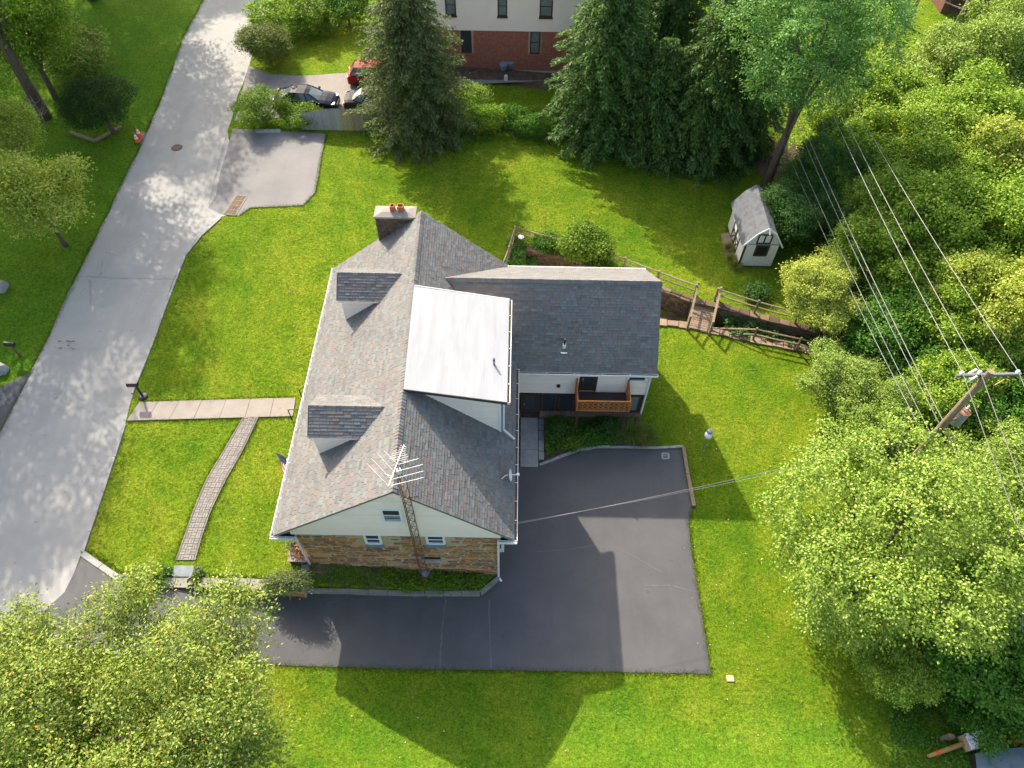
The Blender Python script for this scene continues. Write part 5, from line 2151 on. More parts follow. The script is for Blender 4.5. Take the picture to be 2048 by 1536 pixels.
# --- manhole, storm drain, small covers
p = at(354, 296, 1.4)
mh = thing('manhole_cover', (p.x, p.y, 1.42), 'round iron manhole cover with ribs in the street', 'manhole cover')
b = MB()
b.lathe((p.x, p.y, 1.40), [(.40, 0), (.40, .034), (.35, .036)], 20)
b.build('cover', m_iron, mh)
for k in range(5):
    b = MB()
    b.box(p.x - .24 + .1 * k, p.x - .19 + .1 * k, p.y - .2, p.y + .2, 1.43, 1.442)
    b.build('rib', m_rust, mh)
gr = [at(x, y, 1.43) for x, y in ((472, 391), (494, 393), (471, 431), (447, 428))]
dg = thing('storm_drain', (gr[0].x, gr[0].y, 1.42), 'rusty bar storm drain grate at the mouth of the parking apron', 'drain')
b = MB()
b.prism([(v.x, v.y) for v in gr][::-1], 1.40, 1.431)
b.build('pit', m_dark, dg)
for i in range(4):
    b = MB()
    b.bar(gr[i] + Vector((0, 0, .01)), gr[(i + 1) % 4] + Vector((0, 0, .01)), .08, .03)
    b.build('frame', m_conc, dg)
for k in range(1, 8):
    b = MB()
    b.bar(gr[0].lerp(gr[1], k / 8) + Vector((0, 0, .01)), gr[3].lerp(gr[2], k / 8) + Vector((0, 0, .01)), .055, .03)
    b.build('bar', m_rail, dg)
for k in (1, 2, 3):
    b = MB()
    b.bar(gr[0].lerp(gr[3], k / 4) + Vector((0, 0, .005)), gr[1].lerp(gr[2], k / 4) + Vector((0, 0, .005)), .05, .03)
    b.build('crossbar', m_rail, dg)
q = [at(x, y, .03) for x, y in ((1318, 903), (1345, 903), (1348, 925), (1320, 926))]
cd = thing('court_drain', (q[0].x, q[0].y, .03), 'small square rusty drain in a grey patch of the parking court', 'drain')
b = MB()
b.prism([(v.x, v.y) for v in q][::-1], -.02, .034)
b.build('patch', m_darkdrive, cd)
q = [at(x, y, .03) for x, y in ((1324, 907), (1337, 907), (1338, 917), (1325, 918))]
b = MB()
for i in range(4): b.bar(q[i] + Vector((0, 0, .012)), q[(i + 1) % 4] + Vector((0, 0, .012)), .07, .03)
b.build('frame', m_galv, cd)
b = MB()
b.prism([(v.x, v.y) for v in q][::-1], .03, .038)
b.build('grate', m_rust, cd)
p = G(1460, 1357)
b = MB()
b.box(p.x - .16, p.x + .16, p.y - .13, p.y + .13, p.z - .05, p.z + .05)
tag(b.build('valve_box', m_card, org=p), 'tan square valve box in the grass beyond the driveway corner', 'valve box')
p = at(1042, 473, 1.65)
wc = thing('well_cap', (p.x, p.y, 1.0), 'white round well cap among the ivy behind the wing', 'well cap')
b = MB()
b.tube([(p.x, p.y, .2), (p.x, p.y, 1.6)], .12, 14)
b.build('casing', m_galv, wc)
b = MB()
b.lathe((p.x, p.y, 1.58), [(.17, 0), (.20, .03), (.20, .07), (.12, .10)], 18)
b.build('lid', m_white, wc)
# lamp post on the back lawn
lp = thing('lamp_post', (10.38, 20.4, 0), 'white globe lawn lamp with a dark cap in the house shadow', 'lamp')
b = MB()
b.tube([(10.38, 20.4, 0), (10.38, 20.42, 1.15)], .035, 8)
b.build('post', m_galv, lp)
b = MB()
b.lathe((10.38, 20.42, 1.12), [(.05, 0), (.17, .06), (.21, .16), (.19, .27), (.10, .34)], 16)
b.build('globe', m_fwhite, lp, smooth=True)
b = MB()
b.lathe((10.42, 20.5, 1.45), [(.12, 0), (.16, .04), (.14, .16), (.05, .2)], 14)
b.build('cap', m_galv, lp)
# flower pot by the slate step
p = at(382, 1163, 1.5)
b = MB()
b.lathe((p.x, p.y, 1.30), [(.13, 0), (.19, .25), (.20, .30), (.155, .30), (.14, .22)], 16)
tag(b.build('flower_pot', m_cap, org=(p.x, p.y, 1.3)), 'empty round stone flower pot beside the slate step', 'pot')
p = at(853, 1148, .55)
b = MB()
b.lathe((p.x, p.y, Z(p.x, p.y) - .05), [(.22, 0), (.22, .22), (.16, .3), (.05, .33)], 12)
tag(b.build('stone_drum', m_galv, org=p), 'grey round drum at the foot of the rusty mast', 'drum')
# bins at the hedge by the street
for i, (px, py) in enumerate(((520, 64),)):
    p = at(px, py, 1.4)
    o = thing('wheeled_bin', p, 'dark wheeled bin by the street hedge', 'bin')
    b = MB()
    b.hexa([(p.x - .26, p.y - .3, 1.45), (p.x + .26, p.y - .3, 1.45), (p.x + .26, p.y + .3, 1.45), (p.x - .26, p.y + .3, 1.45), (p.x - .31, p.y - .36, 2.35), (p.x + .31, p.y - .36, 2.35), (p.x + .31, p.y + .36, 2.35), (p.x - .31, p.y + .36, 2.35)])
    b.build('body', m_black, o)
    b = MB()
    b.box(p.x - .33, p.x + .33, p.y - .38, p.y + .4, 2.35, 2.43)
    b.build('lid', m_black, o)
    b = MB()
    b.tube([(p.x - .3, p.y + .34, 1.52), (p.x + .3, p.y + .34, 1.52)], .12, 12)
    b.build('wheel', m_tyre, o)
# stones round the clipped round tree
rb = thing('tree_ring_edging', at(215, 275, 1.4), 'low timber edging round the foot of the dark clipped tree', 'edging')
for p, q in (((140, 264), (190, 282)), ((190, 282), (243, 254))):
    b = MB()
    b.bar(at(*p, 1.45), at(*q, 1.45), .2, .2)
    b.build('timber', m_rail, rb)
for i, (px, py, r_) in enumerate(((2, 740, .42), (0, 575, .5))):
    p = at(px, py, 1.5)
    bm = bmesh.new()
    bmesh.ops.create_icosphere(bm, subdivisions=2, radius=r_)
    for v in bm.verts: v.co *= 1 + .15 * math.sin(v.co.x * 9 + i) * math.cos(v.co.y * 8)
    me = bpy.data.meshes.new('boulder')
    bm.to_mesh(me)
    bm.free()
    me.materials.append(m_concg)
    o = link('boulder', me, None, p)
    tag(o, ('grey boulder beside the mailbox across the street', 'grey boulder further up the far lawn at the photo edge')[i], 'boulder')

# --- utility pole and lines
PX, PY, PH = 19.2, 17.78, 10.5
pole = thing('utility_pole', (PX, PY, 0), 'weathered wooden utility pole with crossarm and transformer among the trees', 'utility pole')
b = MB()
b.tube([(PX, PY, -.2), (PX, PY, 5), (PX, PY, PH)], [.19, .17, .135], 14)
b.build('pole', m_pole, pole)
AH = 10.02
arm_a, arm_b = at(1912, 751, AH), at(2041, 748, AH)
b = MB()
b.bar(arm_a, arm_b, .11, .13)
b.build('crossarm', m_arm, pole)
for p, q in ((at(1990, 770, AH - .65), at(2018, 754, AH)), (at(1965, 772, AH - .65), at(1942, 755, AH))):
    b = MB()
    b.bar(p, q, .05, .03)
    b.build('brace', m_log, pole)
ins = [at(1925, 745, AH + .2), at(1961, 744, AH + .2), at(2037, 743, AH + .2)]
for q in ins:
    b = MB()
    b.lathe((q.x, q.y, AH + .05), [(.03, 0), (.03, .06), (.085, .07), (.06, .12), (.085, .13), (.05, .2), (.02, .22)], 12)
    b.build('insulator', m_porc, pole)
for px, py in ((1944, 744), (1945, 758)):
    q = at(px, py, AH)
    b = MB()
    b.tube([q + Vector((-.1, 0, -.2)), q + Vector((.12, .03, .16))], .05, 8)
    b.build('fuse_cutout', m_porc, pole)
tc = at(1920, 832, 6.7)
tr = MB()
tr.lathe((tc.x, tc.y, 6.2), [(.25, 0), (.28, .04), (.28, .82), (.25, .86)], 18)
tr = tr.build('transformer', m_galv, pole)
b = MB()
b.lathe((tc.x, tc.y, 7.06), [(.29, 0), (.29, .04), (.12, .09)], 18)
b.build('transformer_lid', m_rust, tr)
for k in (-.12, .12):
    b = MB()
    b.lathe((tc.x + k, tc.y + .1, 7.1), [(.04, 0), (.06, .06), (.03, .12), (.05, .18), (.02, .25)], 10)
    b.build('bushing', m_porc, tr)
b = MB()
b.bar((PX, PY, 6.7), (tc.x, tc.y, 6.7), .08, .1)
b.build('bracket', m_rust, pole)
sec0 = at(1893, 855, 6.4)
b = MB()
b.bar((PX, PY, 6.7), sec0, .06, .08)
b.build('standoff', m_rust, pole)


def wire(a, c, sag, r, m, label, group, name='power_line'):
    a, c = Vector(a), Vector(c)
    pts = []
    for k in range(25):
        t = k / 24
        p = a.lerp(c, t)
        p.z -= sag * 4 * t * (1 - t)
        pts.append(p)
    b = MB()
    b.tube(pts, r, 6)
    tag(b.build(name, m, org=a), label, 'power line', group)


far = [(18.35, 62), (18.75, 62), (19.0, 62)]
lab = ('left', 'middle', 'right')
for i, q in enumerate(ins):
    wire(q, (far[i][0], far[i][1], 10.1), .9, .013, m_wire, '%s bare overhead power line running from the crossarm up over the trees' % lab[i], 'primary lines beyond the pole')
    d = Vector((q.x - .35 - .2 * i, q.y - 30, 10.0))
    wire(q, d, .7, .013, m_wire, '%s bare overhead power line running from the crossarm toward the lower photo edge' % lab[i], 'primary lines this side of the pole')
wire(sec0, (17.5, 62, 7.4), .75, .018, m_wire, 'thick pale secondary cable on the left side of the power lines', None)
wire(sec0 + Vector((-.05, .1, -.25)), (17.45, 62, 7.1), .9, .013, m_wired, 'dark cable hanging just below the thick pale secondary cable', None)
wire(sec0 + Vector((-.1, .1, -1.0)), (17.2, 62, 6.0), .9, .013, m_wired, 'dark telephone cable, upper of the two low cables at the pole', None)
wire(sec0 + Vector((-.15, .1, -1.4)), (16.9, 62, 5.4), 1.0, .014, m_wired, 'dark telephone cable, lowest of all lines at the pole', None)
wire(sec0, (sec0.x + .5, sec0.y - 30, 6.6), .8, .018, m_wire, 'thick pale secondary cable running toward the lower photo edge', None)
da = Vector((-.1, 13.42, 4.75))
wire(da, sec0, .45, .010, m_wire, 'thin service drop from the house eave to the utility pole', None)
wire(da + Vector((0, .12, -.1)), sec0 + Vector((-.1, 0, -.6)), .5, .006, m_wired, 'thinner dark service cable beside the pale service drop', None)

# --- things at the lower right corner
p = at(1945, 1484, .5)
bx = thing('white_crate', (p.x, p.y, 0), 'white lidded tan crate under the vines in the lower right corner', 'crate')
b = MB()
b.obox((p.x, p.y, .35), (.36, .06, 0), (-.04, .30, 0), (0, 0, .36))
b.build('box', m_card, bx)
b = MB()
b.obox((p.x + .05, p.y + .03, .74), (.36, .06, 0), (-.04, .30, 0), (0, 0, .05))
b.build('lid', m_fwhite, bx)
a, c = at(1856, 1513, .4), at(1930, 1486, .4)
lg = thing('log', a, 'peeled yellow log with an orange band lying below the white crate', 'log')
b = MB()
b.tube([a, a.lerp(c, .5), c], [.07, .095, .10], 10)
b.build('trunk', m_log, lg)
b = MB()
b.tube([a.lerp(c, .2), a.lerp(c, .3)], .095, 10)
b.build('band', m_orange, lg)
p = at(1992, 1488, .5)
b = MB()
b.tube([(p.x - .08, p.y, .35), (p.x + .08, p.y + .03, .42)], .36, 20)
tag(b.build('millstone', m_concg, org=(p.x, p.y, 0)), 'grey round millstone leaning behind the dark sheet', 'millstone')
q = [at(x, y, .9) for x, y in ((1950, 1507), (2010, 1497), (2100, 1490), (2100, 1580), (1960, 1590))]
tb_ = thing('sheet_covered_stack', q[0], 'low stack covered by a blue grey sheet in the lower right corner', 'stack')
b = MB()
b.prism([(v.x, v.y) for v in q][::-1], 0, .85)
b.build('stack', m_dark, tb_)
b = MB()
b.prism([(v.x * 1.001, v.y) for v in q][::-1], .85, .9)
b.build('sheet', m_tarp, tb_)
p = at(2040, 1490, .8)
b = MB()
b.obox((p.x, p.y + .2, .6), (.2, 0, 0), (0, .15, 0), (0, 0, .5))
tag(b.build('red_can', m_redp, org=(p.x, p.y, 0)), 'red can behind the dark sheet at the right photo edge', 'can')
p = at(1893, 1474, .6)
st_ = thing('timber_stub', (p.x, p.y, 0), 'two grey timber post stubs in the vines near the white crate', 'post')
for dx in (0, .2):
    b = MB()
    b.box(p.x + dx - .07, p.x + dx + .07, p.y - .07, p.y + .07, 0, .95 - dx)
    b.build('post', m_rail, st_)


# ================================================================== VEGETATION
rng = np.random.default_rng(5)


def unit(v):
    return v / np.maximum(np.linalg.norm(v, axis=-1, keepdims=True), 1e-9)


def leaf_quads(c, n, size, aspect=0.55, d=None, fold=0.12):
    """rhombic leaves at c with normals n; size per leaf"""
    N = len(c)
    if d is None: d = rng.normal(size=(N, 3))
    d = unit(d - n * np.sum(d * n, -1, keepdims=True))
    s = np.cross(n, d)
    size = np.broadcast_to(np.asarray(size, float), (N,))[:, None]
    w = size * aspect * .5
    L = size * .5
    v = np.stack([c - d * L, c + s * w + n * w * fold * 2, c + d * L, c - s * w + n * w * fold * 2], 1)
    return v.reshape(-1, 3)


def quad_faces(nv):
    return np.arange(nv, dtype=np.int32).reshape(-1, 4)


def lobes_of(Rx, z0, z1, n, seed, spread=0.62, rl=(0.34, 0.52), shape=None):
    r = np.random.default_rng(seed)
    zc, hz = (z0 + z1) / 2, (z1 - z0) / 2
    out = []
    for k in range(n):
        u = unit(r.normal(size=3)[None])[0]
        u[2] = u[2] * .9 + .1
        rad = r.uniform(.35, 1.0) ** .6
        q = np.array([u[0] * Rx * spread * rad, u[1] * Rx * spread * rad, zc + u[2] * hz * spread * rad])
        lr = r.uniform(*rl)
        out.append((q, lr * Rx, lr * hz * 1.15))
    out.append((np.array([0, 0, zc]), .46 * Rx, .5 * hz))
    return out


def broad_crown(Rx, z0, z1, seed, nl=12, ncl=420, npc=42, ls=.17, rc=.42, flat=.5, aspect=.55, droop=0.0, spread=.62, rl=(.34, .52), updown=.75, out_=.55, tmin=.80, rej=.80):
    """leaf clumps over the surface of overlapping lobes"""
    r = np.random.default_rng(seed)
    lob = lobes_of(Rx, z0, z1, nl, seed + 1, spread, rl)
    cs, ns = [], []
    tries = 0
    C = np.array([l[0] for l in lob])
    A = np.array([l[1] for l in lob])
    B = np.array([l[2] for l in lob])
    wgt = A * A
    wgt = wgt / wgt.sum()
    while len(cs) < ncl and tries < ncl * 12:
        tries += 1
        k = r.choice(len(lob), p=wgt)
        u = unit(r.normal(size=(1, 3)))[0]
        if u[2] < 0 and r.random() > .45: continue
        t = r.uniform(tmin, 1.08)
        p = C[k] + u * np.array([A[k], A[k], B[k]]) * t
        dd = np.sqrt(((p - C)[:, 0] / A) ** 2 + ((p - C)[:, 1] / A) ** 2 + ((p - C)[:, 2] / B) ** 2)
        dd[k] = 9
        if dd.min() < rej: continue
        cs.append(p)
        ns.append(u)
    cs, ns = np.array(cs), np.array(ns)
    K = len(cs)
    sc = r.uniform(.6, 1.35, size=K)
    off = r.normal(size=(K, npc, 3)) * np.array([1, 1, flat]) * (rc * sc)[:, None, None]
    off[..., 2] -= droop * (off[..., 0] ** 2 + off[..., 1] ** 2)
    P_ = cs[:, None, :] + off
    nn = ns[:, None, :] * out_ + np.array([0, 0, updown]) + r.normal(size=(K, npc, 3)) * .8
    # leaves of a spray point outward
    c = P_.reshape(-1, 3)
    n = unit(nn.reshape(-1, 3))
    d = (off / (rc * sc)[:, None, None] + ns[:, None, :] * .6).reshape(-1, 3) + r.normal(size=c.shape) * .35
    v = leaf_quads(c, n, ls * r.uniform(.65, 1.35, size=len(c)), aspect, d)
    return v, lob


def trunk_mesh(name, h, r0, lob, m, seed=0, lean=(0, 0), limbs=7, top=None):
    r = random.Random(seed)
    b = MB()
    top = top or h * .62
    pts = [(0, 0, -.25), (lean[0] * .2, lean[1] * .2, top * .3), (lean[0] * .6, lean[1] * .6, top * .7), (lean[0], lean[1], top)]
    b.tube(pts, [r0 * 1.35, r0, r0 * .8, r0 * .5], 9)
    for (q, a, c) in lob[:limbs]:
        t = r.uniform(.35, .95)
        s = Vector((lean[0] * t, lean[1] * t, top * t * .95))
        e = Vector(q)
        mid = s.lerp(e, .5) + Vector((0, 0, .12 * (e - s).length))
        b.tube([s, mid, e, e + (e - mid) * .5], [r0 * .42, r0 * .28, r0 * .15, r0 * .05], 6, cap=False)
        for k in range(2):
            g = e + Vector((r.uniform(-1, 1) * a * .7, r.uniform(-1, 1) * a * .7, r.uniform(-.1, .8) * c))
            b.tube([mid, (mid + g) / 2 + Vector((0, 0, .1)), g], [r0 * .18, r0 * .11, r0 * .04], 5, cap=False)
    return b.mesh(name, m, smooth=True)


def tree(name, loc, label, cat, crown_me, trunk_me, group=None, rz=0.0, scale=1.0, trunk_name='trunk'):
    t = thing(name, loc, label, cat, group)
    ORG[t] = Vector((0, 0, 0))
    t.rotation_euler = (.06 * math.sin(rz * 7), .06 * math.cos(rz * 5), rz) if rz else (0, 0, 0)
    t.scale = scale if hasattr(scale, '__len__') else (scale,) * 3
    if trunk_me: link(trunk_name, trunk_me, t)
    link('crown', crown_me, t)
    return t


def crown_at(px, py, hz, z0=0.0):
    """plan position under a crown centre seen at a pixel, hz above the ground"""
    z = z0
    for _ in range(4):
        p = at(px, py, z + hz)
        z = Z(p.x, p.y)
        if z < -.5: z = .3
    return Vector((p.x, p.y, z))


def simple(name, loc, label, cat, m, Rx, z0, z1, seed, trunk_r=.18, group=None, rz=0, scale=1, lean=(0, 0), limbs=7, tm=None, **kw):
    v, lob = broad_crown(Rx, z0, z1, seed, **kw)
    cm = npmesh(name + '_crown', v, quad_faces(len(v)), m)
    tr_ = trunk_mesh(name + '_trunk', (z0 + z1) / 2, trunk_r, lob, tm or m_trunk, seed, lean, limbs, top=max(.4, z0 + (z1 - z0) * .45))
    return tree(name, loc, label, cat, cm, tr_, group, rz, scale)


L_maple = leafmat('maple_leaf', [(0.068, 0.142, 0.014), (0.148, 0.240, 0.028), (0.255, 0.350, 0.056), (0.39, 0.46, 0.115)], .22)
L_apple = leafmat('fruit_tree_leaf', [(0.085, 0.140, 0.016), (0.170, 0.240, 0.034), (0.275, 0.330, 0.066), (0.41, 0.44, 0.14)], .2, yellow=.02)
L_dark = leafmat('dark_leaf', [(0.030, 0.085, 0.018), (0.060, 0.138, 0.028), (0.11, 0.195, 0.045)], .28)
L_mid = leafmat('wood_leaf', [(0.062, 0.145, 0.011), (0.140, 0.252, 0.020), (0.250, 0.360, 0.040), (0.39, 0.46, 0.09)], .25)
L_pale = leafmat('pale_wood_leaf', [(0.070, 0.135, 0.016), (0.145, 0.230, 0.032), (0.245, 0.330, 0.062), (0.37, 0.43, 0.12)], .24)
L_yel = leafmat('pale_leaf', [(0.13, 0.195, 0.018), (0.25, 0.315, 0.038), (0.37, 0.415, 0.075), (0.46, 0.49, 0.12)], .28)
L_loc = leafmat('locust_leaf', [(0.042, 0.130, 0.024), (0.088, 0.210, 0.044), (0.165, 0.315, 0.078), (0.29, 0.42, 0.13)], .24)
L_spr = leafmat('spruce_needle', [(0.036, 0.090, 0.020), (0.075, 0.150, 0.032), (0.15, 0.235, 0.055)], .22)
L_ced = leafmat('cedar_needle', [(0.058, 0.090, 0.030), (0.11, 0.15, 0.048), (0.19, 0.225, 0.075)], .25)
L_yew = leafmat('yew_needle', [(0.016, 0.040, 0.009), (0.030, 0.064, 0.013), (0.055, 0.098, 0.018)], .15)
L_yewl = leafmat('light_yew_needle', [(0.05, 0.085, 0.014), (0.105, 0.145, 0.024), (0.18, 0.20, 0.04)], .2)
L_jun = leafmat('juniper_needle', [(0.065, 0.105, 0.040), (0.13, 0.175, 0.065), (0.22, 0.245, 0.10)], .2)
L_ivy = leafmat('ivy_leaf', [(0.030, 0.100, 0.010), (0.068, 0.168, 0.018), (0.125, 0.235, 0.032)], .25)
L_shr = leafmat('shrub_leaf', [(0.055, 0.125, 0.010), (0.115, 0.205, 0.018), (0.21, 0.275, 0.034)], .25)
L_red = leafmat('coral_bells_leaf', [(0.16, 0.07, 0.05), (0.30, 0.14, 0.09), (0.42, 0.24, 0.17)], .25)
L_grassy = leafmat('fountain_grass', [(0.07, 0.12, 0.02), (0.14, 0.18, 0.03), (0.24, 0.20, 0.045)], .25)

def ground_cover(name, poly, label, cat, m, n, ls=.13, h=.25, seed=1, kind=None, zf=None, top=None, up=1.0):
    r = np.random.default_rng(seed)
    P_ = np.array(poly)
    pts = []
    while len(pts) < n:
        q = r.uniform(P_.min(0), P_.max(0), size=(n, 2))
        q = q[inside(poly, q[:, 0], q[:, 1])]
        # clumpy
        k = (np.sin(q[:, 0] * 2.3 + seed) * np.sin(q[:, 1] * 2.9 + 2 * seed) * .5 + .55 + r.random(len(q)) * .5) > .5
        pts += list(q[k])
    q = np.array(pts[:n])
    z = np.asarray((zf or zt)(q[:, 0], q[:, 1]))
    hh = h * (.35 + .65 * (np.sin(q[:, 0] * 3.1 + seed) * np.sin(q[:, 1] * 3.7) * .5 + .5)) * r.random(n) ** .6
    c = np.stack([q[:, 0], q[:, 1], z + .03 + hh], -1)
    nrm = unit(np.array([0, 0, up]) + r.normal(size=(n, 3)) * .45)
    v = leaf_quads(c, nrm, ls * r.uniform(.6, 1.4, size=n), .7)
    o_ = Vector((float(q[0, 0]), float(q[0, 1]), 0)) * 0
    o = link(name, npmesh(name, v, quad_faces(len(v)), m))
    if kind: o['kind'] = kind
    else: tag(o, label, cat)
    return o


# --- the big maple on the back lawn
simple('maple_tree', crown_at(1778, 1100, 4.6), 'big light green maple filling the right side of the back lawn', 'tree', L_maple, 5.7, .2, 9.4, 21, .26, nl=38, ncl=2500, npc=32, tmin=.6, rej=.7, ls=.118, rc=.20, flat=.75, spread=.84, rl=(.20, .34), aspect=.7)
# --- the fruit tree at the lower left
simple('fruit_tree', crown_at(222, 1470, 4.0), 'broad yellow green fruit tree over the driveway in the lower left corner', 'tree', L_apple, 6.9, .8, 6.8, 33, .24, nl=50, ncl=4200, npc=30, tmin=.45, rej=.55, ls=.125, rc=.23, flat=.8, aspect=.5, spread=.86, rl=(.15, .28), droop=.1)
# --- locust with leaning visible trunk
lx = G(1530, 376)
v, lob = broad_crown(5.2, 6.2, 16.0, 44, nl=40, ncl=2000, npc=34, tmin=.6, rej=.65, ls=.17, rc=.28, flat=.5, aspect=.42, droop=.35, spread=.84, rl=(.20, .34))
tree('locust_tree', (lx.x + .1, lx.y + .3, lx.z), 'tall feathery blue green locust with a bare trunk behind the shed', 'tree', npmesh('locust_crown', v, quad_faces(len(v)), L_loc), trunk_mesh('locust_trunk', 9, .27, lob, m_trunk, 4, (.35, -.1), 9, top=8.0))


# --- conifers
def conifer(H, Rb, seed, z0=.6, dens=1.0, droop=.35, ls=.34, aspect=.2, up=.35, hang=.6, power=.85, stiff=.0):
    r = np.random.default_rng(seed)
    V = []
    tw = MB()
    z = z0
    while z < H - .25:
        t = (z - z0) / (H - z0)
        rad = Rb * (1 - t) ** power * r.uniform(.86, 1.05) + .12
        nb = max(5, int((8 + 6 * (1 - t)) * dens))
        a0 = r.uniform(0, 6.28)
        for k in range(nb):
            a = a0 + 6.283 * k / nb + r.uniform(-.25, .25)
            L = rad * r.uniform(.72, 1.1)
            zz = z + r.uniform(-.15, .15)
            ns = max(4, int(L / .20))
            s = np.linspace(.12, 1, ns)
            dx = np.cos(a) * L * s
            dy = np.sin(a) * L * s
            dz = up * L * s * .5 - droop * L * s ** 2 + stiff * L * s ** 3
            sp = np.stack([dx, dy, zz + dz], -1)
            if L > .8 and k % 2 == 0: tw.tube([(0, 0, zz), tuple(sp[ns // 2]), tuple(sp[-1])], [.035, .022, .008], 4, cap=False)
            dirn = np.array([np.cos(a), np.sin(a), 0])
            side = np.array([-np.sin(a), np.cos(a), 0])
            m = 10
            wdt = (.10 + .36 * (1 - s) * L ** .7 + .07)
            u = r.uniform(-1, 1, size=(ns, m))
            c = sp[:, None, :] + side * (u * wdt[:, None])[..., None] + r.normal(size=(ns, m, 3)) * .06
            c[..., 2] -= hang * np.abs(u) * wdt[:, None] * .5 + r.random((ns, m)) * .10 * hang
            d = dirn * (.75) + side * u[..., None] * .9 + np.array([0, 0, -.55 * hang]) + r.normal(size=(ns, m, 3)) * .25
            n = np.array([0, 0, 1.0]) + r.normal(size=(ns, m, 3)) * .55 + dirn * .35
            V.append(leaf_quads(c.reshape(-1, 3), unit(n.reshape(-1, 3)), ls * r.uniform(.6, 1.25, size=ns * m), aspect, d.reshape(-1, 3), .3))
        z += .46 + .36 * (1 - t)
    V.append(leaf_quads(np.array([[0, 0, H - .1 + .1 * k] for k in range(4)], float), unit(r.normal(size=(4, 3))), .3, .2, np.tile([[0, 0, 1.0]], (4, 1))))
    tw.tube([(0, 0, -.2), (0, 0, H * .5), (0, 0, H)], [.035 * H / 2 + .05, .03 * H / 2, .015], 9)
    return np.concatenate(V), tw


def conif(name, loc, label, m, H, Rb, seed, group=None, **kw):
    v, tw = conifer(H, Rb, seed, **kw)
    return tree(name, loc, label, 'tree', npmesh(name + '_crown', v, quad_faces(len(v)), m), tw.mesh(name + '_trunk', m_trunk, smooth=True), group)


for px, py, dx, dy, lab, H, Rb, sd, dn, dr, hg, pw in (
    (1185, 285, .5, .6, 'large spruce with drooping boughs right of the brick neighbour house', 13.4, 4.9, 51, 1.7, .42, .6, .45),
    (1420, 330, -.6, 1.4, 'dark spruce with bare grey bough ends next to the locust', 12.6, 4.8, 52, 1.5, .5, .8, .45),
    (1295, 225, .3, .9, 'middle spruce standing behind and between the two nearer spruces', 15.0, 5.2, 53, 1.6, .42, .6, .45),
    (1215, 95, 0, 0, 'furthest spruce rising past the upper photo edge behind the large spruce', 16.0, 5.2, 55, 1.5, .42, .6, .5),
    (1302, 308, 0, .3, 'shorter spruce filling the gap between the large and the dark spruce', 8.6, 3.6, 56, 1.4, .45, .7, .5),
    (1475, 285, 0, 0, 'slim spruce close to the left side of the locust trunk', 12.0, 3.6, 57, 1.4, .5, .8, .5)):
    p = G(px, py)
    conif('spruce_tree', (p.x + dx, p.y + dy, p.z), lab, L_spr, H, Rb, sd, dens=dn, droop=dr, ls=.32, aspect=.3, power=pw, hang=hg)
p = G(835, 268)
conif('cedar_tree', (p.x, p.y + .4, p.z), 'shaggy olive green cedar overhanging the parked cars', L_ced, 11.5, 4.7, 54, dens=2.2, droop=.22, ls=.27, aspect=.3, hang=.9, power=.40, z0=.4)

# --- hedge and vines between the yards
def clump(name, loc, label, cat, m, Rx, h, seed, ncl, npc=24, ls=.11, rc=.2, scale=(1, 1, 1), rz=0, group=None, trunk=True, z0=.05, nl=9, **kw):
    v, lob = broad_crown(Rx, z0, h, seed, nl=nl, ncl=int(ncl * 1.8), npc=npc, ls=ls, rc=rc, **kw)
    cm = npmesh(name + '_crown', v, quad_faces(len(v)), m)
    tm = trunk_mesh(name + '_stem', h * .5, .05 + Rx * .02, lob, m_trunk, seed, (0, 0), 6, top=h * .45) if trunk else None
    return tree(name, loc, label, cat, cm, tm, group, rz, scale, 'stems')


for i, (px, py, Rx, h, sd, lab) in enumerate(((960, 262, 1.5, 2.2, 1, 'vine covered hedge section right beside the cedar'), (1010, 258, 1.6, 1.9, 2, 'vine covered hedge section with pale flowers below the neighbour lawn'), (1062, 270, 1.5, 1.7, 3, 'vine covered hedge section next to the large spruce'))):
    p = G(px, py)
    clump('hedge', (p.x, p.y, p.z), lab, 'hedge', L_ivy if i else L_mid, Rx, h, 60 + sd, 130, scale=(1.25, .7, 1), group='vine hedge between the yards')
p = G(945, 235)
clump('elder_shrub', p, 'light green shrub in front of the cedar by the neighbour lawn', 'shrub', L_mid, 1.8, 2.6, 66, 150)

sheet('soil', pix([(1440, 318), (1500, 330), (1560, 385), (1640, 420), (1640, 300), (1500, 270)]), .03, m_soil, .7)
ground_cover('ivy', [tuple(q) for q in pix([(985, 268), (1100, 292), (1230, 318), (1340, 352), (1460, 385), (1500, 340), (1400, 250), (1230, 200), (1000, 235)])], 'dark ivy ground cover along the feet of the spruces', 'ivy', L_dark, 9000, .17, .45, 41)
ground_cover('ivy', [tuple(q) for q in pix([(725, 275), (830, 300), (985, 285), (985, 240), (830, 200), (740, 240)])], 'ivy and weeds at the foot of the cedar', 'ivy', L_ivy, 3500, .15, .4, 42)

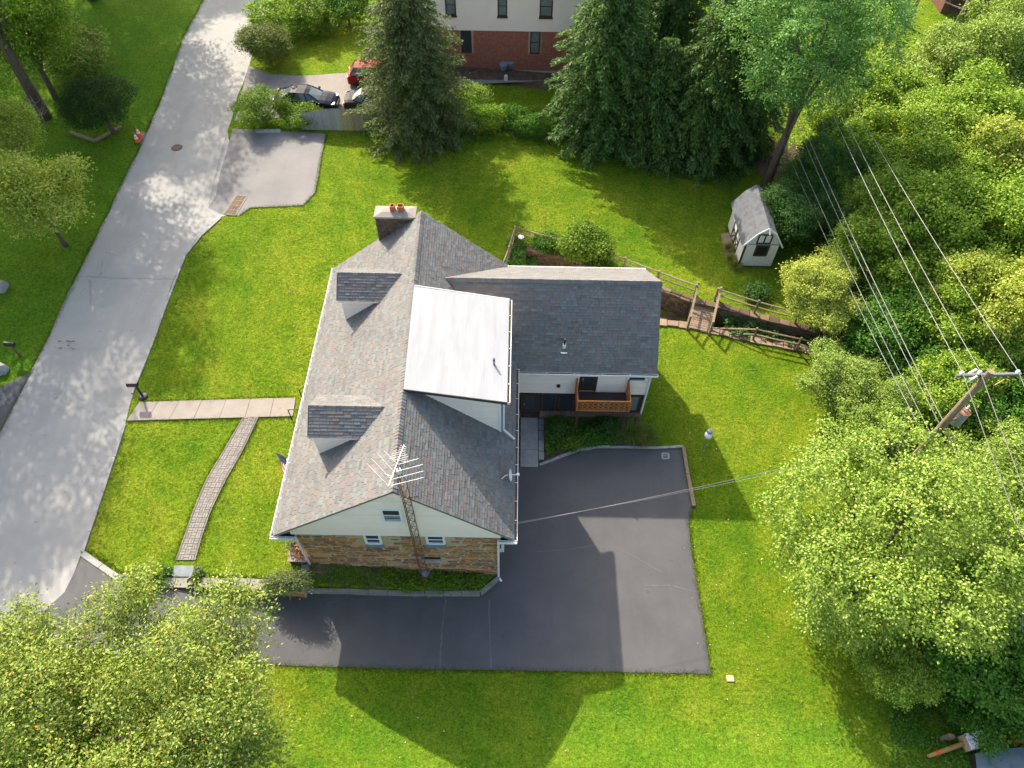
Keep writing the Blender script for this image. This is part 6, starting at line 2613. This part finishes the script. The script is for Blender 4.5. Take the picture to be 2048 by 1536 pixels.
# --- shrubs by the street
p = G(542, 258)
clump('forsythia_shrub', (p.x - .5, p.y + .6, p.z), 'spiky light green shrub by the parking apron, left of the grey fence', 'shrub', L_shr, 2.3, 2.3, 71, 300, ls=.14, aspect=.36, spread=.78, rl=(.2, .34), nl=16)
p = G(600, 250)
clump('forsythia_shrub', (p.x, p.y + .5, p.z), 'lower green shrub between the spiky shrub and the grey picket fence', 'shrub', L_shr, 1.6, 1.25, 72, 170, ls=.13, aspect=.4)
b = MB()
q = [at(x, y, 1.45) for x, y in ((512, 262), (562, 262), (562, 266), (512, 266))]
b.prism([(v_.x, v_.y) for v_ in q][::-1], 1.3, 1.62)
tag(b.build('shrub_edging', m_concg, org=q[0]), 'low concrete edging below the spiky shrub', 'edging')
p = G(537, 135)
clump('yew_shrub', (p.x, p.y + .7, p.z), 'yellow tipped yew bush between street and neighbour drive', 'shrub', L_yewl, 2.4, 2.8, 73, 520, ls=.15, aspect=.3, nl=12)
for i, (px, py, Rx, h, lab) in enumerate(((560, 70, 2.4, 2.9, 'arching green shrub by the street above the yew bush'), (640, 66, 2.4, 2.6, 'green shrub between the arching shrub and the cedar'), (610, 14, 3.0, 3.6, 'tall yellow green shrub at the upper photo edge by the street'), (700, 50, 2.2, 3.0, 'shrub tucked against the left side of the cedar'))):
    p = G(px, py)
    clump('hedge_shrub', (p.x, p.y, p.z), lab, 'shrub', (L_mid, L_shr, L_mid, L_ivy)[i], Rx, h, 74 + i, 190, ls=.17, droop=.35 if i == 0 else .1)

# --- left side of the street
p = crown_at(198, 206, 2.4, 1.4)
t = simple('clipped_yew', (p.x, p.y, 1.4), 'dark round clipped evergreen on a short trunk near the traffic cones', 'tree', L_yew, 2.75, .75, 4.1, 81, .16, nl=9, ncl=900, npc=30, ls=.12, rc=.24, aspect=.4, spread=.42, rl=(.5, .6))
p = G(92, 236)
v, lob = broad_crown(7.8, 7.6, 20.5, 82, nl=32, ncl=1450, npc=28, ls=.24, rc=.5, spread=.84, rl=(.2, .34))
big_c, big_t = npmesh('street_tree_crown', v, quad_faces(len(v)), L_mid), trunk_mesh('street_tree_trunk', 14, .36, lob, m_trunk, 8, (0, 0), 12, top=12.5)
t = tree('street_tree', (p.x, p.y, 1.4), 'tall tree with a thick dark trunk in the upper left corner', 'tree', big_c, big_t, None, 0, .97)
for ch_ in t.children:
    if ch_.name.startswith('crown'): ch_.location = (.9, -.3, .5)
p = G(160, 140)
clump('leafy_shrub', (p.x, p.y, 1.4), 'pale sunlit shrub behind the dark clipped evergreen', 'shrub', L_apple, 2.6, 3.2, 83, 220, ls=.19, scale=(1, 1.3, 1))
p = crown_at(35, 55, 5.5, 1.4)
v, lob = broad_crown(4.0, 2.0, 9.5, 182, nl=26, ncl=900, npc=26, ls=.2, rc=.36, spread=.84, rl=(.2, .34))
tree('corner_tree', (p.x, p.y, 1.4), 'dark leafy tree in the extreme upper left corner', 'tree', npmesh('corner_tree_crown', v, quad_faces(len(v)), L_mid), trunk_mesh('corner_tree_trunk', 6, .2, lob, m_trunk, 18, (0, 0), 8, top=5))
p = G(110, 95)
clump('leafy_shrub', (p.x - 1, p.y + 2, 1.4), 'darker green shrub at the foot of the tall upper left tree', 'shrub', L_mid, 2.8, 3.4, 84, 200, ls=.2)
p = crown_at(62, 385, 4.2, 1.4)
v, lob = broad_crown(3.6, 1.6, 6.6, 85, nl=22, ncl=620, npc=22, ls=.16, rc=.32, spread=.84, rl=(.16, .3), aspect=.65)
dog_c, dog_t = npmesh('dogwood_crown', v, quad_faces(len(v)), L_yel), trunk_mesh('dogwood_trunk', 4, .13, lob, m_trunk, 9, (0, 0), 14, top=3.2)
tree('dogwood_tree', (p.x, p.y, 1.4), 'loose light green tree on the far lawn at the left photo edge', 'tree', dog_c, dog_t)
p = crown_at(14, 252, 4.0, 1.4)
tree('dogwood_tree', (p.x - .6, p.y, 1.4), 'small yellow green tree left of the dark trunk with bare branches', 'tree', dog_c, dog_t, None, 2.1, (.75, .75, .85))


def dead_tree(loc, label, H, seed, r0=.11, spread=1.0):
    r = random.Random(seed)
    t = thing('dead_tree', loc, label, 'tree')
    ORG[t] = Vector((0, 0, 0))
    b = MB()
    b.tube([(0, 0, -.1), (.1, .05, H * .5), (.02, .1, H)], [r0, r0 * .7, r0 * .3], 8)
    b.build('trunk', m_bare, t, smooth=True)
    b = MB()
    for k in range(16):
        z = H * r.uniform(.3, .97)
        a = r.uniform(0, 6.28)
        L = r.uniform(.6, 1.5) * spread
        s = Vector((.05, .05, z))
        e = s + Vector((math.cos(a) * L, math.sin(a) * L, L * r.uniform(.2, .9)))
        m_ = s.lerp(e, .5) + Vector((0, 0, -.08))
        b.tube([s, m_, e], [r0 * .45, r0 * .28, r0 * .08], 5, cap=False)
        for q in range(3):
            g = m_.lerp(e, q / 3)
            h = g + Vector((r.uniform(-.5, .5), r.uniform(-.5, .5), r.uniform(0, .5))) * spread
            b.tube([g, h], [r0 * .14, r0 * .04], 4, cap=False)
    b.build('branches', m_bare, t)
    return t


p = G(72, 250)
dead_tree((p.x + 1.0, p.y - .4, 1.4), 'small tangle of bare branches by the dark trunk on the left', 2.6, 4, .05, 1.0)
p = G(1770, 92)
dead_tree((p.x, p.y, p.z), 'pale dead tree on the sunlit strip of lawn at the upper right', 8.0, 5, .22, 1.3)
p = G(1812, 52)
dead_tree((p.x, p.y, p.z), 'grey dead tree with bent top right of the pale dead tree', 7.5, 6, .2, 1.5)
p = G(1905, 62)
dead_tree((p.x, p.y, p.z), 'fallen looking dead tree with long bare branches over the bushes', 6.0, 7, .2, 2.6)

# --- shrubs round the creek
p = crown_at(1178, 487, 1.3, .6)
clump('honeysuckle_shrub', (p.x, p.y, .75), 'round bright green shrub growing through the rail fence behind the wing', 'shrub', L_shr, 1.75, 2.5, 91, 250, ls=.14)
p = G(1186, 530)
clump('creeper', (p.x, 33.3, -.1), 'green creeper hanging from the round shrub down the creek wall', 'creeper', L_shr, .9, 1.3, 92, 70, ls=.13, trunk=False)


ground_cover('ivy', [(-1.0, 30.2), (1.6, 30.0), (1.5, 33.6), (1.2, 35.4), (-.4, 35.4), (-1.0, 32)], 'dark green ivy spilling over the creek head behind the house', 'ivy', L_ivy, 4200, .15, .55, 3, zf=lambda x, y: np.where(x > .7, .35, 1.05))
ground_cover('ivy', [(1.2, 34.2), (4.0, 33.5), (4.3, 34.0), (3.9, 34.7), (1.2, 35.6)], 'ivy strip along the rail fence near the well cap', 'ivy', L_ivy, 1500, .14, .45, 4)
for i, (x, y, Rx, h) in enumerate(((1.9, 34.9, .8, 1.2), (-.6, 31.2, .8, .9))):
    clump('ivy_mound', (x, y, .9), ('bushy ivy mound on the fence by the well cap', 'ivy mound beside the back corner of the house')[i], 'ivy', L_ivy, Rx, h, 95 + i, 70, trunk=False)
ground_cover('creek_ivy', [(12.9, 28.6), (19, 26.9), (19.6, 28.2), (16.2, 29.3), (13.0, 30.3)], 'dark ivy hanging into the creek right of the footbridge', 'ivy', L_dark, 5200, .16, .9, 6, zf=lambda x, y: -.55 + .35 * (np.asarray(y) - 27.5) * .3)
p = G(1478, 590)
clump('small_shrub', (15.0, 31.2, .65), 'small dim shrub on the shaded lawn below the shed', 'shrub', L_dark, .8, .8, 97, 60, trunk=False)

# --- planting bed below the balcony
ground_cover('bed_plants', [(1.85, 19.6), (3.0, 20.3), (6.6, 20.6), (6.6, 22.1), (1.85, 22.1)], 'mixed low green plants in the bed below the balcony', 'plants', L_ivy, 4200, .11, .4, 7, zf=lambda x, y: np.zeros(np.shape(x)))
ground_cover('bed_plants', [(0.0, 19.2), (.48, 19.2), (.48, 22.1), (0.0, 22.1)], 'narrow strip of low plants between the house and the entrance path', 'plants', L_dark, 900, .10, .3, 8, zf=lambda x, y: np.zeros(np.shape(x)))
for i, (x, y, Rx, h, m) in enumerate(((2.6, 21.2, .55, .7, L_dark), (4.3, 20.9, .5, .6, L_ivy), (3.3, 20.6, .4, .45, L_shr), (5.2, 21.5, .5, .6, L_dark))):
    clump('bed_shrub', (x, y, 0), ('dark little shrub beside the entrance path', 'ivy green little shrub under the middle of the balcony', 'pale little shrub at the front of the bed', 'dark little shrub under the right end of the balcony')[i], 'shrub', m, Rx, h, 100 + i, 45, ls=.11, trunk=False)


def blades(n, R0, L, seed, w=.022, bend=.7):
    r = np.random.default_rng(seed)
    V, F = [], []
    for k in range(n):
        a = r.uniform(0, 6.28)
        rr = R0 * r.random() ** .5
        ll = L * r.uniform(.6, 1.1)
        o = np.array([math.cos(a) * rr, math.sin(a) * rr, 0])
        b = a + r.normal() * .6
        d = np.array([math.cos(b), math.sin(b), 0])
        s = np.array([-d[1], d[0], 0])
        t = np.linspace(0, 1, 5)
        be = bend * r.uniform(.6, 1.3)
        px_ = o + d * (ll * be * t ** 1.5)[:, None] + np.array([0, 0, 1]) * (ll * (t - be * .75 * t ** 2.4))[:, None]
        ww = w * (1 - t * .85)
        i = len(V) * 2
        base = sum(len(q) for q in V)
        vv = np.empty((10, 3))
        vv[0::2] = px_ - s * ww[:, None]
        vv[1::2] = px_ + s * ww[:, None]
        V.append(vv)
        for j in range(4):
            F.append((base + 2 * j, base + 2 * j + 1, base + 2 * j + 3, base + 2 * j + 2))
    return np.concatenate(V), np.array(F)


v, f = blades(330, .35, 1.15, 3)
gme = npmesh('fountain_grass', v, f, L_grassy)
for i, (px, py, sc) in enumerate(((1262, 872, 1.0), (1292, 880, .85))):
    p = at(px, py, .1)
    o = link('fountain_grass', gme, None, (p.x, p.y + .15, 0))
    o.scale = (sc,) * 3
    o.rotation_euler = (0, 0, i * 1.3)
    tag(o, ('arching tan and green grass clump at the balcony post corner', 'smaller arching grass clump at the kerb right of the larger one')[i], 'ornamental grass')
for i, (px, py) in enumerate(((1462, 522), (1470, 535), (1458, 500))):
    p = G(px, py)
    o = link('fountain_grass', gme, None, p)
    o.scale = (.55,) * 3
    o.rotation_euler = (0, 0, i * 2)
    tag(o, ('middle', 'lower', 'upper')[i] + ' grassy tuft at the front left corner of the shed', 'ornamental grass')

# --- gable bed and planter plants
ground_cover('bed_weeds', [(-9.1, 12.2), (-7.4, 12.2), (-3.9, 12.2), (-1.3, 12.3), (-.6, 12.95), (-9.1, 12.95)], 'low weeds and grass in the bed below the stone gable', 'plants', L_shr, 5200, .075, .14, 9)
for i, (x, y, Rx, h) in enumerate(((-4.6, 12.4, .3, .4), (-3.4, 12.6, .35, .4), (-2.6, 12.6, .3, .35), (-1.6, 12.6, .3, .3), (-5.6, 12.75, .3, .3))):
    clump('weed', (x, y, Z(x, y)), ('leafy weed left of the rusty mast foot', 'leafy weed right of the rusty mast foot', 'leafy weed below the right gable window', 'leafy weed near the right downspout', 'leafy weed below the left gable window')[i], 'weed', L_shr, Rx, h, 110 + i, 26, ls=.10, trunk=False)
for i, (x, y, Rx, h, m, lab) in enumerate(((-9.55, 13.4, .28, .35, L_red, 'coral leaved plant in the stone flower box'), (-9.8, 13.75, .25, .35, L_jun, 'pale green plant at the lawn side of the flower box'), (-9.5, 14.0, .3, .4, L_red, 'russet plant at the back of the flower box'))):
    clump('planter_plant', (x, y, 1.86), lab, 'plant', m, Rx, h, 120 + i, 26, ls=.09, trunk=False)
p = at(572, 1166, 1.55)
clump('juniper', (p.x, p.y, 1.38), 'low spreading juniper draped over the retaining wall end', 'shrub', L_jun, 1.05, .55, 125, 120, ls=.13, aspect=.28, scale=(1.15, .62, 1), trunk=False)
p = at(300, 1160, 1.5)
clump('juniper', (p.x, p.y - .1, 1.35), 'low dark plant over the wall left of the slate step', 'shrub', L_dark, .9, .4, 126, 60, ls=.11, scale=(1.1, .5, 1), trunk=False)
for i, (px, py) in enumerate(((334, 1142), (397, 1146), (392, 1158))):
    p = at(px, py, 1.5)
    clump('path_plant', (p.x, p.y, 1.38), ('small dark plant left of the slate step', 'small plant right of the slate step above the flower pot', 'small plant right beside the flower pot')[i], 'plant', (L_dark, L_jun, L_yewl)[i], .17, .28, 130 + i, 14, ls=.08, rc=.08, trunk=False)

# --- the wood on the right: shared crowns, each tree its own thing
kinds = []
for i, (m, sd, kw) in enumerate(((L_mid, 140, dict(ls=.14)), (L_yel, 141, dict(ls=.14)), (L_mid, 142, dict(ls=.16, droop=.2)), (L_dark, 143, dict(ls=.14)), (L_pale, 144, dict(ls=.14)), (L_ivy, 145, dict(ls=.15)))):
    v, lob = broad_crown(3.6, 1.2, 7.2, sd, nl=32, ncl=1500, npc=28, tmin=.6, rej=.7, rc=.20, flat=.8, aspect=.65, spread=.84, rl=(.20, .34), **kw)
    kinds.append((npmesh('wood_crown', v, quad_faces(len(v)), m), trunk_mesh('wood_trunk', 4, .18, lob, m_trunk, sd, (0, 0), 8, top=4.2)))
WOOD = [
    # px, py, height of crown middle, kind, scale xy, scale z, label
    (1650, 585, 2.6, 1, .72, .62, 'bright yellow green young tree at the end of the shed fence'),
    (1690, 760, 2.0, 4, .72, .5, 'pale bushy tree at the lawn edge below the fence end'),
    (1760, 815, 2.4, 4, .62, .55, 'pale bush between the lawn edge and the big maple'),
    (1660, 330, 3.4, 3, .72, .85, 'dark holly tree behind the shed under the locust'),
    (1760, 420, 3.0, 0, .85, .8, 'green tree between the parallel wires and the wood'),
    (1840, 380, 3.6, 2, .9, .9, 'green tree deep in the wood under the right hand wire'),
    (1950, 360, 4.4, 0, 1.0, 1.0, 'leafy tree in the wood below the tall edge trees'),
    (1940, 680, 3.0, 2, .85, .75, 'green bushy tree just above the crossarm of the pole'),
    (1700, 245, 3.6, 2, .8, .85, 'green tree between the locust crown and the dead tree'),
    (1632, 372, 2.4, 3, .6, .6, 'dark small holly filling the gap between the locust trunk and the wires'),
    (1592, 432, 2.2, 3, .72, .62, 'dark rounded holly leaning over the shed roof'),
    (1690, 440, 2.4, 3, .62, .6, 'small dark tree under the lower wires beside the shed'),
    (1720, 330, 3.6, 2, .85, .85, 'mid green tree under the wires right of the locust'),
    (1830, 300, 4.4, 0, 1.15, 1.1, 'broad green tree in the middle of the wood'),
    (1930, 250, 5.0, 0, 1.2, 1.2, 'tall green tree near the right photo edge of the wood'),
    (2010, 330, 4.8, 1, 1.1, 1.15, 'yellowish tall tree at the right photo edge'),
    (1770, 215, 4.0, 2, 1.0, 1.0, 'green tree at the back of the wood by the dead tree'),
    (1870, 150, 4.2, 4, 1.1, 1.0, 'pale leaved tree behind the wood below the outbuilding'),
    (2000, 150, 4.4, 4, 1.25, 1.1, 'pale tree in the upper right corner'),
    (2040, 60, 4.2, 4, 1.2, 1.05, 'furthest pale tree at the upper right photo corner'),
    (1880, 430, 4.4, 2, 1.05, 1.05, 'green tree right of the parallel wires'),
    (1980, 470, 4.6, 0, 1.1, 1.1, 'leafy green tree above the utility pole'),
    (1790, 500, 3.4, 2, .95, .85, 'green tree under the wires beside the yellow green young tree'),
    (2020, 610, 4.2, 1, .95, 1.0, 'yellow leaved tree right behind the utility pole'),
    (1900, 590, 3.2, 0, .9, .8, 'green tree under the three wires above the pole'),
    (1835, 660, 2.2, 5, 1.05, .6, 'dark vine covered thicket under the wires'),
    (1900, 790, 2.8, 2, .7, .7, 'green bush at the foot of the utility pole'),
    (2010, 800, 2.6, 5, .95, .65, 'dark thicket right of the transformer'),
    (2000, 960, 3.2, 4, .85, .75, 'pale leaved tree right of the big maple under the wires'),
    (2045, 1080, 2.8, 2, .8, .7, 'green tree at the right edge beside the big maple'),
    (2000, 1270, 2.2, 5, 1.1, .6, 'dark thicket behind the lower side of the big maple'),
    (1985, 1385, 1.2, 5, .7, .36, 'dark low thicket above the white crate'),
    (1790, 1330, 1.4, 2, .55, .4, 'vine draped bush in the shade of the big maple'),
    (1740, 905, 1.6, 4, .42, .45, 'small bush at the upper left side of the big maple'),
]
for i, (px, py, hz, k, s, sz, lab) in enumerate(WOOD):
    p = crown_at(px, py, hz, .2)
    tree('wood_tree' if sz > .7 else 'wood_shrub', p, lab, 'tree' if sz > .7 else 'shrub', kinds[k][0], kinds[k][1], None, i * 1.7, (s, s, sz))
# trees outside the picture whose shade falls on the street
for i, (x, y, s, lab) in enumerate(((-38.5, 66, 1.05, 'tall shade tree north of the dark trunk, up the street beyond the photo'), (-35.0, 33.0, .95, 'tall shade tree beyond the left photo edge shading the street'), (-37.5, 21, 1.0, 'tall shade tree beyond the side road at the left photo edge'), (-43, 55, 1.0, 'tall shade tree well beyond the upper left corner'), (-45, 77, 1.0, 'tall shade tree far up the street, left one'), (-38, 86, .95, 'tall shade tree far up the street, right one'), (-54, 68, 1.05, 'tall shade tree deep in the far lawn beyond the photo'))):
    tree('street_tree', (x, y, 1.4), lab, 'tree', big_c, big_t, 'shade trees west of the street', 1.1 + i * 1.3, s)
ground_cover('undergrowth', [(17.6, 8), (21.5, 7.2), (40, 2), (45, 60), (21, 60), (18.6, 45), (17.2, 38), (17.6, 30), (18.0, 26), (17, 20)], None, None, L_mid, 56000, .15, .9, 12, kind='stuff')
ground_cover('undergrowth', [(15.0, 3.0), (22, 3.0), (22, 9), (17.2, 9.5), (16.2, 6.5)], None, None, L_ivy, 8000, .10, .12, 13, kind='stuff')


# --- grass: tufts over the lawns and a shaggy fringe along every edge
def tufts(pts, h, seed, spread=.03, nb=3, w=.012):
    r = np.random.default_rng(seed)
    n = len(pts)
    c = np.repeat(pts, nb, 0)
    c[:, :2] += r.normal(size=(n * nb, 2)) * spread
    a = r.uniform(0, 6.283, n * nb)
    d = np.stack([np.cos(a), np.sin(a), np.zeros_like(a)], -1)
    hh = (h * r.uniform(.5, 1.25, n * nb))[:, None]
    s = np.stack([-d[:, 1], d[:, 0], d[:, 2]], -1) * w
    tip = c + d * hh * r.uniform(.2, .9, (n * nb, 1)) + np.array([0, 0, 1]) * hh
    v = np.stack([c - s, c + s, tip], 1).reshape(-1, 3)
    return v


gv = []
P_ = rng.uniform([-31, 4.5], [18, 47], size=(150000, 2))
ok = np.ones(len(P_), bool)
for poly in (road_poly, drv, pix([(416, 416), (432, 392), (441, 345), (466, 258), (652, 268), (630, 386), (606, 411), (500, 416)], 1.4)):
    ok &= ~inside(poly, P_[:, 0], P_[:, 1])
ok &= ~((P_[:, 0] > -9.4) & (P_[:, 0] < 7.4) & (P_[:, 1] > 11.8) & (P_[:, 1] < 29.0))
ok &= ~inside([tuple(v_[:2]) for v_ in (bl, br, tr if False else at(592, 796, 1.4), tl)], P_[:, 0], P_[:, 1])
ok &= ~inside([tuple(q) for q in lc] + [tuple(q) for q in rc[::-1]], P_[:, 0], P_[:, 1])
zz_ = zt(P_[:, 0], P_[:, 1])
ok &= zz_ > -.3
dens_ = np.sin(P_[:, 0] * 1.3) * np.sin(P_[:, 1] * 1.7) + rng.normal(size=len(P_)) * .8
ok &= dens_ > -.6
pts = np.concatenate([P_, zz_[:, None]], 1)[ok]
gv.append(tufts(pts, .055, 21, .05, 2, .010))
edges = []
for poly, st in ((ROAD_L, 0), ):
    edges.append(np.array(pix(poly, 1.4)))
edges.append(np.array(drv[14:33]))
edges.append(np.array([tuple(bl[:2]), tuple(br[:2])]) + [0, -.02])
edges.append(np.array([tuple(tl[:2]), tuple(at(592, 796, 1.4)[:2])]) + [0, .02])
edges.append(lc)
edges.append(rc)
edges.append(np.array(pix([(652, 268), (640, 330), (630, 386), (606, 411), (500, 416), (478, 432)], 1.4)))
edges.append(np.array([(a, c + .26) for a, c in zip(WALLX[1:7], WALLY[1:7])]))
edges.append(np.array([(a, c - .3) for a, c in zip(SX[2:5], SY[2:5])]))
edges.append(np.array([(x, y) for x, y in ((SX0, SY0 - .05), (SX1, SY0 - .05))]))
edges.append(np.array([(SX0 - .05, SY0), (SX0 - .05, SY1)]))
for e in edges:
    L = np.hypot(*np.diff(e, axis=0).T).sum()
    n = int(L * 80)
    q = curve([tuple(k) for k in e], max(3, n))
    q = q + rng.normal(size=q.shape) * .075
    z = zt(q[:, 0], q[:, 1])
    z = np.maximum(z, np.where(q[:, 1] < 12, zdrive(q[:, 0]), z))
    gv.append(tufts(np.concatenate([q, z[:, None]], 1), .08, 31, .05, 3, .012))
v = np.concatenate(gv)
o = link('grass', npmesh('grass', v, np.arange(len(v)).reshape(-1, 3), m_blade))
o['kind'] = 'stuff'

# fallen leaves and clover heads lying in the grass
r_ = np.random.default_rng(77)
q = np.concatenate([r_.uniform([8.6, 4], [15, 27], size=(200, 2)), r_.uniform([-16, 3.5], [8, 7.3], size=(110, 2)), r_.uniform([-18, 14], [-10.5, 40], size=(70, 2)), r_.uniform([-2, 31], [14, 42], size=(110, 2))])
z_ = zt(q[:, 0], q[:, 1])
q, z_ = q[z_ > -.3], z_[z_ > -.3]
c = np.stack([q[:, 0], q[:, 1], z_ + .05], -1)
m_fall = M('fallen_leaf', [(0.16, 0.09, 0.035), (0.34, 0.22, 0.09), (0.5, 0.46, 0.30)], .9, 3, isl=.9)
v = leaf_quads(c, unit(np.array([0, 0, 1.0]) + r_.normal(size=(len(c), 3)) * .3), r_.uniform(.04, .10, len(c)), .7)
o = link('fallen_leaves', npmesh('fallen_leaves', v, quad_faces(len(v)), m_fall))
o['kind'] = 'stuff'
